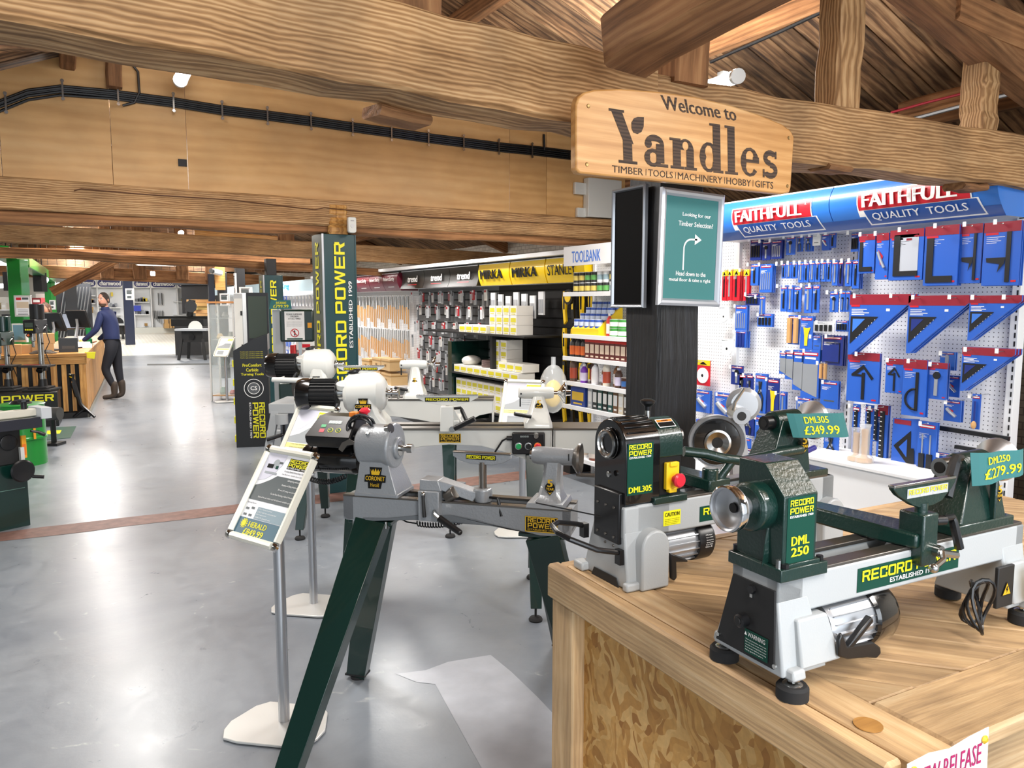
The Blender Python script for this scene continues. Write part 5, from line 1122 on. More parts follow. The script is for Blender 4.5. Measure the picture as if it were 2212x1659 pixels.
# serifed display letters built from strokes
def serif_geo(s):
    key = ('sf', s)
    if key in TXT: return TXT[key]
    A = lambda cx, cy, rx, ry, a0, a1, t0, t1, n=12: ('arc', cx, cy, rx, ry, a0, a1, t0, t1, n)
    G = { # width, strokes; x height 1.0
     'Y': (1.12, [('q', .0, 1.62, .4, 1.62, .82, .62, .46, .62), (-.06, 1.54, .5, 1.62), (.42, 0, .76, .7), (.24, 0, .94, .09), ('leaf',)]),
     'a': (1.0, [A(.44, .70, .37, .30, 0, 178, .12, .26), (.50, .12, .81, .72), A(.38, .27, .35, .29, 20, 330, .24, .15), (.52, 0, .96, .1), ('dot', .2, .7, .14)]),
     'n': (1.12, [(.1, 0, .42, .9), (.0, 0, .54, .09), (-.02, .9, .42, .98), A(.62, .62, .34, .37, 0, 178, .31, .10), (.65, 0, .96, .64), (.56, 0, 1.08, .09)]),
     'd': (1.06, [A(.42, .49, .4, .5, 25, 335, .29, .13), (.6, .02, .92, 1.62), (.46, 1.54, .92, 1.62), (.6, 0, 1.04, .09)]),
     'l': (.6, [(.12, 0, .44, 1.62), (0, 1.54, .44, 1.62), (.0, 0, .57, .09)]),
     'e': (.96, [A(.46, .49, .42, .5, 5, 322, .29, .13), (.28, .47, .88, .58), (.6, .5, .88, .68)]),
     's': (.84, [A(.4, .71, .33, .28, 20, 275, .17, .25), A(.4, .28, .35, .29, -160, 95, .17, .25), (.62, .7, .7, .96), (.04, .02, .12, .3)]),
    }
    vs, fs = [], []; x = 0
    for ch in s:
        w, st = G[ch]
        for q in st:
            n0 = len(vs)
            if q[0] == 'q':
                pts = [(q[i], q[i + 1]) for i in (1, 3, 5, 7)]
                ar = sum(pts[i][0] * pts[(i + 1) % 4][1] - pts[(i + 1) % 4][0] * pts[i][1] for i in range(4))
                if ar < 0: pts = pts[::-1]
            elif q[0] == 'arc':
                _, cx, cy, rx, ry, a0, a1, t0, t1, n = q
                for i in range(n + 1):
                    t = R(a0 + (a1 - a0) * i / n); th = t0 + (t1 - t0) * abs(math.sin(t)); c, s_ = math.cos(t), math.sin(t)
                    vs.append((x + cx + rx * c, cy + ry * s_)); vs.append((x + cx + (rx - th) * c, cy + (ry - th * .8) * s_))
                for i in range(n): fs.append((n0 + 2 * i, n0 + 2 * i + 2, n0 + 2 * i + 3, n0 + 2 * i + 1))
                continue
            elif q[0] == 'leaf':
                pts = [(.82, .98), (.98, .95), (1.13, 1.03), (1.22, 1.2), (1.24, 1.5), (1.0, 1.48), (.86, 1.42), (.76, 1.28), (.76, 1.1)]
            elif q[0] == 'dot': pts = [(q[1] + q[3] * math.cos(PI * i / 5), q[2] + q[3] * math.sin(PI * i / 5)) for i in range(10)]
            else: pts = [(q[0], q[1]), (q[2], q[1]), (q[2], q[3]), (q[0], q[3])]
            vs += [(x + a, b) for a, b in pts]; fs.append(tuple(range(n0, n0 + len(pts))))
        x += w + .06
    ly = [0] * len(vs)
    for i, f in enumerate(fs):
        for j in f: ly[j] = i % 9
    TXT[key] = ([(a / x, b / 1.62, l) for (a, b), l in zip(vs, ly)], fs); return TXT[key]
sgtext('', [(1322, 350), (1686, 388), (1318, 234)], char_wood, 0, serif_geo('Yandles')).build('lettering', parent=sg, smooth=False)
lettering('Welcome to', [(1432, 236), (1592, 262), (1426, 205)], .035)
for w, xa, xb in (('TIMBER', 1322, 1389), ('TOOLS', 1400, 1453), ('MACHINERY', 1464, 1560), ('HOBBY', 1569, 1622), ('GIFTS', 1631, 1670)):
    f = lambda x: 372 + (x - 1322) * .1045; lettering(w, [(xa, f(xa)), (xb, f(xb)), (xa, f(xa) - 15)], .006)
for x in (1395, 1459, 1565, 1626):
    a, b = P(x, 379 + (x - 1395) * .104), P(x, 365 + (x - 1395) * .104); k = MB(); k.rect(a[0] - .001, a[0] + .0015, a[1], b[1], -.0008, char_wood); k.build('divider', parent=sg, smooth=False)
for x, y in ((1271, 229), (1704, 298), (1268, 355), (1701, 402)):
    a = P(x, y); MB().lathe([(.007, 0), (.006, .0015), (.003, .001)], (a[0], -.0005, a[1]), (0, -1, 0), mat('brass_screw', 'a98a5a', .35, metal=.8), n=12).build('screw', parent=sg)
# framed direction notice on the front of the post
yf = PCY - .125
qp = LQ((PCX, yf, 0), 0); tl, tr3, br, bl2 = qp(1428, 407), qp(1565, 419), qp(1549, 662), qp(1418, 660)
W3 = ((tr3.x - tl.x) + (br.x - bl2.x)) / 2; H3 = ((tl.z - bl2.z) + (tr3.z - br.z)) / 2
ctr = (tl + tr3 + br + bl2) / 4
fp = thing('notice_frame', 'silver snap frame with teal Timber Selection arrow notice on the black post', 'notice', (PCX + ctr.x, yf, ctr.z)); fp.rotation_euler = (0, R(1.6), 0)
def snap_frame(p, w, h, t=.024, mm=None):
    mm = mm or mat('silver_snap_frame', 'c6cad2', .28, metal=.6)
    pr = [(0, 0), (0, -.008), (t * .35, -.014), (t * .7, -.012), (t, -.003), (t, 0)]
    for sx in (-1, 1):
        vs = []
        for s in (-1, 1):
            for u, d_ in pr: vs.append((sx * (w / 2 - u), d_, s * (h / 2 - u)))
        m = MB(); n = 6; f = [(i, (i + 1) % n, (i + 1) % n + n, i + n) for i in range(n)]; m.add(vs, [x[::-1] for x in f] if sx > 0 else f, mm); m.build('frame_rail', parent=p, smooth=False)
    for sz in (-1, 1):
        vs = []
        for s in (-1, 1):
            for u, d_ in pr: vs.append((s * (w / 2 - u), d_, sz * (h / 2 - u)))
        m = MB(); f = [(i, (i + 1) % n, (i + 1) % n + n, i + n) for i in range(n)]; m.add(vs, f if sz > 0 else [x[::-1] for x in f], mm); m.build('frame_rail', parent=p, smooth=False)
    MB().bb(-w / 2, w / 2, 0, .006, -h / 2, h / 2, mm).build('frame_back', parent=p)
snap_frame(fp, W3, H3, .026)
m = MB(); a, b = W3 / 2 - .022, H3 / 2 - .022
tp_ = mat('notice_teal', '387878', .45); m.rect(-a, a, -b, b, -.001, tp_)
m.text('Looking for our', -a * .36, b * .6, a * 1.06, .018, -.0018, white, .02); m.text('Timber Selection?', -a * .5, b * .43, a * 1.3, .018, -.0018, white, .02)
m.text('Head down to the', -a * .52, -b * .53, a * 1.12, .0165, -.0018, white, .02); m.text('metal floor & take a right', -a * .76, -b * .66, a * 1.56, .0165, -.0018, white, .02)
path = [(-.035, -.08)] + [(-.035, .0)] + [(.0 - .035 * math.cos(R(t)), .0 + .035 * math.sin(R(t))) for t in range(15, 91, 15)] + [(.03, .036)]
for i in range(len(path) - 1):
    (x0, z0), (x1, z1) = path[i], path[i + 1]; L_ = math.hypot(x1 - x0, z1 - z0); nx_, nz_ = -(z1 - z0) / L_ * .0032, (x1 - x0) / L_ * .0032
    m.add([(x0 - nx_, -.0018, z0 - nz_), (x1 - nx_, -.0018, z1 - nz_), (x1 + nx_, -.0018, z1 + nz_), (x0 + nx_, -.0018, z0 + nz_)], [(0, 1, 2, 3)], white)
m.poly([(.018, .016), (.052, .036), (.018, .056)], -.0018, white)
m.build('printed_notice', parent=fp, smooth=False)
# the frame on the left face of the post
fl = thing('notice_frame', 'dark poster frame seen edge-on, left side of the black post', 'notice', (PCX - .125, PCY + .06, ctr.z + .01), R(-90))
snap_frame(fl, .2, .46, .014, mat('grey_frame', '9a9da2', .35, metal=.6)); MB().bb(-.09, .09, -.003, 0, -.218, .218, mat('dark_notice', '060607', .7, spec=.1)).build('printed_notice', parent=fl)
# small fittings
p = at(757, 486, Y=6.2); 
m = MB().prism([(-.035, -.055), (-.02, -.068), (.02, -.068), (.035, -.055), (.035, .05), (.028, .06), (-.028, .06), (-.035, .05)], -.04, 0, white_paint); o = m.build('body', None, bev=.006)
s_ = thing('motion_sensor', 'white motion sensor on the beam above the green column', 'sensor', (p.x, 6.19, p.z)); o.parent = s_
MB().lathe([(.016, 0), (.016, .004)], (0, -.04, -.012), (0, -1, 0), mat('sensor_lens', 'c9c9c9', .3), n=16).build('lens', parent=s_); MB().bb(-.014, .014, -.0415, -.04, .026, .034, mat('grey_print', '9a9a9a', .5)).build('slot', parent=s_)
def wallbox(x0, y0, x1, y1, name, label, d=.09, Y=6.345):
    a, b = at(x0, y0, Y=Y - d), at(x1, y1, Y=Y - d); w, h = b.x - a.x, a.z - b.z
    o = MB().bb(-w / 2, w / 2, -d, 0, -h / 2, h / 2, white_paint).build(name, loc=((a.x + b.x) / 2, Y, (a.z + b.z) / 2), bev=.005, label=label, cat='box'); return o
wallbox(1272, 383, 1342, 473, 'alarm_panel', 'large white alarm panel on the plywood beside the post', .09)
wallbox(1243, 393, 1267, 421, 'junction_box', 'upper small white junction box left of the alarm panel', .04)
wallbox(1248, 448, 1268, 470, 'junction_box', 'lower small white junction box left of the alarm panel', .04)
def lampmat(n, s): return mat(n, 'ffffff', .4, emit=s)
lit = lampmat('lamp_lit', 9.0)
def batten(label, a, b, r=.03, house=True, mm=None):
    a = Vector(a); b = Vector(b); c = (a + b) / 2; T = thing('batten_lamp', label, 'lamp', c); 
    MB().cyl(a - c, b - c, r, mm or lit, n=16).build('diffuser', parent=T)
    if house:
        u_ = (b - a).normalized() * .03
        for p0_, p1_ in ((b - c, b - c + u_), (a - c - u_, a - c)): MB().cyl(p0_, p1_, r * 1.1, white_paint).build('end_cap', parent=T)
        MB().bb(-.02, .02, -.02, .02, r * .8, r * 1.4, white_paint).build('bracket', parent=T)
    return T
a = at(1538, 194, D=3.5); b = at(1612, 160, D=3.05)
batten('lit LED batten lamp behind the welcome sign', at(1535, 186, D=4.3), at(1590, 166, D=3.95), .034)
c = at(394, 165, Y=6.0); batten('lit LED batten lamp hanging before the plywood partition', c + Vector((.0, -.35, .02)), c + Vector((0, .1, 0)), .045)
c = at(391, 503, D=11.5); batten('small lit lamp between the second and third beams', c + Vector((0, -.05, 0)), c + Vector((0, .05, 0)), .035, False)
a, b = at(298, 570, D=15), at(376, 572, D=15); batten('long white batten lamp under the third beam', a, b, .03, True, mat('lamp_dim', 'f4f4f0', .4, emit=1.2))
c = at(330, 591, D=16); batten('small round lit lamp below the long batten', c + Vector((-.04, 0, 0)), c + Vector((.04, 0, 0)), .045, False)
# ------------------------------------------------------------------ shelving along the right-hand side
def peg_mat(name, base, dot='55585c'):
    m, N, L, B = newmat(name)
    tc = N.new('ShaderNodeTexCoord'); sc = N.new('ShaderNodeVectorMath'); sc.operation = 'SCALE'; sc.inputs['Scale'].default_value = 40
    L.new(tc.outputs['Object'], sc.inputs[0]); fr = N.new('ShaderNodeVectorMath'); fr.operation = 'FRACTION'; L.new(sc.outputs[0], fr.inputs[0])
    sb = N.new('ShaderNodeVectorMath'); sb.operation = 'SUBTRACT'; sb.inputs[1].default_value = (.5, .5, .5); L.new(fr.outputs[0], sb.inputs[0])
    ml = N.new('ShaderNodeVectorMath'); ml.operation = 'MULTIPLY'; ml.inputs[1].default_value = (1, 0, 1); L.new(sb.outputs[0], ml.inputs[0])
    ln = N.new('ShaderNodeVectorMath'); ln.operation = 'LENGTH'; L.new(ml.outputs[0], ln.inputs[0])
    lt_ = N.new('ShaderNodeMath'); lt_.operation = 'LESS_THAN'; lt_.inputs[1].default_value = .13; L.new(ln.outputs['Value'], lt_.inputs[0])
    mx = N.new('ShaderNodeMix'); mx.data_type = 'RGBA'; mx.inputs[6].default_value = srgb(base); mx.inputs[7].default_value = srgb(dot); L.new(lt_.outputs[0], mx.inputs[0])
    L.new(mx.outputs[2], B.inputs['Base Color']); B.inputs['Roughness'].default_value = .45
    return m
pegw = peg_mat('white_pegboard', 'e9eaec')
wht = mat('shelf_white', 'e6e7e8', .4)
BLUE = mat('card_blue', '2c5fc0', .3, coat=.3); BLUE2 = mat('card_light_blue', '3d78d6', .3, coat=.3); NAVY = mat('card_navy', '1b2f7c', .35, coat=.3); MAROON = mat('card_maroon', '8c2333', .3, coat=.3)
REDP = mat('card_red', 'c3202e', .35); SILV = mat('blade_silver', 'b9bfc7', .3, metal=.6); YEL = mat('card_yellow', 'f0c81e', .4); TAN = mat('handle_tan', 'c89a62', .5); DGR = mat('tool_black', '15171b', .4)
CLEAR = mat('clear_sleeve', 'eef2f4', .15, alpha=.32); wire = mat('wire_hook', 'b9bcc0', .3, metal=.9)
XW = 4.5
qw = LQ((XW, 0, 0), -PI / 2)     # local x runs towards the camera (-Y), local -y stands out from the wall
def wp(px, py, out=.0): p = qw(px, py, -out); return p
def wthing(o, x, z, y=0.0, X=XW): o.location = (X + y, -x, z); o.rotation_euler = (0, 0, -PI / 2)
# pegboard bays
bay = thing('pegboard_unit', 'white pegboard shop unit of blue packets on hooks, right wall', 'shelving unit', (XW, 0, 0), -PI / 2)
edges = [-5.2, -4.22, -3.22, -2.22]
for i in range(3): MB().bb(edges[i] + .004, edges[i + 1] - .004, 0, .012, .32, 2.25, pegw).build('peg_panel', parent=bay)
for e in edges:
    m = MB().bb(e - .022, e + .022, -.03, .04, 0, 2.27, wht)
    m.build('upright', parent=bay, bev=.002)
m = MB()
for k in range(40): m.bb(-2.22 + .005, -2.22 + .012, -.032, -.029, .4 + k * .046, .428 + k * .046, black_m)
for k in range(40): m.bb(-3.22 - .004, -3.22 + .003, -.032, -.029, .4 + k * .046, .428 + k * .046, black_m)
m.build('slots', parent=bay, kind='stuff')
m = MB().bb(-5.2, -2.24, -.46, 0, .3, .33, wht).bb(-5.2, -2.24, -.47, -.455, .27, .345, wht).bb(-5.2, -2.24, -.4, -.38, 0, .3, wht); m.build('base_shelf', parent=bay, bev=.003)
m = MB().bb(-3.3, -2.24, -.44, -.02, .33, .62, wht).bb(-3.3, -2.24, -.46, -.02, .62, .64, wht); m.build('plinth_step', parent=bay, bev=.003)
MB().bb(-2.24, -2.08, -.03, -.0, 2.04, 2.34, wht).build('fascia_end', parent=bay, bev=.01)
# curved fascia signs
def curved_sign(name, label, x0, x1, z0, z1, mm, draw, bulge=.16, yb=-.22, group=None, X=XW):
    T = thing(name, label, 'sign', (X, 0, 0), -PI / 2, group)
    def f(u, v, lift=0.0):   # u metres, v 0..1 from the foot
        a = v * 1.0; y = yb - bulge * math.sin(PI * (a * .62 + .12)) + bulge * math.sin(PI * .12); return (u, y - lift, z0 + (z1 - z0) * v)
    m = MB(); n = 10; vs = []
    for i in range(n + 1): vs += [f(x0, i / n), f(x1, i / n)]
    m.add(vs, [(2 * i, 2 * i + 1, 2 * i + 3, 2 * i + 2) for i in range(n)], mm)
    for x, fl in ((x0, 1), (x1, 0)):
        pts = [f(x, i / n) for i in range(n + 1)] + [(x, 0, z1), (x, 0, z0)]; m.add(pts, [tuple(range(len(pts)))[::(1 if fl else -1)]], mm)
    a, b, c, d = f(x0, 1), f(x1, 1), (x1, 0, z1), (x0, 0, z1); m.add([a, b, c, d], [(0, 1, 2, 3)], wht); a, b, c, d = f(x0, 0), f(x1, 0), (x1, 0, z0), (x0, 0, z0); m.add([a, b, c, d], [(3, 2, 1, 0)], wht)
    m.tube([f(x0, 1), f(x1, 1)], .006, wht, n=6)
    m.build('fascia_panel', parent=T)
    k = MB(); draw(k, f); k.build('fascia_print', parent=T, smooth=False)
    return T
def on(k, f, geo, u0, v0, du, dv, mm, lift=.002):
    if len(geo[0]) and len(geo[0][0]) > 2: lift += .011
    vs, fs = geo; k.add([f(u0 + p[0] * du, v0 + p[1] * dv, lift + (p[2] if len(p) > 2 else 0) * .0003) for p in vs], fs, mm)
def grid(nx=6, ny=10, r=0.0):
    vs = [(i / nx, j / ny) for j in range(ny + 1) for i in range(nx + 1)]
    return vs, [(j * (nx + 1) + i, j * (nx + 1) + i + 1, (j + 1) * (nx + 1) + i + 1, (j + 1) * (nx + 1) + i) for j in range(ny) for i in range(nx)]
skyblue = mat('fascia_blue', '2e72c8', .3, coat=.3); midblue = mat('fascia_dark_blue', '1c4f9e', .3, coat=.3)
def faith(x0):
    def d(k, f):
        on(k, f, grid(12, 6), x0, 0, 1.0, .2, midblue, .0015)
        c = x0 + .2; w = .66
        on(k, f, grid(), c - .008, .235, w + .016, .56, white, .003); on(k, f, grid(), c, .37, w, .4, REDP, .0042)
        vs, fs = grid(); k.add([f(c + .02 + a * (w + .02) + (.02 * (1 - b)), .045 + .33 * b, .003) for a, b in vs], fs, white)
        k.add([f(c + .03 + a * (w) + (.02 * (1 - b)), .07 + .29 * b, .0042) for a, b in vs], fs, midblue)
        on(k, f, text_geo('FAITHFULL', .07), c + .03, .425, w - .09, .29, white, .0055)
        on(k, f, text_geo('QUALITY  TOOLS', .02), c + .08, .12, w - .1, .17, white, .0055)
        on(k, f, text_geo('R', .02), c + w - .032, .65, .012, .06, white, .0055)
    return d
curved_sign('fascia_sign', 'blue curved quality tools fascia with red badge, nearer of the two', -3.2, -2.2, 2.055, 2.32, skyblue, faith(-3.2), group='blue fascia signs over the pegboard')
curved_sign('fascia_sign', 'blue curved quality tools fascia with red badge, farther one beside the post', -4.2, -3.205, 2.055, 2.32, skyblue, faith(-4.2), group='blue fascia signs over the pegboard')

# ---- packets
HOOKS = MB().tube([(0, .12, 0), (0, -.06, -.004), (0, -.075, .008)], .0022, wire, n=5).bb(-.009, .009, -.079, -.077, -.012, .014, white).mesh('hook')
NH = [0]
def hook(x, z, y):
    if NH[0] < 290: at_mesh(HOOKS, 'hook', (x, y, z), parent=bay); NH[0] += 1
def card(w, h, style, seed=0):
    m = MB(); t = .008; kind, col_ = style
    main = {'b': BLUE, 'n': NAVY, 'r': BLUE, 'y': REDP, 'c': CLEAR, 'w': white, 'l': BLUE2}[col_]
    m.bb(-w / 2, w / 2, -t / 2, t / 2, -h, 0, main)
    y = -t / 2 - .0012; e = y - .001
    if col_ == 'r':
        m.rect(-w / 2, w / 2, -h * .16, 0, y, MAROON); m.rect(-w * .45, -w * .1, -h * .2, -h * .165, y, REDP); m.poly([(w * .2, -h * .14), (w * .3, -h * .165), (w * .4, -h * .14), (w * .3, -h * .115)], e, MAROON)
        m.rect(w * .3, w * .44, -h * .95, -h * .92, y, REDP)
    elif col_ == 'y': m.rect(-w / 2, w / 2, -h * .2, 0, y, YEL); m.poly([(-w * .3, -h * .17), (w * .3, -h * .17), (0, -h * .05)], e, black_print)
    elif col_ in 'bnl':
        m.rect(-w * .42, w * .42, -h * .12 - .002, -h * .06, y, REDP); m.rect(-w * .36, w * .36, -h * .105, -h * .075, e, white)
    if w > .05 and kind not in ('saw', 'disc'):
        for i in range(3 if w < .1 else 4): m.rect(-w * .42, -w * .42 + w * (.5, .32, .4, .28)[i], -h * (.235 + .03 * i) - .0012 * 1, -h * (.235 + .03 * i) + .0008, y, white)
    T = DGR
    if kind == 'bit': m.bb(-w * .12, w * .12, y - .004, y, -h * .88, -h * .2, SILV if seed % 2 else DGR); m.bb(-w * .06, w * .06, y - .005, y, -h * .3, -h * .16, SILV)
    elif kind == 'square': m.bb(-w * .42, -w * .22, y - .004, y, -h * .94, -h * .2, T).bb(-w * .42, w * .36, y - .004, y, -h * .95, -h * .84, T)
    elif kind == 'window': m.rect(-w * .36, w * .36, -h * .9, -h * .1, y, mat('grey_board', 'aeb4be', .5)); m.bb(-w * .36, -w * .18, y - .004, y, -h * .92, -h * .12, T).bb(-w * .36, w * .36, y - .004, y, -h * .92, -h * .82, T); m.rect(-w * .0, w * .16, -h * .22, -h * .18, e, MAROON)
    elif kind == 'comb':
        m.bb(w * .14, w * .26, y - .004, y, -h * .95, -h * .16, T); m.poly([(-w * .4, -h * .56), (w * .14, -h * .56), (w * .1, -h * .66), (-w * .08, -h * .8), (-w * .02, -h * .66), (-w * .38, -h * .63)], y - .003, T)
    elif kind == 'lines':
        for i in range(5): m.bb(-w * .4 + i * w * .17, -w * .34 + i * w * .17, y - .003, y, -h * .9, -h * .3, SILV)
    elif kind == 'rod':
        m.bb(-w * .22, w * .22, y - .005, y, -h * .97, -h * .1, T)
        for i in range(int(h / .03)): m.rect(-w * .2, w * .0, -h * .95 + i * .03, -h * .95 + i * .03 + .005, y - .006, white)
    elif kind == 'saw': m.poly([(-w * .44, -h * .3), (-w * .44, -h * .86), (w * .42, -h * .98), (w * .42, -h * .3)], y, SILV); m.rect(-w * .3, w * .3, -h * .2, -h * .16, y, white)
    elif kind == 'plier':
        for s_ in (-1, 1): m.tube([(s_ * w * .1, y - .004, -h * .2), (s_ * w * .02, y - .006, -h * .42), (s_ * w * .26, y - .006, -h * .6), (s_ * w * .2, y - .004, -h * .94)], w * .06, T, n=6)
        m.lathe([(w * .14, 0), (w * .14, .01)], (0, y, -h * .44), (0, -1, 0), SILV, n=12)
    elif kind == 'disc': m.lathe([(w * .42, 0), (w * .42, .006)], (0, y, -h * .6), (0, -1, 0), mat('pink_disc', 'b8404c', .5) if seed % 2 else white, n=20); m.lathe([(w * .08, 0), (w * .08, .001)], (0, y - .007, -h * .6), (0, -1, 0), DGR, n=10)
    elif kind == 'ypiece': m.poly([(-w * .12, -h * .9), (w * .12, -h * .9), (w * .14, -h * .6), (w * .34, -h * .34), (w * .1, -h * .36), (-w * .24, -h * .34), (-w * .14, -h * .6)], y - .002, YEL)
    elif kind == 'wood':
        for s_ in (-.3, .28): m.cyl((s_ * w, y - .008, -h * .1), (s_ * w, y - .008, -h * .95), w * .2, TAN, n=8)
    elif kind == 'cutter': m.tube([(-w * .3, y - .006, -h * .4), (-w * .1, y - .006, -h * .55), (w * .25, y - .006, -h * .75)], w * .1, SILV, n=8); m.poly([(-w * .3, -h * .35), (w * .1, -h * .5), (-w * .1, -h * .7)], y - .002, REDP)
    elif kind == 'centre': m.poly([(-w * .35, -h * .44), (w * .02, -h * .24), (w * .35, -h * .5), (w * .28, -h * .54), (w * .03, -h * .32), (-w * .18, -h * .44), (w * .0, -h * .44), (w * .0, -h * .48), (-w * .35, -h * .48)], y - .002, T); m.bb(-w * .02, w * .07, y - .004, y, -h * .94, -h * .4, T)
    elif kind == 'angle':
        m.bb(w * .06, w * .18, y - .004, y, -h * .9, -h * .22, T); m.tube([(w * .08 - w * .42 * math.sin(PI * i / 10), y - .003, -h * .7 + w * .42 * math.cos(PI * i / 10)) for i in range(11)], w * .05, T, n=5)
    elif kind == 'caliper': m.lathe([(w * .18, 0), (w * .18, .006)], (0, y, -h * .35), (0, -1, 0), T, n=16); m.bb(-w * .1, w * .06, y - .005, y, -h * .9, -h * .35, SILV)
    elif kind == 'multi':
        for i in range(4): m.bb(-w * .4 + i * w * .22, -w * .26 + i * w * .22, y - .005, y, -h * .85, -h * .3, T)
    elif kind == 'coping': m.tube([(-w * .3, y - .003, -h * .25), (w * .35, y - .003, -h * .25), (w * .35, y - .003, -h * .9), (-w * .3, y - .003, -h * .9)], .003, T, n=5)
    elif kind == 'brush': m.cyl((0, y - .01, -h * .2), (0, y - .01, -h * .75), w * .12, NAVY, n=8); m.ball((0, y - .012, -h * .88), w * .32, TAN, sc=(1, 1, 1.6), k=6)
    elif kind == 'knife':
        for s_ in (-.22, .2): m.bb(w * s_ - w * .14, w * s_ + w * .14, y - .01, y, -h * .98, -h * .62, T); m.bb(w * s_ - w * .03, w * s_ + w * .03, y - .005, y, -h * .62, -h * .25, SILV)
    elif kind == 'blue2':
        for s_ in (-.26, 0, .26): m.bb(w * s_ - w * .1, w * s_ + w * .1, y - .006, y, -h * .95, -h * .12, NAVY)
    elif kind == 'white': m.rect(-w * .3, w * .3, -h * .75, -h * .7, y, slate)
    m.bb(-.004, .004, y - .001, t / 2 + .001, -.012, -.006, white)
    return m.mesh('packet', smooth=False)
NAMES = {'bit': 'a slim bit', 'square': 'a black L-shaped square', 'window': 'a square on grey backing', 'comb': 'a black combination square', 'lines': 'slim silver pins', 'rod': 'a long black rule', 'saw': 'a silver saw blade', 'plier': 'black-handled pliers', 'disc': 'a round sanding disc', 'ypiece': 'a yellow spreader', 'wood': 'two wooden handles', 'cutter': 'a silver pipe cutter', 'centre': 'a black centre finder', 'angle': 'a curved angle gauge', 'caliper': 'a round-headed gauge', 'multi': 'four black clips', 'coping': 'a wire-framed coping saw', 'brush': 'a wooden-tipped brush', 'knife': 'two black-handled knives', 'blue2': 'three dark blue tools', 'white': 'a plain notice'}
COLN = {'b': 'blue', 'n': 'navy', 'r': 'blue and maroon', 'y': 'red and yellow', 'c': 'clear', 'w': 'white', 'l': 'light blue'}
ROWN = ['top peg row', 'second peg row', 'third peg row', 'fourth peg row', 'fifth peg row', 'sixth peg row', 'lowest peg row']
Z4 = lambda x, y: (1480 + .3309 * x, 380 + .3309 * y)
Z5 = lambda x, y: (1480 + .3309 * x, 750 + .3309 * y)
def packs(rows):
    for ri, zf, items in rows:
        items = sorted(items, key=lambda t: t[0])
        for i, it in enumerate(items):
            x0, y0, x1, y1, kind, col_ = it[:6]; n = it[6] if len(it) > 6 else 1; out = it[7] if len(it) > 7 else .10
            a = wp(*zf(x0, y0), out); b = wp(*zf(x1, y1), out); c0 = wp(*zf(x0, y1), out); c1 = wp(*zf(x1, y0), out)
            xa = (a.x + c0.x) / 2; xb = (b.x + c1.x) / 2; w = abs(xb - xa); zt = (a.z + c1.z) / 2; zb_ = (b.z + c0.z) / 2; h = zt - zb_
            if w < .004 or h < .02: continue
            me = card(w * .97, h, (kind, col_), i)
            base = f"{COLN[col_]} packet with {NAMES[kind]}, {nth(i)} in the {ROWN[ri]}"
            for k in range(n):
                lab = base if n == 1 else base.replace(' packet', ' front packet' if k == 0 else ' rear packet' if k == n - 1 else ' middle packet').replace('with a ', 'with ')
                o = at_mesh(me, 'packet', (0, 0, 0), label=lab, cat='packet', group='packets on the pegboard, ' + ROWN[ri])
                wthing(o, (xa + xb) / 2 + rnd.uniform(-.002, .002), zt - .001 * k, -out + .018 * k)
            hook((xa + xb) / 2, zt - .006, -out + .0)
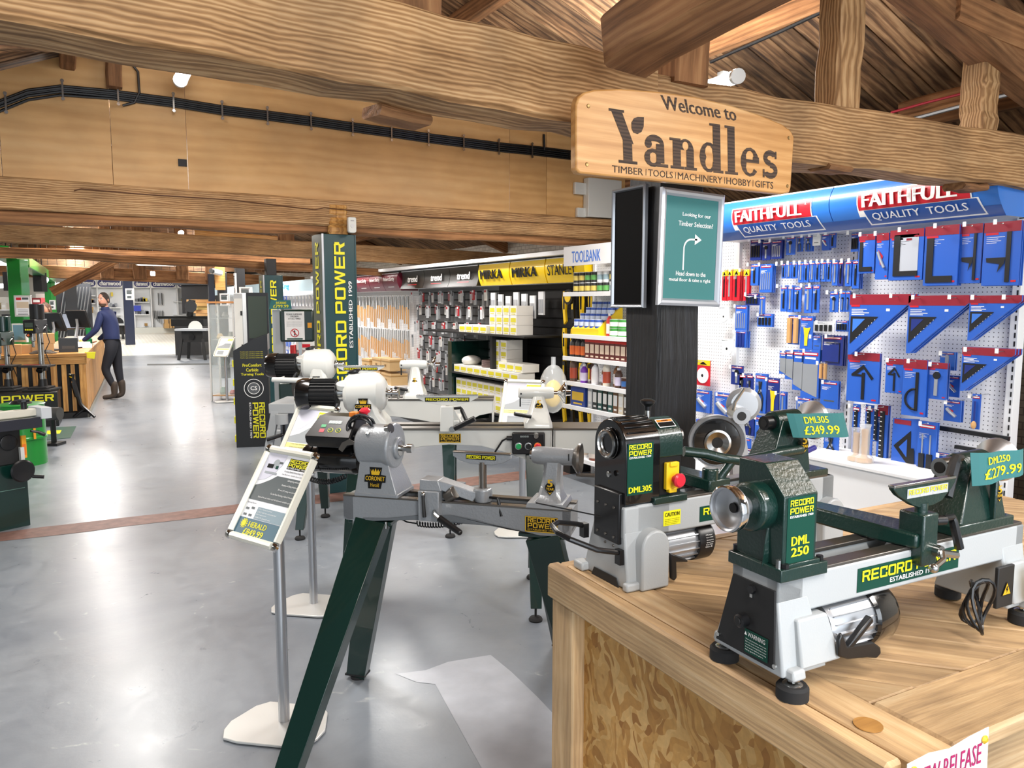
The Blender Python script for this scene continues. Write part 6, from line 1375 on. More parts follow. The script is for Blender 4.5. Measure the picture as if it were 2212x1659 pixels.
packs([
 (0, Z4, [(428,415,500,550,'multi','n',2),(505,425,560,550,'caliper','n'),(565,420,635,540,'lines','n',2),(662,395,720,515,'caliper','b'),(733,390,770,495,'plier','b'),(787,388,830,492,'plier','b',2),(835,385,885,455,'white','w'),(893,375,943,485,'cutter','b',2),(945,372,985,470,'bit','b'),(1085,370,1135,495,'multi','b'),
   (1135,380,1243,635,'square','r',2,.2),(1245,375,1328,675,'cutter','r',2,.22),(1332,350,1558,680,'window','r',2,.22),(1562,325,1790,715,'square','r',3,.22),(1793,315,1938,700,'comb','r',2,.2),(1942,300,2190,715,'comb','r',3,.22)]),
 (1, Z4, [(243,615,272,815,'bit','y',2),(276,612,310,812,'bit','y',2),(314,610,360,815,'bit','y',3),(382,612,420,815,'bit','y',2),(430,575,480,715,'bit','b',2),(488,575,570,760,'lines','b',3),(632,570,656,670,'bit','b'),(662,565,697,670,'bit','b'),(700,565,735,670,'bit','b'),(742,563,775,695,'bit','b',2),(778,563,811,695,'bit','b'),(817,558,848,692,'bit','b',2),(852,558,885,692,'bit','b'),(893,555,923,690,'bit','b',2),(927,553,957,690,'bit','b'),(962,553,998,715,'bit','b',3),(1002,553,1035,720,'bit','n'),(1048,550,1088,720,'bit','b',2),(1092,548,1138,735,'bit','b',3)]),
 (2, Z4, [(228,855,290,960,'disc','c'),(330,845,408,1010,'lines','b',2),(395,768,485,845,'multi','n'),(488,785,522,925,'bit','b'),(626,715,668,885,'bit','b',2),(672,715,708,890,'bit','b',2),(712,720,760,888,'bit','b'),(780,712,828,895,'bit','b',2),(835,710,880,893,'bit','b'),(946,755,1003,890,'caliper','b'),(1015,750,1048,888,'caliper','b'),(1050,750,1080,888,'caliper','b')]),
 (3, Z4, [(240,1065,320,1170,'disc','c',1),(330,1012,400,1120,'blue2','b',3),(472,900,572,985,'multi','b',2),(675,908,748,1100,'wood','b',1),(752,915,835,1130,'ypiece','b',2),(838,950,978,1025,'multi','c',1,.14),(838,1042,890,1135,'white','b'),(985,945,1065,1015,'multi','b',2),(897,1040,1035,1235,'coping','n',3)]),
 (4, Z5, [(75,85,165,250,'disc','y',1),(300,120,380,245,'caliper','n'),(355,170,400,390,'plier','n'),(402,172,445,390,'plier','n'),(458,172,530,430,'plier','b',2),(535,200,615,440,'ypiece','n'),(620,290,655,465,'bit','b',2),(618,25,663,175,'saw','b'),(657,20,713,210,'saw','b'),(705,18,778,280,'saw','b'),(758,15,878,330,'saw','b',3),(885,95,935,210,'wood','c'),(885,218,1003,400,'white','b',2),(1055,35,1270,360,'centre','r',2,.2),(1308,75,1425,300,'centre','r',2,.2),(1420,80,1580,450,'angle','r',2,.22),(1577,100,1713,340,'caliper','r',2,.2),(1665,30,1765,150,'bit','l',2,.12),(1708,185,1795,325,'cutter','b',1),(1690,345,1805,485,'cutter','b',2,.12),(1872,305,1928,535,'brush','b',1,.12)]),
 (5, Z5, [(70,280,165,425,'cutter','b',2),(190,298,312,470,'cutter','b',2),(370,440,453,575,'plier','n',2),(456,450,550,635,'plier','b',2),(555,470,635,680,'plier','b',2),(640,480,682,625,'plier','n'),(725,325,825,460,'lines','b',2),(72,478,210,560,'white','b',2),(345,590,430,700,'white','b'),(395,665,500,760,'white','b',2),(1090,370,1138,740,'rod','b',1),(1172,375,1225,720,'rod','b'),(1228,385,1272,615,'rod','b'),(1252,378,1322,755,'rod','r',2),(1515,485,1640,825,'knife','b',2,.16)]),
 (6, Z5, [(905,550,1005,755,'plier','b',1,.14),(1618,760,1745,880,'lines','l',2,.1),(1765,865,1830,1000,'plier','n',1,.1),(1430,820,1530,890,'multi','c',1,.1),(1645,690,1750,760,'white','b',1,.1)]),
])
# right-angled packs with a maroon header
def tri_pack(c, n, i, big=True):
    zf, (x0, y0), (x1, y1), (x2, y2) = c; out = .24
    a, b, d = wp(*zf(x0, y0), out), wp(*zf(x1, y1), out), wp(*zf(x2, y2), out)
    w = b.x - a.x; h = (a.z + b.z) / 2 - d.z; m = MB(); t = .012
    m.prism([(0, 0), (w, 0), (w, -h * .12), (w * .05, -h), (0, -h)], -t / 2, t / 2, BLUE); y = -t / 2 - .001
    m.poly([(0, 0), (0, -h * .17), (w * .945, -h * .17), (w, -h * .12), (w, 0)], y, MAROON); m.rect(w * .03, w * .18, -h * .2, -h * .17, y - .001, REDP)
    for k in range(4): m.rect(w * .04, w * (.3, .24, .34, .26)[k], -h * (.25 + .028 * k), -h * (.238 + .028 * k), y, white)
    m.rect(w * .62, w * .68, -h * .27, -h * .23, y, white)
    m.poly([(w * .03, -h * .36), (w * .5, -h * .36), (w * .03, -h * .82)], y - .001, DGR); m.poly([(w * .07, -h * .4), (w * .28, -h * .4), (w * .07, -h * .62)], y - .002, BLUE2 if i % 2 == 0 else NAVY)
    for k in range(7): m.rect(w * (.44 - .05 * k), w * (.45 - .05 * k), -h * (.42 + .05 * k), -h * (.405 + .05 * k), y - .0022, white)
    me = m.mesh('square_pack', smooth=False)
    for k in range(n):
        o = at_mesh(me, 'square_pack', (0, 0, 0), label=('%s of the %s triangular maroon-topped square pack%s' % (('front', 'middle', 'rear')[min(k, 2)], ('first', 'second', 'third', 'lowest')[i], '')), cat='packet', group='triangular packs on the pegboard')
        wthing(o, a.x, (a.z + b.z) / 2, -out + .03 * k)
    hook(a.x + w * .2, (a.z + b.z) / 2 - .01, -out); hook(a.x + w * .8, (a.z + b.z) / 2 - .01, -out)
tri_pack((Z4, (1082, 775), (1480, 770), (1068, 1165)), 3, 0); tri_pack((Z4, (1465, 785), (1862, 775), (1455, 1158)), 3, 1); tri_pack((Z4, (1863, 785), (2205, 775), (1860, 1075)), 3, 2); tri_pack((Z5, (1815, 10), (2160, 0), (1800, 285)), 3, 3)
# a big clear pack with black triangle, two black rules, corner clamp
def free(pts, zf, mm, label, out=.08, name='packet', cat='packet', t=.012, extra=None):
    P_ = [wp(*zf(*p), out) for p in pts]; cx = sum(p.x for p in P_) / len(P_); cz = sum(p.z for p in P_) / len(P_)
    m = MB().prism([(p.x - cx, p.z - cz) for p in P_], -t / 2, t / 2, mm)
    if extra: extra(m, lambda x, y: (wp(*zf(x, y), out).x - cx, wp(*zf(x, y), out).z - cz), -t / 2 - .002)
    o = m.build(name, smooth=False, label=label, cat=cat); wthing(o, cx, cz, -out); return o
def exx(m, c, y): m.poly([c(1365, 640), c(1480, 545), c(1475, 795)], y, DGR); m.poly([c(1400, 650), c(1455, 600), c(1450, 720)], y - .001, BLUE); m.rect(c(1370, 500)[0], c(1480, 500)[0], c(1400, 500)[1], c(1400, 470)[1], y, MAROON); m.poly([c(1455, 660), c(1500, 660), c(1500, 790), c(1455, 790)], y - .003, DGR)
free([(1362, 462), (1528, 470), (1525, 800), (1345, 770)], Z5, BLUE, 'large blue packet with black triangle square and red top', extra=exx, out=.12)
free([(1660, 512), (2118, 585), (2115, 612), (1655, 540)], Z5, DGR, 'upper long black perforated straight edge on the pegboard', t=.02, name='straight_edge', cat='ruler')
free([(1765, 637), (1975, 672), (1972, 695), (1762, 660)], Z5, DGR, 'lower short black perforated straight edge on the pegboard', t=.02, name='straight_edge', cat='ruler')
def exc(m, c, y): m.poly([c(1150, 800), c(1240, 800), c(1240, 950), c(1150, 930)], y, NAVY); m.poly([c(1160, 830), c(1200, 830), c(1200, 850), c(1160, 850)], y - .001, REDP); m.bb(c(1165, 0)[0], c(1188, 0)[0], y - .03, y, c(0, 870)[1], c(0, 705)[1], DGR)
free([(1080, 738), (1300, 760), (1292, 1018), (1085, 985)], Z5, DGR, 'square black corner clamp hanging low on the pegboard', t=.04, extra=exc, name='corner_clamp', cat='clamp', out=.08)
# wrapped candlestick-like stands on the base shelf step
for i, (x, y, h) in enumerate(((1098, 1060, .17), (1150, 1085, .2))):
    px, py = Z5(x, y); p = at(px, py, X=XW - .33); m = MB(); m.lathe([(.045, 0), (.05, .008), (.045, .02), (.02, .03), (.014, .05), (.02, .08), (.016, .12), (.02, h)], (0, 0, 0), (0, 0, 1), TAN, n=18).lathe([(.056, 0), (.054, .03), (.03, .05), (.03, h + .01), (.036, h + .03)], (0, 0, .0), (0, 0, 1), CLEAR, n=14)
    o = m.build('wooden_stand', loc=(p.x, p.y, .642), label=('shorter' if i == 0 else 'taller') + ' wooden stand wrapped in clear plastic on the white base shelf', cat='ornament')

# ---- the low shelving unit with finishes, left of the post
XF, XB2 = 3.95, 4.3
qf = LQ((XF, 0, 0), -PI / 2)
fu = thing('shelf_unit', 'white pegback shelf unit stacked with tins and bottles beside the post', 'shelving unit', (XF, 0, 0), -PI / 2)
xl_ = -5.78; xr_ = -4.72
MB().bb(xl_, xr_, .35, .365, 0, 2.0, pegw).build('peg_panel', parent=fu)
for x in (xl_, xr_): MB().bb(x - .015, x + .015, .33, .38, 0, 2.05, wht).build('upright', parent=fu)
MB().bb(xl_ - .01, xr_, .0, .02, 1.93, 2.1, wht).build('header_panel', parent=fu)
k = MB(); k.text('TOOLBANK', xl_ + .12, 1.955, .42, .1, -.002, BLUE2, .03); k.build('header_print', parent=fu, smooth=False)
zs = [qf(x, y, 0).z for x, y in ((1231, 633), (1229, 723), (1226, 771), (1219, 823), (1216, 873))] + [.22]
SH = []
for z in zs:
    MB().bb(xl_, xr_, .0, .35, z - .02, z, wht).bb(xl_, xr_, -.012, 0, z - .03, z + .008, wht).build('shelf', parent=fu, bev=.002); SH.append(z)
def can(r, h, body, band, lid=None, seg=14):
    m = MB(); m.lathe([(r, 0), (r, h)], (0, 0, 0), (0, 0, 1), body, n=seg).lathe([(r * 1.01, 0), (r * 1.01, h * .5)], (0, 0, h * .22), (0, 0, 1), band, n=seg, caps=False)
    if lid: m.lathe([(r * .98, 0), (r * .98, h * .06)], (0, 0, h), (0, 0, 1), lid, n=seg)
    return m.mesh('tin')
def bottle(r, h, body, cap, lab):
    m = MB(); m.lathe([(r, 0), (r, h * .66), (r * .75, h * .76), (r * .36, h * .84), (r * .36, h * .88)], (0, 0, 0), (0, 0, 1), body, n=14).lathe([(r * .42, 0), (r * .42, h * .12)], (0, 0, h * .87), (0, 0, 1), cap, n=12).lathe([(r * 1.02, 0), (r * 1.02, h * .42)], (0, 0, h * .12), (0, 0, 1), lab, n=14, caps=False)
    return m.mesh('bottle')
def carton(w, d, h, body, lab, lid=None):
    m = MB(); m.bb(-w / 2, w / 2, 0, d, 0, h, body).rect(-w * .4, w * .4, h * .3, h * .75, -.001, lab).rect(-w * .3, w * .3, h * .1, h * .18, -.001, lab)
    if lid: m.bb(-w / 2 - .001, w / 2 + .001, -.001, d + .001, h * .86, h, lid)
    return m.mesh('carton', smooth=False)
cmat = lambda c: mat('pack_' + c, c, .4)
def put(me, name, x, y, z, label, cat, group, X=XF):
    o = at_mesh(me, name, (X + y, -x, z), -PI / 2, label=label, cat=cat, group=group); return o
span = lambda i, n: xl_ + .05 + (xr_ - xl_ - .1) * (i + .5) / n
# two tiers of small black and gold tins
me = can(.036, .085, cmat('2b2b2b'), cmat('c9b458'), cmat('e2e2e2')); me2 = can(.036, .085, cmat('d8dcdc'), cmat('8aa0a8'), cmat('e8e8e8')); me3 = can(.036, .085, cmat('2b2b2b'), cmat('5a9a50'), cmat('e2e2e2'))
for t in range(2):
    for i in range(11):
        mm_ = (me, me, me3, me2)[(i // 2 + t) % 4]
        put(mm_, 'tin', span(i, 11.0), .08, SH[0] + .092 * t, 'small tin %s on the %s tier of the top shelf' % (nth(i) + ' from the left', ('lower', 'upper')[t]), 'tin', 'small tins on the top shelf')
for i in range(4):
    k = MB(); k.bb(-.05, .05, 0, .01, -.13, 0, cmat('d9e4d8')).rect(-.04, .04, -.1, -.04, -.002, cmat('9c4a3c') if i < 2 else cmat('dcdcd6')); o = k.build('sanding_pack', smooth=False, label='pale hanging sanding pack, %s above the top shelf tins' % nth(i), cat='packet', group='hanging packs above the tins'); wthing(o, span(i + 1, 6.5), SH[0] + .42, .3, X=XF)
# sloping yellow counter display of blue tins
dsp = MB(); dsp.add([(-.2, 0, 0), (.2, 0, 0), (.2, .26, 0), (-.2, .26, 0), (-.2, 0, .06), (.2, 0, .06), (.2, .26, .26), (-.2, .26, .26)], [(0, 3, 2, 1), (0, 1, 5, 4), (1, 2, 6, 5), (2, 3, 7, 6), (3, 0, 4, 7), (4, 5, 6, 7)], YEL)
wthing(dsp.build('tin_display', smooth=False, label='yellow stepped counter display box full of blue tins', cat='display'), xl_ + .28, SH[1], .03, X=XF)
me = can(.034, .07, cmat('3354a8'), cmat('c8d2e6'), cmat('cfd4da'))
for r_ in range(4):
    for i in range(5): put(me, 'tin', xl_ + .12 + i * .078, .07 + r_ * .066, SH[1] + .068 + .052 * r_, 'blue tin, %s in the %s step of the yellow display' % (nth(i), nth(r_)), 'tin', 'blue tins in the yellow display')
me = bottle(.026, .2, cmat('c8342c'), cmat('e8e8e8'), cmat('ececec')); put(me, 'spray_can', xl_ + .54, .1, SH[1], 'red and white spray can beside the yellow display', 'spray can', 'finishes')
me = can(.055, .07, cmat('3f8f3c'), cmat('eceee8'), cmat('b8bcb8'))
for t in range(2):
    for i in range(4): put(me, 'tin', xl_ + .66 + i * .115, .08, SH[1] + .075 * t, 'green-labelled flat tin, %s on the %s layer' % (nth(i), ('bottom', 'top')[t]), 'tin', 'green flat tins')
me = bottle(.036, .19, cmat('1c1c1c'), cmat('c03020'), cmat('d86a2c'))
for i in range(3): put(me, 'bottle', xl_ + .06 + i * .085, .07, SH[2], 'black bottle with orange label, %s on the third shelf' % nth(i), 'bottle', 'black and orange bottles')
me = carton(.068, .16, .17, cmat('5c2420'), cmat('ddc9b4'), cmat('c4251f'))
for i in range(11): put(me, 'carton', xl_ + .32 + i * .071, .03, SH[2], 'brown carton with red lid, %s of the row on the third shelf' % nth(i), 'carton', 'red-lidded cartons on the third shelf')
cs = ['5b4334', 'ccd4d8', '6f2fa6', '4a2a20', 'e8e8ea', '7a4a28', 'd8d0c0', '8a5a34', '4a3024']
for i in range(9):
    h = .23 - .03 * (i % 3); put(bottle(.034, h, cmat(cs[i]), cmat(('d8d8d8', '2a2a2a', 'e8e8e8')[i % 3]), cmat(('b04a30', 'eeeeee', 'ded6ee')[i % 3])), 'bottle', xl_ + .06 + i * .082, .07 + .05 * (i % 2), SH[3], 'polish bottle, %s from the left on the fourth shelf' % nth(i), 'bottle', 'polish bottles on the fourth shelf')
me = can(.04, .09, cmat('4b2c20'), cmat('3a6cae'), cmat('c2b8b0'))
for i in range(4): put(me, 'tin', xl_ + .8 + i * .085, .08, SH[3], 'blue and brown wax tin, %s beside the polish bottles' % nth(i), 'tin', 'wax tins on the fourth shelf')
for t in range(2): put(me, 'tin', xl_ + .97 + t * .04, .17, SH[3] + .095, 'wax tin stacked %s behind the others' % ('left', 'right')[t], 'tin', 'wax tins on the fourth shelf')
put(carton(.22, .18, .17, cmat('27408a'), cmat('d8b43c')), 'carton', xl_ + .17, .04, SH[4], 'wide blue carton with yellow print on the fifth shelf', 'carton', 'finishes')
for i, c in enumerate(['b8bcc0', '2b3234', '20504e', '1b1c1e', '20504e', '6a4a30', 'd6ccb8', '3a2c24', 'c4c8cc', 'c4c8cc']):
    put(carton(.062, .07, .2 - .02 * (i > 7), cmat(c), cmat('dadcdc'), cmat('a8acb0')), 'tin', xl_ + .34 + i * .072, .05, SH[4], 'square oil tin, %s along the fifth shelf' % nth(i), 'tin', 'square tins on the fifth shelf')
for i in range(5): put(can(.05 - .01 * (i % 2), .1 + .05 * (i == 0), cmat(('e8e8f0', 'd8d8d8', '6b3a2c', 'c02c2c', 'f0f0ee')[i]), cmat(('5a3a9c', 'b8a898', 'b8b0a8', 'c02c2c', 'd8d8d8')[i]), cmat('ececec')), 'tin', xl_ + .06 + i * .16, .08, SH[5], 'assorted tub, %s on the bottom shelf' % nth(i), 'tin', 'tubs on the bottom shelf')
k = MB(); k.text('HEMERAL', -.1, 0, .2, .02, 0, black_print, .02)
# clear bag of yellow cloths hanging before the shelf
p = at(1195, 845, X=3.7); m = MB().ball((0, 0, -.02), .11, YEL, sc=(.8, .5, 1.1)).ball((0, 0, .02), .16, CLEAR, sc=(.85, .6, 1.35)).cyl((0, 0, .2), (0, 0, .3), .02, CLEAR, n=8); m.build('bag', loc=p, label='clear bag of yellow cloths hanging at the shelf end', cat='bag')

# ---- the far bays: slatted backs, fascia signs, hanging goods
XS = 4.5
fb = thing('slatwall_unit', 'long run of slatted shop bays with hanging tools beyond the white lathes', 'shelving unit', (XS, 0, 0), -PI / 2)
slat_dark = mat('slatwall_black', '1a1a1c', .5); slat_grey = mat('slatwall_grey', '77797b', .5)
def slatback(x0, x1, mm, z0=.15, z1=2.05):
    m = MB(); z = z0; n = 0
    while z < z1: MB().bb(x0, x1, 0, .016, z, min(z + .085, z1), mm).bb(x0, x1, .012, .02, z + .085, z + .1, black_m).build('slat', parent=fb, smooth=False); z += .1
slatback(-6.5, -5.85, slat_dark); slatback(-7.94, -6.5, slat_dark); slatback(-10.28, -7.94, slat_grey); MB().bb(-14.5, -10.28, 0, .016, .15, 2.05, pegw).build('peg_panel', parent=fb)
MB().bb(-14.5, -5.85, -.36, 0, 2.06, 2.1, wht).build('top_board', parent=fb)
MB().bb(-14.5, -5.85, -.42, 0, .0, .16, black_m).build('plinth', parent=fb)
sign_yel = mat('fascia_yellow', 'f2cc12', .35, coat=.3); sign_blk = mat('fascia_black', '191919', .35); sign_mar = mat('fascia_maroon', '6b1f30', .35, coat=.2)
def wordsign(x0, x1, word, ink, bold=.05, k0=.16, k1=.84, v0=.3, v1=.7, extra=None):
    def d(k, f):
        on(k, f, text_geo(word, bold), x0 + (x1 - x0) * k0, v0, (x1 - x0) * (k1 - k0), v1 - v0, ink)
        if extra: on(k, f, grid(4, 2), x0 + (x1 - x0) * .3, .2, (x1 - x0) * .4, .04, extra)
    return d
for (x0, x1, w, mm, ink, lab, b) in ((-6.5, -5.84, 'STANLEY', sign_yel, black_print, 'yellow STANLEY fascia sign nearest the finishes shelf', .04), (-7.2, -6.52, 'MIRKA', sign_yel, black_print, 'yellow MIRKA fascia sign next to the other yellow fascia', .08), (-7.92, -7.22, 'MIRKA', sign_yel, black_print, 'farther yellow MIRKA fascia sign beside the black fascias', .08)):
    curved_sign('fascia_sign', lab.replace('STANLEY ', '').replace('MIRKA ', ''), x0, x1, 1.8, 2.04, mm, wordsign(x0, x1, w, ink, b, .08, .82, .3, .72), bulge=.06, yb=-.25, group='fascia signs of the far bays')
for i in range(3):
    x0 = -10.25 + i * .77; curved_sign('fascia_sign', 'black fascia sign with white lettering, %s of three from the maroon ones' % nth(i), x0, x0 + .76, 1.8, 2.04, sign_blk, wordsign(x0, x0 + .76, 'trend', white, .06, .28, .74, .36, .72, REDP), bulge=-.06, yb=-.3, group='black fascia signs')
for i in range(5):
    x0 = -13.2 + i * .58; curved_sign('fascia_sign', 'maroon script fascia sign, %s of five counting from the green column' % nth(i), x0, x0 + .57, 1.78, 2.03, sign_mar, wordsign(x0, x0 + .57, 'Robert Sorby', white, .03, .12, .86, .5, .78, white), bulge=.1, yb=-.26, group='maroon fascia signs')
# chisels in sleeves: two long rows
def chisel(L, seed):
    m = MB(); m.cyl((0, 0, -.02), (0, 0, -L * .42), .007, steel, n=6).cyl((0, 0, -L * .42), (0, 0, -L), .014, TAN, r1=.011, n=8); m.bb(-.024, .024, .004, .006, -L, 0, cmat('dfe3e6')); return m.mesh('chisel')
ch = [chisel(.42, 0), chisel(.36, 1), chisel(.5, 2)]
nc = 0
for row, z in enumerate((1.72, 1.22)):
    for i in range(40):
        x = -13.4 + i * .078; o = put(ch[(i * 7 + row) % 3], 'turning_chisel', x, -.1 - .06 * (i % 2), z, 'wooden-handled turning chisel, %s from the far end of the %s row' % (nth(i), ('upper', 'lower')[row]), 'chisel', 'turning chisels, %s row' % ('upper', 'lower')[row], X=XS)
def small(w, h, a, b): 
    m = MB(); m.bb(-w / 2, w / 2, -.006, .006, -h, 0, cmat(a)).rect(-w * .4, w * .4, -h * .25, -h * .05, -.008, cmat(b)).rect(-w * .12, w * .12, -h * .9, -h * .35, -.008, SILV); return m.mesh('packet', smooth=False)
sm = [small(.05, .15, 'd9dadb', 'b02a34'), small(.04, .2, '4a4c50', 'c8c8c8'), small(.06, .13, 'e8e6e0', '9a2c30'), small(.045, .18, 'a8aaac', '404448'), small(.05, .12, 'b9262e', 'e8e8e8'), small(.06, .16, 'c9cdd0', '606468')]
sg_n = ['white and red', 'long dark grey', 'cream and red', 'slim grey', 'small red', 'pale grey']
for row, z in enumerate((1.76, 1.58, 1.36, 1.16, .97, .78, .6)):
    for i in range(22):
        x = -10.18 + i * .104
        if z < 1.35 and x > -8.7 and row > 2: continue
        j = (i * 5 + row * 3 + (i // 4)) % 6
        put(sm[j], 'packet', x, -.07 - .08 * ((i + row) % 3 == 0), z - .01 * (i % 3), '%s accessory packet, %s in the %s row under the black fascias' % (sg_n[j], nth(i), ('first', 'second', 'third', 'fourth', 'fifth', 'sixth', 'seventh')[row]), 'packet', 'accessory packets, row %s' % nth(row), X=XS)
# abrasives bay: shelves and stacks of white and yellow cartons
def fshelf(x0, x1, z, dep, mm=black_m): MB().bb(x0, x1, -dep, 0, z - .02, z, mm).build('shelf', parent=fb)
fshelf(-9.0, -6.55, 1.27, .5); fshelf(-8.2, -6.55, .8, .5); fshelf(-8.2, -6.55, .42, .5)
MB().bb(-8.3, -8.2, -.5, 0, .2, 1.15, leg_green).build('side_panel', parent=fb); MB().bb(-7.35, -7.3, -.45, 0, .82, 1.25, black_m).build('divider', parent=fb)
wc = carton(.16, .2, .085, cmat('e9e7df'), cmat('dcd028')); wc2 = carton(.13, .2, .1, cmat('ece9e2'), cmat('d8cf3a'))
def stackup(x0, n, m_, z, y, me, w, h, lab, grp):
    for r_ in range(m_):
        for i in range(n): put(me, 'carton', x0 + i * w, y, z + h * r_, 'white carton, %s in the %s layer %s' % (nth(i), nth(r_), lab), 'carton', grp, X=XS)
stackup(-8.0, 4, 1, 1.27, -.46, wc, .17, .087, 'at the front of the upper abrasives shelf', 'cartons on the upper abrasives shelf')
stackup(-7.35, 4, 3, 1.27, -.42, wc2, .15, .102, 'at the right of the upper abrasives shelf', 'cartons on the upper abrasives shelf')
stackup(-7.3, 2, 4, .8, -.4, wc2, .16, .102, 'under the upper abrasives shelf', 'cartons below the upper abrasives shelf')
stackup(-8.1, 9, 1, .8, -.48, wc, .165, .087, 'along the middle abrasives shelf', 'cartons on the middle abrasives shelf')
stackup(-7.1, 3, 1, .89, -.44, wc, .17, .087, 'stacked at the end of the middle abrasives shelf', 'cartons on the middle abrasives shelf')
stackup(-8.1, 11, 3, .42, -.46, wc2, .135, .102, 'on the lower abrasives shelf', 'cartons on the lower abrasives shelf')
MB().ball((0, 0, .05), .1, cmat('dcd9d2'), sc=(1.2, 1, .6)).build('polishing_mop', loc=(XS - .35, 7.98, .885), label='white fluffy polishing mop on the middle abrasives shelf', cat='mop')
for i in range(4): MB().lathe([(.085, 0), (.085, .018)], (0, 0, 0), (0, 0, 1), cmat('6e5a58'), n=18).build('sanding_disc', loc=(XS - .35, 7.55, .888 + .02 * i), label='brown sanding disc, %s up in the pile' % nth(i), cat='sanding disc', group='pile of sanding discs')
for i in range(7):
    k = MB(); k.bb(-.05, .05, -.01, .01, -.24, 0, cmat('d4d6d8')); 
    for j in range(4): k.bb(-.045 + j * .024, -.03 + j * .024, -.012, -.01, -.22, -.08, cmat('8c8f94'))
    wthing(k.build('pad_pack', smooth=False, label='pale hanging pad pack, %s under the farther yellow fascia' % nth(i), cat='packet', group='pad packs on black slatwall'), -7.75 + i * .17, 1.72 - .02 * (i % 3), -.18, X=XS)
# yellow hand tools on the nearest slatwall
def handtool(seed):
    m = MB(); c = YEL if seed % 3 else black
    m.prism([(-.02, 0), (.02, 0), (.028, -.1), (.02, -.2), (.035, -.3), (.0, -.33), (-.02, -.2), (-.03, -.08)], -.012, .012, c); m.bb(-.012, .012, -.014, -.012, -.18, -.04, black if seed % 3 else YEL); return m.mesh('hand_tool', smooth=False)
ht = [handtool(i) for i in range(3)]
for row, z in enumerate((1.72, 1.35, 1.02, .72)):
    for i in range(9): put(ht[(i + row) % 3], 'hand_tool', -6.45 + i * .072, -.08 - .05 * (i % 2), z, 'yellow and black hand tool, %s across the %s row of dark slatwall' % (nth(i), ('top', 'second', 'third', 'lowest')[row]), 'hand tool', 'yellow hand tools, row %s' % nth(row), X=XS)
put(MB().lathe([(.075, 0), (.075, .03)], (0, -.03, -.09), (0, -1, 0), black, n=20).lathe([(.05, 0), (.05, .004)], (0, -.06, -.09), (0, -1, 0), YEL, n=16).mesh('tape'), 'tape_reel', -6.2, -.16, 1.75, 'black and yellow reel of tape among the yellow hand tools', 'tape', 'finishes', X=XS)
# wooden boxes on the ledge before the chisels
for i, (x, y, z, w) in enumerate(((-11.2, -.34, .16, .42), (-11.15, -.34, .36, .36), (-10.7, -.36, .16, .4), (-10.72, -.36, .37, .34), (-11.6, -.35, .16, .36), (-11.6, -.35, .32, .34))):
    m = MB().bb(-w / 2, w / 2, 0, .26, 0, .17, cmat('c9a878')).bb(-w / 2 - .004, w / 2 + .004, -.004, .264, .13, .145, cmat('a8834f')).bb(-.03, .03, -.006, 0, .06, .09, cmat('8a6a40')); put(m.mesh('wooden_box', smooth=False), 'wooden_box', x, y, z + .24, 'pale wooden chest, %s of the pile below the chisels' % nth(i), 'box', 'pale wooden chests', X=XS)
MB().bb(-12, -10.3, -.4, 0, .36, .4, wht).build('ledge', parent=fb)

# silver sharpening machine standing beyond the table
p = at(1548, 955, D=2.75); c = p
G = thing('bowl_lathe', 'silver machine with dark round faceplate and small disc arm behind the table', 'machine', (c.x, c.y, 0), R(-35))
silver = mat('silver_paint', 'a9acb0', .3, metal=.5, coat=.3)
m = MB().lathe([(.1, .0), (.098, -.03), (.085, -.06), (.05, -.08)], (0, 0, c.z), (0, -1, 0), silver, n=40).lathe([(.085, 0), (.1, .012), (.1, .0)], (0, 0, c.z), (0, -1, 0), silver, n=40, caps=False); m.build('housing', parent=G)
MB().lathe([(.086, 0), (.082, .008), (.05, .01)], (0, -.002, c.z), (0, -1, 0), blackg, n=36).build('faceplate', parent=G); MB().lathe([(.044, 0), (.048, .012), (.04, .014), (.02, .004)], (0, -.01, c.z), (0, -1, 0), steel, n=30, caps=False).build('ring', parent=G)
m = MB(); m.add([(.07, .02, c.z - .35), (.17, .02, c.z - .35), (.17, .09, c.z - .35), (.07, .09, c.z - .35), (.06, .02, c.z + .07), (.1, .02, c.z + .07), (.1, .07, c.z + .07), (.06, .07, c.z + .07)], [(4, 5, 6, 7), (0, 1, 5, 4), (1, 2, 6, 5), (2, 3, 7, 6), (3, 0, 4, 7), (3, 2, 1, 0)], silver); m.cyl((.08, -.03, c.z + .1), (.08, .08, c.z + .1), .032, silver); m.cyl((.08, -.032, c.z + .1), (.08, -.03, c.z + .1), .016, black_m); m.build('arm', parent=G, bev=.003)
MB().lathe([(.05, 0), (.064, .01), (.064, .02), (.03, .026)], (.115, .09, c.z + .125), (0, 1, 0), silver, n=32).build('disc', parent=G); MB().tube([(.05, -.03, c.z + .12), (.055, -.03, c.z + .15), (.085, -.03, c.z + .2)], .006, steel).build('lever', parent=G)
m = MB().bb(-.16, .2, -.06, .2, c.z - .42, c.z - .35, silver).bb(-.1, .16, 0, .16, .02, c.z - .42, leg_green).bb(-.25, .3, -.15, .3, 0, .03, leg_green); m.build('stand', parent=G, bev=.004)
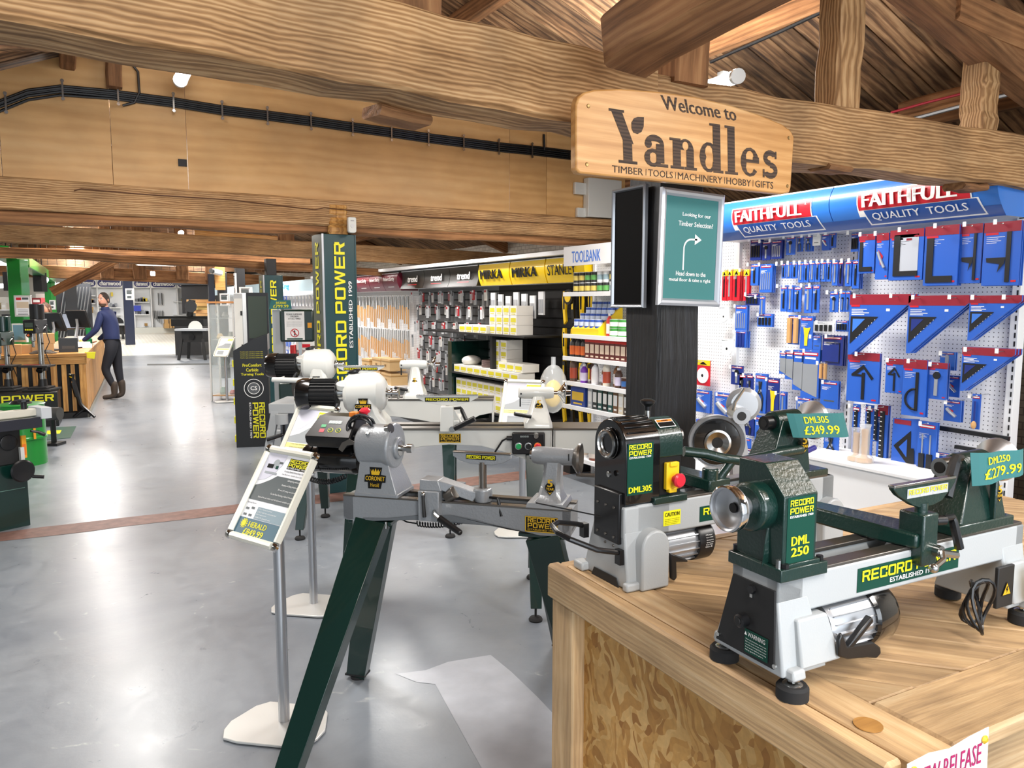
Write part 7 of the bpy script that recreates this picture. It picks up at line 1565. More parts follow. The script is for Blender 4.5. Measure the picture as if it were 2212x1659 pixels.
# fire extinguisher by the brick wall
p = at(2204, 1130, X=4.65); E_ = thing('fire_extinguisher', 'red fire extinguisher with pale green label at the right edge', 'extinguisher', (4.62, 2.02, 0), R(-60))
MB().lathe([(.07, .0), (.08, .02), (.08, .46), (.05, .53), (.025, .56), (.025, .6)], (0, 0, .42), (0, 0, 1), mat('extinguisher_red', 'c41e3a', .25, coat=.5), n=28).build('cylinder', parent=E_); MB().lathe([(.081, 0), (.081, .2)], (0, 0, .6), (0, 0, 1), cmat('bfe0c0'), n=28, caps=False).build('label', parent=E_); MB().bb(-.02, .02, -.06, .06, 1.02, 1.05, black).tube([(.03, 0, 1.0), (.1, 0, .97), (.11, 0, .8), (.09, 0, .6)], .01, black).build('hose', parent=E_); MB().bb(-.1, .1, -.1, .1, 0, .42, black_m).build('stand', parent=E_)
o = MB().bb(-.13, .13, -.004, .004, -.16, .16, white).rect(-.1, .1, .02, .1, -.006, green_b).rect(-.1, .1, -.1, -.02, -.006, cmat('c0c4c0')).build('safety_sign', smooth=False, label='green and white safety sign on the brick wall', cat='sign'); o.location = (4.89, 2.0, 1.35); o.rotation_euler = (0, 0, R(-90))
# ------------------------------------------------------------------ columns and posts down the shop
clad = mat('column_green', '0f3d41', .35, coat=.2); clad_s = mat('column_side', '5d655c', .35, metal=.3)
def vtext(m, geo, x0, z0, length, hgt, y, mm, M=None):
    """lettering that reads upward"""
    vs, fs = geo; m.add([(x0 - p[1] * hgt, y - (p[2] if len(p) > 2 else 0) * .0003, z0 + p[0] * length) for p in vs], fs, mm, M)
def column(pxl, pxr, D, ztop, label, z0, L_, tt='RECORD POWER'):
    a = at(pxl, 700, D=D); b = at(pxr, 700, D=D + (pxr - pxl) / F_PX * D * .58); w = math.hypot(b.x - a.x, b.y - a.y)
    T = thing('clad_column', label, 'column', (a.x, a.y, 0)); dp = w * .95
    MB().bb(0, w, 0, dp, 0, ztop, clad).build('cladding', parent=T, bev=.004)
    MB().bb(-.004, .012, -.004, .008, 0, ztop, alu).bb(w - .008, w + .004, -.004, .008, 0, ztop, clad).bb(-.006, 0, 0, dp, 0, ztop, clad_s).build('edge_strip', parent=T)
    m = MB(); vtext(m, square_geo(tt), w * .66, z0, L_, w * .32, -.006, yellow); vtext(m, text_geo('ESTABLISHED 1909', .02), w * .86, z0 + L_ * .34, L_ * .42, w * .11, -.006, white)
    M = Matrix(((0, 1, 0, -.009), (-1, 0, 0, 0), (0, 0, 1, 0), (0, 0, 0, 1)))
    vtext(m, square_geo(tt), -dp * .3, z0, L_, dp * .34, 0, yellow, M); m.build('lettering', parent=T, smooth=False)
    return T
column(700, 770, 6.35, 2.165, 'dark green column with tall yellow lettering, nearer one', .78, 1.32)
column(572, 612, 10.2, 1.97, 'dark green column with tall yellow lettering, farther one', .62, 1.28)
def pole(px0, px1, D, z0, z1, m_, label, name='post'):
    a = at(px0, 700, D=D); b = at(px1, 700, D=D); w = (b - a).length * .8
    o = MB().bb(-w / 2, w / 2, -w / 2, w / 2, z0, z1, m_).build(name, loc=((a.x + b.x) / 2, (a.y + b.y) / 2, 0), bev=.006, label=label, cat='post'); return o
navyp = mat('navy_post', '141d33', .4); bpost = mat('black_post', '15161a', .5)
pole(268, 291, 26, 0, 2.45, navyp, 'navy blue steel post standing alone in the aisle')
pole(452, 467, 20, 0, 2.35, navyp, 'navy blue post beside the black table saw')
pole(472, 494, 16.5, 0, 2.25, bpost, 'black post carrying a white security camera')
pole(510, 533, 13.2, 0, 2.2, bpost, 'black post between two picture frames')
pole(575, 601, 10.6, 1.9, 2.2, bpost, 'black post top above the farther green column')
p = at(727, 490, D=6.45); upright('post_head', p.x, p.y, 2.165, 2.4, .16, .1, slat_wood)
p = at(476, 590, D=16.3); m = MB().cyl((0, 0, 0), (-.2, -.24, .03), .06, white_paint, n=14).cyl((-.2, -.24, .03), (-.23, -.275, .035), .05, black, n=14).bb(-.1, .1, .05, .08, -.35, .25, slat_wood); m.build('security_camera', loc=(p.x, p.y, p.z), label='white security camera on the black post', cat='camera')
def pic(px0, py0, px1, py1, D, label, rz=-PHI, name='picture_frame', cat='picture', inner=None):
    a, b = at(px0, py0, D=D), at(px1, py1, D=D); w = (Vector((b.x, b.y)) - Vector((a.x, a.y))).length; h = a.z - b.z
    T = thing(name, label, cat, ((a.x + b.x) / 2, (a.y + b.y) / 2, (a.z + b.z) / 2), rz); t = w * .1
    MB().bb(-w / 2, w / 2, 0, .03, -h / 2, h / 2, alu_w).build('frame', parent=T, bev=.004)
    m = MB().rect(-w / 2 + t, w / 2 - t, -h / 2 + t, h / 2 - t, -.002, paper)
    if inner: inner(m, w, h)
    else:
        for i, (u, v, a_, b_) in enumerate(((-.34, .0, .6, .3), (-.3, -.36, .5, .22), (-.34, .32, .66, .06))): m.rect(w * u, w * (u + a_), h * v, h * (v + b_), -.004, slate if i != 2 else black_print)
    m.build('print', parent=T, smooth=False); return T
pic(474, 634, 496, 661, 16.2, 'white framed machine photo on the black camera post')
pic(516, 620, 545, 646, 13.0, 'white framed machine photo over the tall cabinets')
pic(502, 590, 511, 640, 13.0, 'narrow silver frame on the side of the black post', rz=-PHI - R(50))
pic(270, 623, 290, 648, 25.7, 'white framed photo on the lone navy post')

# ---- green steel frame and the left bay
grn = mat('bright_green', '17862f', .3, coat=.3)
def gpost(px0, px1, D, z1, label):
    a, b = at(px0, 700, D=D), at(px1, 700, D=D); w = (b - a).length * .9; c = (a + b) / 2; T = thing('green_post', label, 'post', (c.x, c.y, 0), -PHI)
    MB().bb(-w / 2, w / 2, -w / 2, w / 2, 0, z1, grn).build('shaft', parent=T, bev=.01); MB().bb(-w * .75, w * .75, -w * .75, w * .75, 0, .02, grn).build('foot_plate', parent=T); return c
g1 = gpost(30, 62, 12.9, 2.32, 'bright green steel post behind the till counter, nearer one'); g2 = gpost(104, 121, 21, 2.3, 'bright green steel post behind the till counter, farther one')
def gbeam(pts, w, h, label):
    T = thing('green_beam', label, 'beam', pts[0]); 
    for i in range(len(pts) - 1): o = timber('segment', pts[i], pts[i + 1], w, h, grn, seg=2, jit=0, kind=None); o.parent = T; o.matrix_parent_inverse = Matrix.Translation(-Vector(pts[0]))
gbeam([at(-60, 548, D=11.8), at(20, 553, D=12.4), at(62, 573, D=13.4)], .3, .16, 'bright green steel beam arching over the nearer green post')
gbeam([at(64, 578, D=13.6), at(100, 597, D=17.5), at(121, 612, D=21.5)], .25, .2, 'bright green sloping beam between the two green posts')
def gp(m, w, h): m.rect(-w * .36, -w * .05, h * .28, h * .4, -.004, REDP); m.rect(0, w * .36, h * .3, h * .4, -.004, slate); m.rect(-w * .36, w * .36, -h * .1, h * .2, -.004, cmat('c9b8a0')); [m.rect(-w * .3, w * .3, -h * (.2 + .07 * i), -h * (.18 + .07 * i), -.004, slate) for i in range(4)]
pic(29, 638, 69, 684, 12.6, 'white notice board on the nearer green post', inner=gp, cat='notice'); pic(106, 648, 120, 669, 20.6, 'small white notice on the farther green post', cat='notice')
for (x0, y0, x1, y1, D, lab) in ((5, 587, 28, 628, 16, 'black box hanging left of the nearer green post'), (70, 589, 91, 630, 17, 'black box hanging right of the nearer green post')):
    a, b = at(x0, y0, D=D), at(x1, y1, D=D); w = math.hypot(b.x - a.x, b.y - a.y); h = a.z - b.z
    MB().bb(-w / 2, w / 2, 0, .2, -h / 2, h / 2, black_m).cyl((-w * .3, .1, h / 2), (-w * .3, .1, 3.0 - (a.z + b.z) / 2), .012, black, n=6).cyl((w * .3, .1, h / 2), (w * .3, .1, 3.0 - (a.z + b.z) / 2), .012, black, n=6).build('hanging_display', loc=((a.x + b.x) / 2, (a.y + b.y) / 2, (a.z + b.z) / 2), rz=-PHI, label=lab, cat='screen')
for x0, y0, x1, y1, D in ((0, 567, 18, 568, 14.5), (90, 600, 102, 607, 19), (119, 616, 135, 613, 23), (92, 615, 104, 615, 26), (0, 618, 9, 617, 18)):
    a, b = at(x0, y0, D=D), at(x1, y1, D=D); batten('lit white lamp in the left bay, %s' % ('leftmost near the green beam' if x0 == 0 and y0 < 600 else 'between the green posts' if x0 == 90 else 'right of the farther green post' if x0 == 119 else 'small one by the farther green post' if x0 == 92 else 'low one at the left edge'), a, b, .05, False)
# stock racks in the left bay
def rack(px0, px1, D, z1, n, label, seed, back=wallw):
    a, b = at(px0, 700, D=D), at(px1, 700, D=D); w = math.hypot(b.x - a.x, b.y - a.y); T = thing('stock_rack', label, 'rack', (a.x, a.y, 0), -PHI); r = random.Random(seed)
    MB().bb(0, w, .4, .42, 0, z1, back).build('back_panel', parent=T)
    for k in range(n):
        z = .1 + (z1 - .1) * k / n; MB().bb(0, w, 0, .4, z, z + .03, wht).build('shelf', parent=T); x = .05; i = 0
        while x < w - .2 and i < 12:
            s = r.uniform(.1, .3); h = r.uniform(.08, min(.3, z1 / n - .06)); c = r.choice(['d8d4cc', '3a3c40', 'b08a5c', '8a2f34', 'e6e6e4', '4c6a8c', '2c2c30', 'c8b890', 'a8acb0'])
            o = MB().bb(0, s, 0, .22, 0, h, cmat(c)).rect(s * .15, s * .85, h * .3, h * .7, -.002, cmat('eeeeea')).build('stock_box', smooth=False, label='box %s along shelf %s of the %s' % (nth(i), nth(k), label.split(',')[0]), cat='box', group='boxes on the ' + label.split(',')[0])
            p = Matrix.Translation((a.x, a.y, 0)) @ Matrix.Rotation(-PHI, 4, 'Z') @ Vector((x, .1, z + .03)); o.location = p; o.rotation_euler = (0, 0, -PHI); x += s + r.uniform(.02, .12); i += 1
rack(-40, 28, 19, 1.75, 5, 'left-hand stock rack, behind the nearer green post', 3); rack(64, 104, 24, 1.9, 5, 'middle stock rack, between the green posts', 5); 
a = at(120, 700, D=24); m = MB()
for k in range(9): m.tube([(.1 * k, 0, .4), (.1 * k + .35, 0, 2.1)], .02, alu, n=5)
m.bb(0, 1.1, .1, .12, 0, 2.2, cmat('3c3e42')).build('timber_rack', loc=(a.x, a.y, 0), rz=-PHI, label='rack of sloping silver rods beyond the farther green post', cat='rack')
pole(143, 171, 22, 0, 2.15, cmat('2b2e34'), 'dark wall pillar beside the far yellow-edged bay', 'dark_pillar')

# ---- far end: raised chequer-plate floor, white bays with dark blue name plates
chq = MB(); cq0, cq1 = at(262, 757, Z=0), at(470, 757, Z=0)
def chequer_mat():
    m, N, L, B = newmat('chequer_plate'); tc = N.new('ShaderNodeTexCoord'); mp = N.new('ShaderNodeMapping'); mp.inputs['Rotation'].default_value = (0, 0, R(45)); mp.inputs['Scale'].default_value = (3, 3, 3); L.new(tc.outputs['Object'], mp.inputs['Vector'])
    c = N.new('ShaderNodeTexBrick'); c.inputs['Scale'].default_value = 1; c.inputs['Mortar Size'].default_value = .1; c.inputs['Color1'].default_value = srgb('c2baa4'); c.inputs['Color2'].default_value = srgb('c9c2ae'); c.inputs['Mortar'].default_value = srgb('f2efe4'); L.new(mp.outputs[0], c.inputs['Vector'])
    L.new(c.outputs['Color'], B.inputs['Base Color']); B.inputs['Metallic'].default_value = .5; B.inputs['Roughness'].default_value = .35; return m
y0_ = 26.2; MB().add([(-1, y0_, .002), (5.5, y0_, .002), (5.5, 31.5, .42), (-1, 31.5, .42), (-1, YB, .42), (5.5, YB, .42)], [(0, 1, 2, 3), (3, 2, 5, 4)], chequer_mat()).build('floor_ramp', kind='structure', smooth=False, label='raised chequer-plate ramp at the far end')
YW = 34.2; qb = LQ((0, YW, 0), 0)
far = thing('far_shop_wall', 'white shop bays under dark blue name plates at the far end', 'shelving unit', (0, YW, 0))
X0b, X1b = qb(165, 650).x, qb(402, 650).x; zt_, zm_, zb_ = qb(300, 603).z, qb(300, 622).z, .42
MB().bb(X0b, X1b, .0, .05, zb_, zt_, mat('far_white', 'e4e8ec', .5)).build('back_panel', parent=far)
MB().bb(X0b, X1b, -.5, 0, zb_, zb_ + .22, cmat('c8cac4')).build('plinth', parent=far)
lava = mat('nameplate', '2a2a6a', .4)
for (a, b, w) in ((172, 207, 'charnwood'), (208, 265, 'charnwood'), (286, 322, 'charnwood'), (323, 378, 'charnwood'), (380, 404, 'charnwood')):
    x0, x1 = qb(a, 610).x, qb(b, 610).x; h = zt_ - zm_ - .02; cx = (x0 + x1) / 2; cz = zm_ + h / 2; r_ = h * .42; hw = (x1 - x0) / 2 - r_ - .02
    m = MB().bb(x0, x1, -.34, -.3, zm_, zt_ + .02, white); pts = [(cx + hw + r_ * math.cos(R(t)), cz + r_ * math.sin(R(t))) for t in range(-90, 91, 30)] + [(cx - hw - r_ * math.cos(R(t)), cz + r_ * math.sin(R(t))) for t in range(90, -91, -30)]
    m.poly(pts, -.345, lava); m.text(w, cx - hw - r_ * .5, cz - h * .26, 2 * hw + r_, h * .54, -.35, white, .07); m.bb(x0 - .02, x0 + .02, -.3, 0, zb_, zm_, wht)
    m.build('name_plate', parent=far, smooth=False)
def fb2(x0, y0, x1, y1, out, mm, name, label, cat, grp=None, d=.2):
    a, b = qb(x0, y0, -out), qb(x1, y1, -out); m = MB().bb(-(b.x - a.x) / 2, (b.x - a.x) / 2, 0, d, -(a.z - b.z) / 2, (a.z - b.z) / 2, mm); return m.build(name, loc=((a.x + b.x) / 2, YW - out, (a.z + b.z) / 2), label=label, cat=cat, group=grp, smooth=False)
for (x0, x1, y) in ((180, 206, 638), (180, 206, 655), (212, 262, 664), (212, 262, 680), (289, 322, 652), (289, 323, 679), (376, 402, 651), (376, 400, 680)):
    a, b = qb(x0, y, -.3), qb(x1, y, -.3); MB().bb(a.x, b.x, -.35, 0, a.z - .03, a.z, wht).build('shelf', parent=far)
fr_ = random.Random(4)
for i in range(46):
    reg = fr_.choice([(181, 204, 626, 637), (181, 204, 642, 654), (213, 262, 627, 640), (213, 262, 668, 680), (290, 320, 640, 651), (290, 320, 668, 679), (377, 400, 640, 651), (213, 262, 646, 662), (290, 320, 690, 704), (181, 204, 662, 676)])
    x = fr_.uniform(reg[0], reg[1] - 5); h = fr_.uniform(4, 9); c = fr_.choice(['d9c23a', 'b8bcc0', '6b6e72', '3a3f55', 'c8ccd0', 'a07c40', '8a9098', '2c2e34'])
    cn = {'d9c23a': 'yellow', 'b8bcc0': 'grey', '6b6e72': 'dark grey', '3a3f55': 'slate blue', 'c8ccd0': 'pale grey', 'a07c40': 'tan', '8a9098': 'mid grey', '2c2e34': 'black'}[c]
    fb2(x, reg[3] - h, x + fr_.uniform(3, 7), reg[3], .3, cmat(c), 'stock_item', 'tiny %s item on the far shop wall, %s of those stocked there' % (cn, nth(i)), 'item', 'items on the far shop wall')
fb2(289, 660, 305, 672, .45, cmat('2a3fb0'), 'plastic_crate', 'blue plastic crate on the far shop wall', 'crate'); fb2(187, 663, 202, 670, .5, cmat('a87f3c'), 'basket', 'brown basket on the far left bay', 'basket')
for i in range(7): fb2(329 + i * 3.6, 671, 330.8 + i * 3.6, (700, 688, 690, 694, 697, 700, 686)[i], .12, DGR, 'clamp', 'black bar clamp, %s from the left on the far white wall' % nth(i), 'clamp', 'bar clamps on the far wall', .06)
for i in range(3): fb2(341 + i * 4, 633, 343.4 + i * 4, 659, .12, SILV if i % 2 else DGR, 'clamp', 'upper bar clamp, %s of three on the far wall' % nth(i), 'clamp', 'upper bar clamps', .06)
for i, (x0, y0, x1, y1) in enumerate(((355, 699, 366, 709), (356, 690, 364, 699), (366, 689, 372, 709), (373, 691, 381, 708))): fb2(x0, y0, x1, y1, .9, cmat('b8925c'), 'cardboard_box', 'cardboard box, %s of the stack before the far wall' % nth(i), 'box', 'cardboard boxes at the far end', .4)
MB().bb(0, .06, 0, .06, .42, 2.5, YEL).build('yellow_upright', loc=(qb(172, 650).x, YW - .5, 0), label='bright yellow upright at the edge of the far bay', cat='post')
# far right bays seen between the columns
kr = thing('far_peg_bay', 'distant white bays of blue packets between the green columns', 'shelving unit', (4.5, 0, 0), -PI / 2)
MB().bb(-26, -14.6, 0, .02, .2, 2.05, pegw).build('peg_panel', parent=kr); MB().bb(-26, -14.6, -.3, -.26, 1.84, 2.06, mat('cyan_fascia', 'c8e6f4', .4)).build('fascia', parent=kr)
k = MB(); k.text('Kreg', -16.9, 1.87, .6, .15, -.305, mat('cyan_ink', '1f8fc0', .4), .06); k.build('fascia_print', parent=kr, smooth=False)
m1 = MB().bb(-.06, .06, -.01, .01, -.22, 0, cmat('5b78c8')).rect(-.05, .05, -.07, -.02, -.012, white).mesh('packet', smooth=False); m2 = MB().bb(-.05, .05, -.01, .01, -.2, 0, cmat('c9ccd0')).rect(-.04, .04, -.17, -.06, -.012, cmat('6a6e74')).mesh('packet', smooth=False)
dm = MB()
for row in range(5):
    for i in range(26):
        x = -21.0 + i * .24; z = 1.76 - .3 * row; c = cmat('5b78c8') if i < 16 + row % 2 else cmat('c9ccd0')
        dm.bb(x - .06, x + .06, -.11, -.09, z - .22, z, c).rect(x - .05, x + .05, z - .07, z - .02, -.112, white)
dm.build('packets', parent=kr, kind='stuff', smooth=False)

# ---- till counter
c0 = at(190, 901, Z=0); c1 = at(-120, 880, Z=0); c2 = at(229, 815, Z=0); ctz = .86
cl0 = at(0, 895, D=1); 
cdir = (Vector((c2.x - c0.x, c2.y - c0.y, 0))).normalized(); fdir = Vector((-1, -.02, 0)).normalized(); Ls = (Vector((c2.x - c0.x, c2.y - c0.y))).length; Lf = 3.4
ct = thing('till_counter', 'long till counter clad in upright timber slats with gaps of black', 'counter', (c0.x, c0.y, 0))
def cpt(a, b, z): return fdir * a + cdir * b + Vector((0, 0, z))
def slab(a0, a1, b0, b1, z0, z1, m_, name, rz=0, **k):
    vs = [cpt(a0, b0, z0), cpt(a1, b0, z0), cpt(a1, b1, z0), cpt(a0, b1, z0), cpt(a0, b0, z1), cpt(a1, b0, z1), cpt(a1, b1, z1), cpt(a0, b1, z1)]
    return MB().add(vs, [(0, 1, 2, 3), (7, 6, 5, 4), (4, 5, 1, 0), (5, 6, 2, 1), (6, 7, 3, 2), (7, 4, 0, 3)], m_).build(name, parent=ct, smooth=False, **k)
slab(.02, Lf, .02, .6, 0, ctz - .02, black_m, 'carcass'); slab(.02, .62, .02, Ls, 0, ctz - .02, black_m, 'carcass')
slab(-.03, Lf, -.04, .66, ctz, ctz + .045, slat_wood, 'worktop', bev=.004); slab(-.03, .68, .67, Ls, ctz, ctz + .045, slat_wood, 'worktop', bev=.004)
slab(-.02, Lf, -.03, -.008, ctz - .1, ctz - .004, slat_wood, 'top_rail'); slab(-.026, -.005, -.03, Ls, ctz - .1, ctz - .004, slat_wood, 'top_rail')
def vslat(a0, a1, b0, b1, z0, z1):
    c = cpt((a0 + a1) / 2, (b0 + b1) / 2, z0); w = max(abs(a1 - a0), abs(b1 - b0)); t = .018
    o = MB().bb(0, z1 - z0, -w / 2, w / 2, -t / 2, t / 2, slat_wood).build('slat', parent=ct, smooth=False)
    d = (cpt(a1, b1, 0) - cpt(a0, b0, 0)); d = fdir if abs(a1 - a0) > abs(b1 - b0) else cdir; n = Vector((0, 0, 1)).cross(d)
    M = Matrix((Vector((0, 0, 1)), d, Vector((0, 0, 1)).cross(d))).transposed().to_4x4(); M.translation = c; o.matrix_local = M
x = .0
for k in range(26): vslat(x, x + (.075, .05, .06)[k % 3], .0, .0001, .1, ctz - .105); x += (.075, .05, .06)[k % 3] + .052
x = .0
for k in range(int(Ls / .155)): vslat(-.0, .0001, x, x + .145, .08, ctz - .105); x += .153
slab(-.03, Lf, -.03, 0, 0, .08, black_m, 'kick_board'); slab(-.02, 0, -.03, Ls, 0, .06, cmat('8c8a80'), 'kick_board')
# things on the counter
CM = Matrix.Translation((c0.x, c0.y, 0))
def oncounter(mb, name, a, b, z, label, cat, rz=0, grp=None, **k):
    p = CM @ cpt(a, b, z); return mb.build(name, loc=(p.x, p.y, p.z), rz=rz, label=label, cat=cat, group=grp, smooth=k.pop('smooth', False), **k)
cb_ = cmat('bf9460')
def cardb(w, d, h): return MB().bb(-w / 2, w / 2, -d / 2, d / 2, 0, h, cb_).bb(-w / 2 - .001, w / 2 + .001, -.02, .02, h, h + .002, cmat('d8c8a0'))
top = ctz + .047
for i, (a, b, w, h, z) in enumerate(((1.02, .3, .5, .13, 0), (1.0, .34, .26, .14, .132), (.72, .36, .28, .12, 0), (.52, .34, .26, .13, 0), (.5, .34, .25, .14, .132), (1.45, .3, .4, .12, 0))):
    oncounter(cardb(w, .25, h), 'cardboard_box', a, b, top + z, 'cardboard box, %s of those along the till counter' % nth(i), 'box', grp='cardboard boxes on the till counter')
oncounter(MB().bb(-.12, .12, -.1, .1, 0, .2, black).bb(-.08, .08, -.101, -.1, .05, .09, cmat('3a3a3a')), 'receipt_printer', .22, .42, top, 'black receipt printer on the counter beside the boxes', 'printer', bev=.01)
def monitor(a, b, rz, label, scr=black_m, h=.36, tall=.5):
    p = CM @ cpt(a, b, top); T = thing('till_screen', label, 'monitor', (p.x, p.y, p.z), rz)
    MB().bb(-.12, .12, -.09, .09, 0, .02, black).build('foot', parent=T, bev=.004); MB().tube([(0, .06, .02), (0, -.03, tall - .1), (0, -.02, tall)], .022, alu, n=8).build('arm', parent=T)
    m = MB(); m.M = Matrix.Translation((0, -.05, tall)) @ Matrix.Rotation(R(-18), 4, 'X'); m.bb(-.2, .2, -.02, .02, -.14, .14, black); m.build('panel', parent=T, bev=.005); m = MB(); m.M = Matrix.Translation((0, -.05, tall)) @ Matrix.Rotation(R(-18), 4, 'X'); m.rect(-.185, .185, -.125, .125, -.022, scr); m.build('screen', parent=T, smooth=False)
monitor(.45, .95, R(120), 'black till screen tilted back, seen from behind, left one', tall=.42); monitor(.18, 1.5, R(130), 'black till screen tilted back, seen from behind, middle one', tall=.45)
monitor(.3, 3.2, R(-20), 'till screen with a lit display facing the shop floor', scr=mat('screen_lit', '9aa2b4', .3, emit=.4), tall=.38)
oncounter(MB().bb(-.11, .11, -.02, .02, 0, .26, cmat('cfd8dc')).rect(-.09, .09, .03, .24, -.022, cmat('5f8fa8')), 'leaflet_holder', .8, .5, top + .15, 'pale blue leaflet holder standing before the cashier', 'leaflet holder', rz=R(-40))
oncounter(MB().lathe([(.05, 0), (.055, .1), (.03, .14), (.04, .24), (.045, .3)], (0, 0, 0), (0, 0, 1), cmat('1f8a4c'), n=14), 'green_jug', .06, 2.3, top, 'green plastic bottle on the counter near the man', 'bottle', smooth=True)
oncounter(MB().bb(-.14, .14, -.1, .1, 0, .06, white).bb(-.12, .12, -.08, .08, .06, .09, white), 'paper_stack', .12, 1.5, top, 'stack of white papers on the counter before the man', 'papers')
oncounter(MB().prism([(0, 0), (.14, 0), (.12, -.1), (.03, -.08)], -.02, .0, yellow), 'yellow_tag', -.0, .03, top + .01, 'yellow ticket hanging off the counter corner', 'ticket')
m = MB()
for k in range(5): m.tube([(.16 * math.cos(t + k) * (1 - .1 * k), .09 * math.sin(t + k), .01 + .008 * k) for t in [2 * PI * i / 14 for i in range(15)]], .008, cmat('55504a'), n=5)
oncounter(m, 'cable_heap', .5, .1, top, 'loose heap of grey cable on the counter front', 'cable', smooth=True)
# forked black stand before the counter
p = at(196, 893, Z=0); m = MB().tube([(-.14, 0, .56), (-.06, 0, .2), (0, 0, .12)], .03, black, n=8).tube([(0, 0, .14), (.16, -.05, .02)], .02, black, n=8).tube([(0, 0, .14), (-.14, -.04, .02)], .02, black, n=8).tube([(0, 0, .14), (0, .14, .02)], .02, black, n=8).cyl((-.15, 0, .52), (-.14, 0, .62), .035, black).cyl((-.152, 0, .57), (-.148, 0, .585), .037, YEL).cyl((-.155, 0, .61), (-.152, 0, .625), .037, cmat('e8e0c8')).tube([(-.14, -.01, .5), (-.09, -.01, .3)], .033, black, n=8)
p = at(205, 897, Z=0); m.build('roller_stand', loc=(p.x - FW.x * .25, p.y - FW.y * .25, 0), rz=-PHI, label='black tripod roller stand leaning at the counter corner', cat='stand')

# ---- pillar drills on their black plinth
pl0 = at(128, 920, Z=0); PD = thing('drill_plinth', 'black plinth with yellow lettering under the pillar drills', 'plinth', (pl0.x, pl0.y, 0), R(-4))
MB().bb(-1.6, 0, 0, .5, 0, .45, black).build('box', parent=PD, bev=.004); m = MB(); m.sq('RECORD POWER', -1.34, .335, 1.3, .09, -.003, yellow); m.build('lettering', parent=PD, smooth=False)
def drill(px, D, z0, label, up=1.12, head=black, hd=True):
    p = at(px, 800, D=D); T = thing('pillar_drill', label, 'drill', (p.x, p.y, z0), R(-25))
    MB().bb(-.17, .17, -.14, .2, 0, .03, black_m).bb(-.12, .12, -.1, .14, .03, .055, black_m).build('base', parent=T, bev=.006)
    MB().cyl((0, .06, .05), (0, .06, up - .3), .036, steel, n=18).lathe([(.06, 0), (.05, .1)], (0, .06, .05), (0, 0, 1), black, n=16).build('column', parent=T)
    MB().bb(-.18, .18, -.18, .05, .32, .345, black_m).cyl((0, -.02, .26), (0, .06, .32), .04, black).lathe([(.06, 0), (.06, .08)], (0, .06, .26), (0, 0, 1), black, n=14).build('table', parent=T, bev=.003)
    MB().rect(-.1, .1, .355, .36, -.19, REDP).build('table_mark', parent=T)
    MB().bb(-.075, .075, -.2, .12, up - .38, up - .2, head).cyl((0, -.12, up - .48), (0, -.12, up - .36), .03, steel, n=12).cyl((0, -.12, up - .56), (0, -.12, up - .48), .018, steel, n=10).build('head', parent=T, bev=.008)
    m = MB().rect(-.05, .05, up - .3, up - .24, -.202, cmat('3c4a40')); 
    for k in range(4): m.rect(-.05 + k * .026, -.032 + k * .026, up - .34, up - .32, -.202, yellow)
    m.build('control_panel', parent=T, smooth=False); MB().lathe([(.03, 0), (.028, .03)], (0, -.2, up - .4), (0, -1, 0), black, n=16).lathe([(.016, .03), (.014, .036)], (0, -.2, up - .4), (0, -1, 0), cmat('d86a34'), n=12).build('depth_dial', parent=T)
    MB().cyl((0, .02, up - .2), (0, .02, up), .085, head, n=24).build('motor', parent=T, bev=.006)
    for a in (30, 150, 270): MB().tube([(.06, -.05, up - .36), (.08, -.05 + .14 * math.cos(R(a)), up - .36 + .14 * math.sin(R(a)))], .007, steel, n=6).ball((.08, -.05 + .15 * math.cos(R(a)), up - .36 + .15 * math.sin(R(a))), .016, black, n=8, k=6).build('feed_handle', parent=T)
    MB().tube([(.07, .05, up - .3), (.13, .03, up - .5), (.08, .0, up - .62), (.14, 0, up - .8)], .006, black, n=6).build('cable', parent=T)
drill(86, 10.1, .45, 'tall black pillar drill with orange dial on the plinth', 1.14)
drill(12, 10.1, .45, 'shorter pillar drill with green and yellow head at the left edge', .98, leg_green)
# green drum, hose end, saw cabinet
p = at(52, 1005, Z=0); Bl = thing('extractor_drum', 'bright green steel drum with ribbed sides at the left', 'drum', (p.x, p.y + .1, 0)); Bl.scale = (1, 1, .9); r_ = .205
MB().lathe([(r_, 0), (r_, .28), (r_ + .012, .29), (r_ + .012, .31), (r_, .32), (r_, .56), (r_ + .012, .57), (r_ + .012, .59), (r_, .6), (r_, .66), (r_ + .008, .67), (r_ - .01, .675)], (0, 0, 0), (0, 0, 1), grn, n=40).build('drum', parent=Bl)
MB().lathe([(.1, .6), (.1, .68), (.08, .7), (.06, .71)], (0, 0, 0), (0, 0, 1), black, n=24).build('lid', parent=Bl); MB().bb(.1, .12, -r_ * .99, -r_ * .9, .3, .5, cmat('e8a020')).build('label', parent=Bl)
p = at(112, 912, D=8.6); MB().cyl((-.1, 0, 0), (.1, 0, 0), .075, cmat('3c3c3a'), n=20).cyl((0, .02, -.34), (0, .02, -.06), .03, black, n=8).bb(-.09, .09, -.08, .1, -.36, -.33, black).build('dust_motor', loc=(p.x, p.y, .36), rz=-PHI, label='dark round motor lying beside the green drum', cat='motor')
s0 = at(66, 1134, Z=0); SC = thing('cabinet_saw', 'dark green cabinet saw with black handwheel at the left edge', 'saw', (s0.x, s0.y, 0), R(25))
MB().bb(-.8, 0, 0, .6, 0, .46, leg_green).bb(-.8, -.02, -.003, 0, .28, .285, cmat('5a7a70')).build('cabinet', parent=SC, bev=.006); MB().bb(-.8, -.02, .02, .6, .46, .74, black_m).build('upper_body', parent=SC, bev=.004)
MB().lathe([(.055, 0), (.055, .01), (.05, .012)], (-.1, .018, .62), (0, -1, 0), black, n=24).build('side_fan', parent=SC)
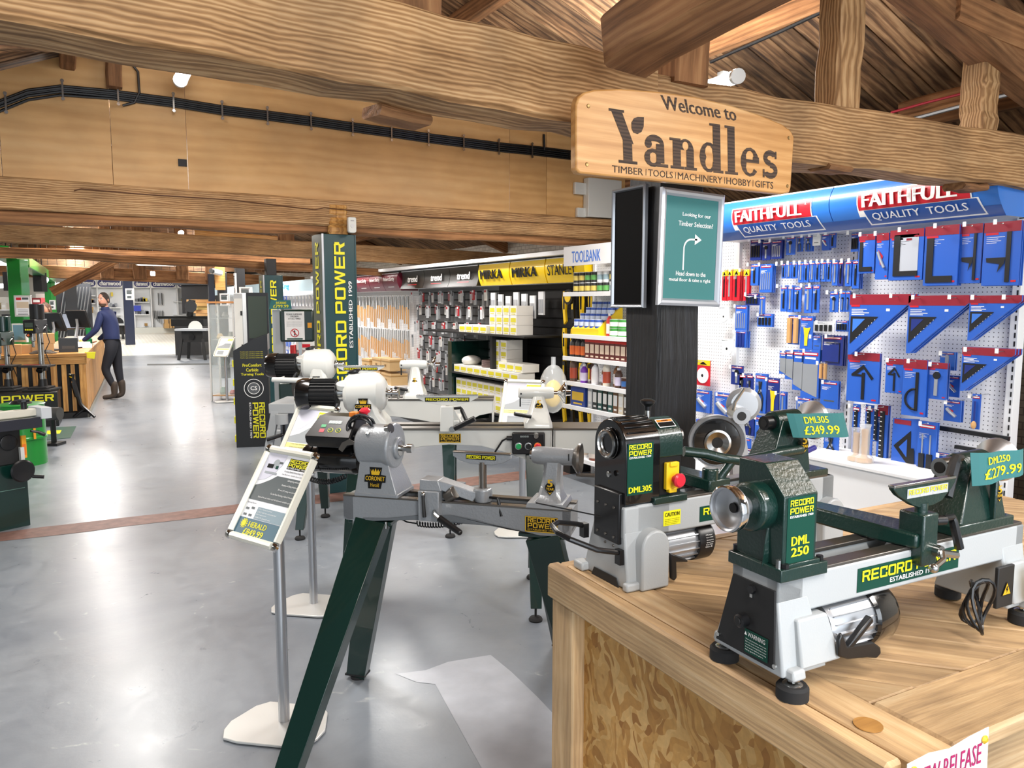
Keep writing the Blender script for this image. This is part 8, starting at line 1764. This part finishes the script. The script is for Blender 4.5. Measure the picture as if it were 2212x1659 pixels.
MB().bb(-1.0, .07, -.1, .6, .745, .79, cmat('8d9388')).bb(-1.0, .07, -.125, -.1, .72, .795, cmat('22242e')).build('saw_table', parent=SC, bev=.003)
MB().bb(-.7, .09, -.06, .0, .8, .85, cmat('d6d2c4')).bb(.06, .13, -.14, .06, .78, .86, cmat('c2c6ca')).cyl((0, -.02, .85), (0, -.02, .9), .02, black).lathe([(.04, 0), (.04, .02)], (0, -.02, .9), (0, 0, 1), black, n=8).build('rip_fence', parent=SC, bev=.003)
m = MB().lathe([(.0, 0), (.075, .0), (.08, .012), (.07, .02), (.02, .012)], (-.06, -.07, .42), (0, -1, 0), black, n=32); m.cyl((.0, -.08, .37), (.06, -.12, .36), .013, black).cyl((-.06, -.07, .42), (-.06, .03, .42), .018, steel); m.build('handwheel', parent=SC)
MB().bb(-.045, -.02, -.03, 0, .46, .58, white_paint).build('scale_plate', parent=SC); MB().bb(-.03, .0, -.02, 0, .5, .66, cmat('e8a020')).rect(-.028, -.005, .52, .6, -.022, cmat('e07020')).build('warning_strip', parent=SC); m = MB(); lever(m, (.0, -.1, .7), (1, 0, -.3), .05, (1, 0, -.6), .05, .01); m.build('lock_lever', parent=SC)
m = MB(); a = [at(x, y, Z=.002) for x, y in ((98, 951), (152, 946), (165, 921), (112, 924))]; c = sum(a, Vector()) / 4
m.prism([(v.x - c.x, v.y - c.y) for v in a], 0, .006, cmat('3f5a50'), axis='z'); b_ = [at(x, y, Z=.009) for x, y in ((100, 938), (129, 936), (133, 929), (102, 930))]; m.add([tuple(v - c) for v in b_], [(0, 1, 2, 3)], yellow); m.build('floor_mat', loc=(c.x, c.y, 0), smooth=False, label='dark green floor mat with yellow print beside the plinth', cat='mat')

# ---- black cardboard tool display, cabinets, bandsaw, table saws in the middle distance
p = at(512, 967, Z=0); DS = thing('tool_display', 'black floor display with yellow sloping top and round crest', 'display', (p.x, p.y, 0), -PHI + R(14))
pts = [(0, 0), (.36, .0), (.36, 1.3), (.17, 1.32), (0, 1.1)]
MB().bb(.01, .35, .01, .4, 0, 1.08, black_m).bb(-.004, .36, 0, .012, 0, 1.08, black).build('body', parent=DS)
MB().prism([(0, 1.08), (.36, 1.08), (.36, 1.26), (.2, 1.2)], 0, .4, black, axis='y').build('sloping_top', parent=DS); MB().bb(.12, .36, .36, .4, 1.1, 1.72, black).rect(.14, .34, 1.2, 1.68, .358, cmat('2f3a30')).build('header_board', parent=DS)
for k in range(5): MB().bb(-.02, .0, .02, .38, .06 + .21 * k, .13 + .21 * k, yellow).build('tray_lip', parent=DS)
m = MB(); y = -.002
for i, s in enumerate(('ProComfort', 'Carbide', 'Turning Tools')): w = (.2, .13, .24)[i]; m.text(s, .19 - w / 2, .9 - i * .052, w, .036, y, yellow, .03)
for i in range(4): m.text('Comfort grip and sharp carbide edge', .07, 1.06 - i * .022, .24, .01, y, yellow)
for r1, r2, c in ((.105, 0, white), (.098, 0, black), (.066, 0, white), (.06, 0, cmat('55585c'))): m.lathe([(r1, 0), (r1, .0004)], (.2, y - (.11 - r1) * .03, .66), (0, -1, 0), c, n=28)
m.text('CS', .165, .64, .07, .045, y - .004, white, .03)
M_ = Matrix.Rotation(0, 4, 'Y')
def dtext(m, geo, x0, z1, L_, h, y, mm): vs, fs = geo; m.add([(x0 + p[1] * h, y - (p[2] if len(p) > 2 else 0) * .0003, z1 - p[0] * L_) for p in vs], fs, mm)
m = MB() if False else m
m.build('lettering', parent=DS, smooth=False)
m = MB(); m.rect(.06, .32, .1, .52, -.0025, black); dtext(m, square_geo('RECORD'), .25, .5, .4, .06, -.004, yellow); dtext(m, square_geo('POWER'), .18, .5, .4, .06, -.004, yellow); dtext(m, text_geo('ESTABLISHED 1909', .02), .145, .5, .4, .02, -.004, white); m.build('side_lettering', parent=DS, smooth=False)
# glass cabinet
p = at(458, 866, Z=0); GC = thing('glass_cabinet', 'glass display cabinet with wooden top rail in the middle distance', 'cabinet', (p.x, p.y, 0), -PHI)
glass = mat('cabinet_glass', 'dfe8e6', .05, alpha=.18)
for x in (0, .4):
    for y in (0, .4): MB().bb(x - .012, x + .012, y - .012, y + .012, 0, 1.6, alu_w).build('frame_post', parent=GC)
for z in (.08, .55, 1.0, 1.35): MB().bb(0, .4, 0, .4, z, z + .012, glass if z > .1 else cmat('a07848')).build('shelf', parent=GC)
MB().bb(-.02, .42, -.02, .42, 1.6, 1.63, cmat('b07a48')).build('top_rail', parent=GC); MB().bb(0, .4, -.002, .002, .1, 1.58, glass).build('glass_front', parent=GC); MB().bb(-.002, .002, 0, .4, .1, 1.58, glass).build('glass_side', parent=GC)
for i, (x, z, c, h) in enumerate(((.1, 1.012, 'b8a070', .09), (.28, 1.012, '6a6a60', .12), (.15, .562, '5a6a66', .16), (.3, .562, 'c8ccc8', .1), (.12, .092, '7a9a8c', .12), (.28, .092, 'b04038', .07), (.2, 1.362, '70726e', .1))):
    MB().lathe([(.05, 0), (.06, h * .3), (.03, h)], (0, 0, 0), (0, 0, 1), cmat(c), n=12).build('ornament', loc=GC.matrix_basis @ Vector((x, .2, z)), label='small turned ornament, %s in the glass cabinet counting from its middle shelf' % nth(i), cat='ornament', group='ornaments in the glass cabinet')
b4 = at(489, 868, Z=0); stand('silver poster stand beside the glass cabinet, far off', b4, 0, -PHI - R(20), None, h=.9, poster=1)
def cabinet(px0, px1, py0, D, d, parts, label):
    a, b = at(px0, 700, D=D), at(px1, 700, D=D); z = at(px0, py0, D=D).z; w = math.hypot(b.x - a.x, b.y - a.y); T = thing('machine_cabinet', label, 'machine', (a.x, a.y, 0), -PHI)
    MB().bb(0, w, 0, d, 0, z, parts[0]).build('body', parent=T, bev=.01); MB().bb(w * .1, w * .9, -.01, 0, z * .35, z * .95, parts[1]).build('door', parent=T); MB().bb(w * .8, w * .95, -.04, -.01, z * .8, z * .84, black).build('hinge', parent=T); MB().bb(w * .8, w * .95, -.04, -.01, z * .5, z * .54, black).build('hinge', parent=T)
cabinet(506, 526, 633, 12.2, .4, (lt_grey, white_paint), 'tall pale machine cabinet between display and far post'); cabinet(526, 541, 634, 12.4, .4, (leg_green, leg_green), 'tall dark green machine cabinet behind the black display')
# bandsaw
p = at(600, 720, D=7.6); BS = thing('bandsaw', 'green and grey bandsaw with a white safety notice on its cover', 'bandsaw', (p.x, p.y, 0), -PHI + R(6))
MB().bb(-.05, .05, .0, .12, .62, 1.54, lt_grey).bb(-.05, .32, -.02, .22, .35, .62, lt_grey).build('spine', parent=BS, bev=.006); MB().bb(.03, .36, -.06, .16, 1.22, 1.54, dk_green).build('upper_cover', parent=BS, bev=.02); MB().bb(.0, .36, -.06, .2, .64, .82, dk_green).build('lower_cover', parent=BS, bev=.02)
MB().bb(.05, .45, -.2, .25, .9, .93, steel_d).build('table', parent=BS, bev=.004); MB().bb(.2, .23, -.02, .02, .93, 1.22, steel).build('blade_guard', parent=BS); MB().bb(-.12, .42, -.1, .3, 0, .35, lt_grey).build('stand', parent=BS, bev=.01)
m = MB(); m.rect(.08, .27, 1.24, 1.52, -.0615, white)
for i, s in enumerate(('PLEASE SUPERVISE', 'CHILDREN', 'AT ALL TIMES')): w = (.15, .08, .12)[i]; m.text(s, .175 - w / 2, 1.485 - i * .022, w, .015, -.063, black_print, .02)
for i in range(5): m.text('Machinery on display may be dangerous', .1, 1.415 - i * .011, .15, .006, -.063, slate)
m.lathe([(.042, 0), (.042, .0006)], (.175, -.063, 1.31), (0, -1, 0), REDP, n=24).lathe([(.034, 0), (.034, .0006)], (.175, -.0645, 1.31), (0, -1, 0), white, n=24); m.bb(.17, .18, -.067, -.066, 1.285, 1.335, black_print); m.add([(.15, -.068, 1.332), (.157, -.068, 1.338), (.2, -.068, 1.288), (.193, -.068, 1.282)], [(3, 2, 1, 0)], REDP); m.rect(.1, .25, 1.245, 1.257, -.063, dg_print); m.rect(.3, .34, 1.36, 1.41, -.0615, cmat('e8a020')); m.build('safety_notice', parent=BS, smooth=False)
m, O_ = None, None
m = MB().prism([(-.1, 0), (.12, 0), (.11, .085), (-.08, .085)], -.004, 0, teal); m.text('BS300E', -.03, .048, .1, .022, -.005, yellow, .03); m.text('£799.99', -.06, .012, .15, .028, -.005, yellow, .03)
m.build('price_tag', smooth=False, loc=(p.x - .0, p.y - .1, 1.545), rz=-PHI, label='teal price tag with yellow figures on top of the bandsaw', cat='price tag', group='teal price tags with yellow prices')
# grey bench frame with castor and crank under the bandsaw
p = at(597, 900, D=6.2); BF = thing('lathe_bench', 'pale grey splayed bench frame with castor before the display', 'bench', (p.x, p.y, 0), -PHI)
MB().bb(-.03, .62, -.1, .4, .72, .8, lt_grey).build('top', parent=BF, bev=.006); 
for (x0, x1, y0, y1) in ((.02, -.1, -.08, -.16), (.02, -.06, .36, .44), (.56, .68, -.08, -.16), (.56, .66, .36, .44)):
    m = MB(); channel(m, (x0, y0, .74), (x1, y1, .06), .06, .04, lt_grey, side=(1, 0, 0)); m.build('leg', parent=BF)
MB().bb(0, .56, .1, .14, .3, .7, cmat('7e8790')).build('back_sheet', parent=BF); MB().lathe([(.05, 0), (.05, .035)], (-.13, -.19, .05), (0, 1, 0), rubber, n=22).lathe([(.02, -.004), (.02, .04)], (-.13, -.19, .05), (0, 1, 0), alu, n=14).build('castor', parent=BF); m = MB().cyl((.08, -.12, .72), (.08, -.12, .64), .05, lt_grey); lever(m, (.1, -.14, .68), (0, 0, -1), .12, (-1, -.1, -.3), .14, .013); m.build('crank_handle', parent=BF)
MB().lathe([(.07, 0), (.07, .25)], (.02, .0, .96), (1, 0, 0), black_m, n=20).build('spare_motor', loc=BF.matrix_basis @ Vector((.1, .1, .0)) + Vector((0, 0, -.06)), label='black motor on the pale grey bench frame', cat='motor')
# demo bench with boxes between column and bandsaw
p = at(628, 800, D=9.2); DB = thing('demo_bench', 'low bench with boxes beside the farther side of the green column', 'bench', (p.x, p.y, 0), -PHI)
MB().bb(0, .55, 0, .5, .86, .9, lt_grey).build('top', parent=DB); [MB().bb(x, x + .05, y, y + .05, 0, .86, lt_grey).build('leg', parent=DB) for x in (0, .5) for y in (0, .45)]
for i, (x, z, w, h, c) in enumerate(((.02, .9, .4, .14, 'e6e4e0'), (.06, 1.04, .34, .1, 'd8d8d4'), (.0, .9, .05, .2, 'c03a3c'))): MB().bb(0, w, 0, .3, 0, h, cmat(c)).rect(w * .1, w * .5, h * .3, h * .7, -.002, REDP).build('product_box', loc=DB.matrix_basis @ Vector((x, .1 - .05 * i, z)), rz=-PHI, smooth=False, label=('wide white carton with red mark on the low bench', 'smaller white carton stacked on the low bench', 'narrow red carton standing on the low bench')[i], cat='box')
# table saws far off
def tsaw(px, py, label, s=1.0, flip=1, orange=False):
    p = at(px, py, Z=0); T = thing('table_saw', label, 'saw', (p.x, p.y, 0), -PHI)
    MB().bb(-.45 * s, .45 * s, -.35, .35, .82, .88, cmat('a8acb0')).build('table', parent=T, bev=.005); MB().bb(-.3 * s, .3 * s, -.25, .25, .5, .82, black_m).build('body', parent=T)
    for x in (-.3, .3):
        for y in (-.25, .25): m = MB(); channel(m, (x * s, y, .6), (x * s * 1.25, y * 1.3, 0), .07, .05, black_m); m.build('leg', parent=T)
    m = MB().prism([(.2 * math.cos(R(t)), .88 + .22 * math.sin(R(t))) for t in range(0, 181, 20)], -.02, .02, white_paint if not orange else black_m); m.build('blade_guard', parent=T)
    MB().lathe([(.08, 0), (.08, .03)], (0, -.26, .66), (0, -1, 0), cmat('e0602c') if orange else black, n=18).build('handwheel', parent=T)
    return T
tsaw(425, 776, 'black table saw with white blade guard beside the navy post'); T = tsaw(258, 752, 'black table saw with orange wheel behind the man', .9, orange=True)
p = at(415, 740, D=24); m = MB().bb(-1.0, .9, -.1, .1, 1.12, 1.2, black).bb(-.5, .5, -.3, .3, .9, 1.12, black_m).cyl((0, -.1, 1.2), (.1, -.1, 1.7), .1, black).lathe([(.18, 0), (.18, .05)], (.1, -.2, 1.5), (0, -1, 0), cmat('4a4c50'), n=20).bb(-.4, .4, -.3, .3, 0, .9, cmat('3a3a3c')).build('mitre_saw', loc=(p.x, p.y, 0), rz=-PHI, label='black mitre saw with long extension arms, far down the aisle', cat='saw')
p = at(425, 790, Z=0); MB().bb(-.3, .4, -.2, .2, 0, .5, cmat('2f2a24')).bb(-.31, .41, -.205, -.2, .3, .36, cmat('3aa03c')).build('parts_crate', loc=(p.x + 1.2, p.y + 3.2, 0), rz=-PHI, label='dark crate with green stripe under the table saw', cat='crate')
fr2 = random.Random(8)
for i in range(14):
    p = at(430 + fr2.uniform(0, 20), 700, D=27); z = .9 + .12 * (i % 7); w = fr2.uniform(.2, .4); MB().bb(-w, w, -.2, .2, 0, .11, cmat(fr2.choice(['b8925c', '2c2c2e', 'c8b070', 'a07c50', 'e0dcd0']))).build('parcel', loc=(p.x + .1 * (i % 2), p.y + .4 * (i // 7), z), rz=fr2.uniform(-.6, .6), smooth=False, label='parcel in the heap by the mitre saw, %s of the pile' % nth(i), cat='box', group='heap of parcels by the mitre saw')
p = at(440, 700, D=27); MB().bb(-.7, .7, -.4, .9, 0, .9, cmat('3a3a3c')).build('parcel_table', loc=(p.x, p.y, 0), rz=-PHI, label='dark table under the heap of parcels', cat='table')
a = at(392, 633, D=30); MB().bb(0, 1.4, 0, .1, 1.2, 2.35, cmat('26262a')).bb(-.2, 1.6, -.3, .1, 2.3, 2.5, cmat('4a5058')).build('shutter', loc=(a.x, a.y, 0), rz=-PHI, label='dark shutter panel at the far right end of the aisle', cat='shutter')
# ------------------------------------------------------------------ people
def skinned(name, pts, edges, mm, parent=None, sub=2, root=0):
    me = bpy.data.meshes.new(name); me.from_pydata([p[:3] for p in pts], edges, []); me.materials.append(mm)
    o = bpy.data.objects.new(name, me); col.objects.link(o)
    if parent: o.parent = parent
    sk = o.modifiers.new('skin', 'SKIN'); sk.use_smooth_shade = True
    if not me.skin_vertices:
        bpy.context.view_layer.objects.active = o; bpy.ops.mesh.customdata_skin_add() if hasattr(bpy.ops.mesh, 'customdata_skin_add') else None
    for i, p in enumerate(pts):
        v = me.skin_vertices[0].data[i]; r = p[3]; v.radius = (r, p[4] if len(p) > 4 else r); v.use_root = (i == root)
    s = o.modifiers.new('sub', 'SUBSURF'); s.levels = sub; s.render_levels = sub
    return o
def chainE(*idx): return [(idx[i], idx[i + 1]) for i in range(len(idx) - 1)]
skin = mat('skin', 'c4907a', .5); hairm = mat('dark_hair', '2a211c', .8); shirt = mat('navy_shirt', '1f2b55', .75, bump=.3, bscale=90); jeans = mat('dark_jeans', '10131d', .8); boot = mat('brown_boots', '3a3028', .7)
def head(parent, c, rz, beard=False, s=1.0, hair=hairm):
    H_ = bpy.data.objects.new('head', None); col.objects.link(H_); H_.parent = parent; H_.location = c; H_.rotation_euler = (0, 0, rz)
    m = MB(); n, k = 20, 14; vs, fs = [], []
    for j in range(k + 1):
        v = PI * j / k; z = -.12 * math.cos(v); rr = math.sin(v) ** .8
        w = .076 * rr * (1 - .22 * max(0, -z / .12)); d = .096 * rr * (1 - .12 * max(0, -z / .12))
        for i in range(n):
            t = 2 * PI * i / n; x, y = w * math.cos(t), d * math.sin(t)
            if y < 0:
                y += (.012 * math.exp(-((z - .01) / .02) ** 2) * (abs(x) > .015) * (abs(x) < .05)) - .008 * math.exp(-((z + .085) / .03) ** 2)
            vs.append((x * s, y * s, z * s))
    for j in range(k):
        for i in range(n): q = (i + 1) % n; fs.append((j * n + i, j * n + q, (j + 1) * n + q, (j + 1) * n + i))
    m.add(vs, fs, skin)
    m.add([(-.012, -.088, .02), (.012, -.088, .02), (.016, -.092, -.03), (-.016, -.092, -.03), (0, -.118, -.026), (0, -.094, .022)], [(0, 5, 4), (0, 4, 3), (5, 1, 4), (1, 2, 4), (3, 4, 2)], skin)
    for e in (-1, 1): m.ball((e * .076 * s, .008, -.005), .02 * s, skin, sc=(.4, .8, 1.4), n=8, k=6)
    m.cyl((0, .012, -.09), (0, .03, -.19), .052 * s, skin, r1=.06 * s, n=16)
    f = m.build('face', parent=H_)
    m = MB()
    for e in (-1, 1): m.ball((e * .03, -.083, .012), .0095, white, n=8, k=6).ball((e * .03, -.09, .012), .0052, hairm, n=8, k=6); m.bb(e * .03 - .015, e * .03 + .015, -.094, -.084, .028, .034, hairm)
    m.build('eyes', parent=H_); MB().ball((0, -.089, -.055), .02, mat('lips', '9c5a50', .5), sc=(1.1, .35, .3), n=10, k=6).build('mouth', parent=H_)
    m = MB(); vs, fs = [], []; n, k = 20, 8
    for j in range(k + 1):
        v = PI * (.5 + .5 * j / k); zz = -math.cos(v)
        for i in range(n):
            t = 2 * PI * i / n; front = max(0, -math.sin(t)); lo = .078 * front - .05 * (1 - front)
            z = lo + (.126 - lo) * (j / k) ** .9; rr = math.sqrt(max(0, 1 - (z / .13) ** 2)) if z > 0 else 1
            vs.append((.081 * s * rr * math.cos(t), (.1 * rr * math.sin(t) + .004) * s, z * s))
    for j in range(k):
        for i in range(n): q = (i + 1) % n; fs.append((j * n + i, j * n + q, (j + 1) * n + q, (j + 1) * n + i))
    m.add(vs, fs, hair); m.build('hair', parent=H_)
    if beard:
        m = MB(); vs = []
        for j in range(6):
            z = -.06 - .06 * j / 5
            for i in range(11): t = PI * 1.06 + PI * .88 * i / 10; r = math.sqrt(max(.05, 1 - (z / .13) ** 2)); vs.append((.078 * r * math.cos(t), .1 * r * math.sin(t) - .005 - .006 * (j > 2), z))
        m.add(vs, [(j * 11 + i, (j + 1) * 11 + i, (j + 1) * 11 + i + 1, j * 11 + i + 1) for j in range(5) for i in range(10)], mat('beard', '5a4436', .9)); m.build('beard', parent=H_)
    return H_
def hand(parent, c, d, up, s=1.0, sidev=1):
    """palm at c, fingers along d, back of the hand along up"""
    d = Vector(d).normalized(); up = Vector(up).normalized(); b = d.cross(up).normalized() * sidev; c = Vector(c)
    pts = [(*(c - d * .03), .022, .016), (*(c + d * .03), .034, .013), (*(c + d * .07), .036, .012)]; ed = [(0, 1), (1, 2)]
    for i, (o, L_) in enumerate(((-.03, .062), (-.01, .075), (.011, .07), (.031, .055))):
        n = len(pts); p0 = c + d * .075 + b * o
        pts += [(*p0, .0095), (*(p0 + d * L_ * .5 + up * .004), .0088), (*(p0 + d * L_ * .95 - up * .012), .007)]; ed += [(2, n), (n, n + 1), (n + 1, n + 2)]
    n = len(pts); p0 = c + d * .01 - b * .035; pts += [(*p0, .012), (*(p0 + (d - b * .7) * .035), .0105), (*(p0 + (d * 1.4 - b * .6) * .055 - up * .006), .009)]; ed += [(1, n), (n, n + 1), (n + 1, n + 2)]
    return skinned('hand', pts, ed, skin, parent, sub=1)
mp = at(246, 862, Z=0); man = thing('person', 'man with beard in navy shirt, dark jeans and brown boots leaning on the counter', 'person', (mp.x, mp.y, 0), -PHI)
# x right in the picture, y away, z up; torso turned left toward the counter
body = [(0.02, 0, .88, .14, .12), (.02, 0, 1.1, .135, .115), (.0, 0, 1.28, .155, .125), (-.03, 0, 1.42, .13, .11), (-.055, -.01, 1.5, .062),
        (-.05, -.16, 1.42, .062), (-.12, -.2, 1.17, .052), (-.3, -.2, 1.02, .04), (-.36, -.2, .985, .033),
        (-.04, .16, 1.42, .062), (-.1, .22, 1.17, .052), (-.26, .2, 1.02, .042), (-.32, .19, .985, .034)]
skinned('shirt', body, chainE(0, 1, 2, 3, 4) + chainE(3, 5, 6, 7, 8) + chainE(3, 9, 10, 11, 12), shirt, man)
legs = [(.02, 0, 1.08, .125, .105), (.05, -.08, .86, .105), (-.07, -.1, .5, .072), (.06, -.08, .2, .05), (.03, .08, .86, .105), (.05, .09, .5, .075), (.1, .08, .2, .052)]
skinned('trousers', legs, [(0, 1), (1, 2), (2, 3), (0, 4), (4, 5), (5, 6)], jeans, man)
skinned('boot', [(.06, -.08, .32, .064), (.06, -.08, .12, .055), (.05, -.09, .06, .05), (-.03, -.11, .05, .045), (-.12, -.13, .04, .036)], chainE(0, 1, 2, 3, 4), boot, man)
skinned('boot', [(.1, .08, .34, .066), (.11, .08, .12, .056), (.1, .07, .06, .05), (.02, .03, .05, .045), (-.07, -.02, .04, .036)], chainE(0, 1, 2, 3, 4), boot, man)
MB().lathe([(.062, 0), (.07, .03), (.062, .06)], (-.055, -.01, 1.475), (-.1, 0, 1), shirt, n=18).build('collar', parent=man)
head(man, (-.075, -.01, 1.655), R(-12), beard=True)
hand(man, (-.4, -.2, .955), (-1, -.1, -.25), (0, 0, 1)); hand(man, (-.36, .19, .955), (-1, 0, -.25), (0, 0, 1), sidev=-1)
MB().lathe([(.036, 0), (.036, .02)], (-.37, -.2, .975), (-1, 0, -.5), gold, n=14).build('watch', parent=man)
wpz = at(100, 700, D=15.2); wom = thing('person', 'woman with brown hair in dark green top behind the till', 'person', (wpz.x, wpz.y, 0), -PHI)
gtop = mat('green_top', '14322a', .8)
skinned('top', [(0, 0, .9, .13, .1), (0, 0, 1.05, .12, .1), (0, 0, 1.2, .14, .1), (0, 0, 1.32, .11, .09), (0, 0, 1.38, .05), (-.17, 0, 1.3, .055), (-.2, -.02, 1.08, .045), (-.1, -.2, 1.02, .036), (.17, 0, 1.3, .055), (.22, -.02, 1.08, .045), (.14, -.2, 1.04, .036)], chainE(0, 1, 2, 3, 4) + chainE(3, 5, 6, 7) + chainE(3, 8, 9, 10), gtop, wom)
skinned('trousers', [(0, 0, 1.0, .12, .1), (.09, 0, .8, .09), (.09, 0, .45, .065), (.09, 0, .06, .045), (-.09, 0, .8, .09), (-.09, 0, .45, .065), (-.09, 0, .06, .045)], [(0, 1), (1, 2), (2, 3), (0, 4), (4, 5), (5, 6)], jeans, wom)
head(wom, (0, 0, 1.5), R(-5), s=.95, hair=mat('brown_hair', '4a3022', .7)); skinned('hair', [(0, .03, 1.6, .07), (0, .07, 1.5, .08), (.03, .08, 1.36, .06), (.06, .06, 1.25, .035)], chainE(0, 1, 2, 3), mat('brown_hair', '4a3022', .7), wom)
hand(wom, (-.09, -.24, 1.02), (0, -1, 0), (0, 0, 1)); hand(wom, (.13, -.24, 1.05), (0, -1, .1), (0, 0, 1), sidev=-1)
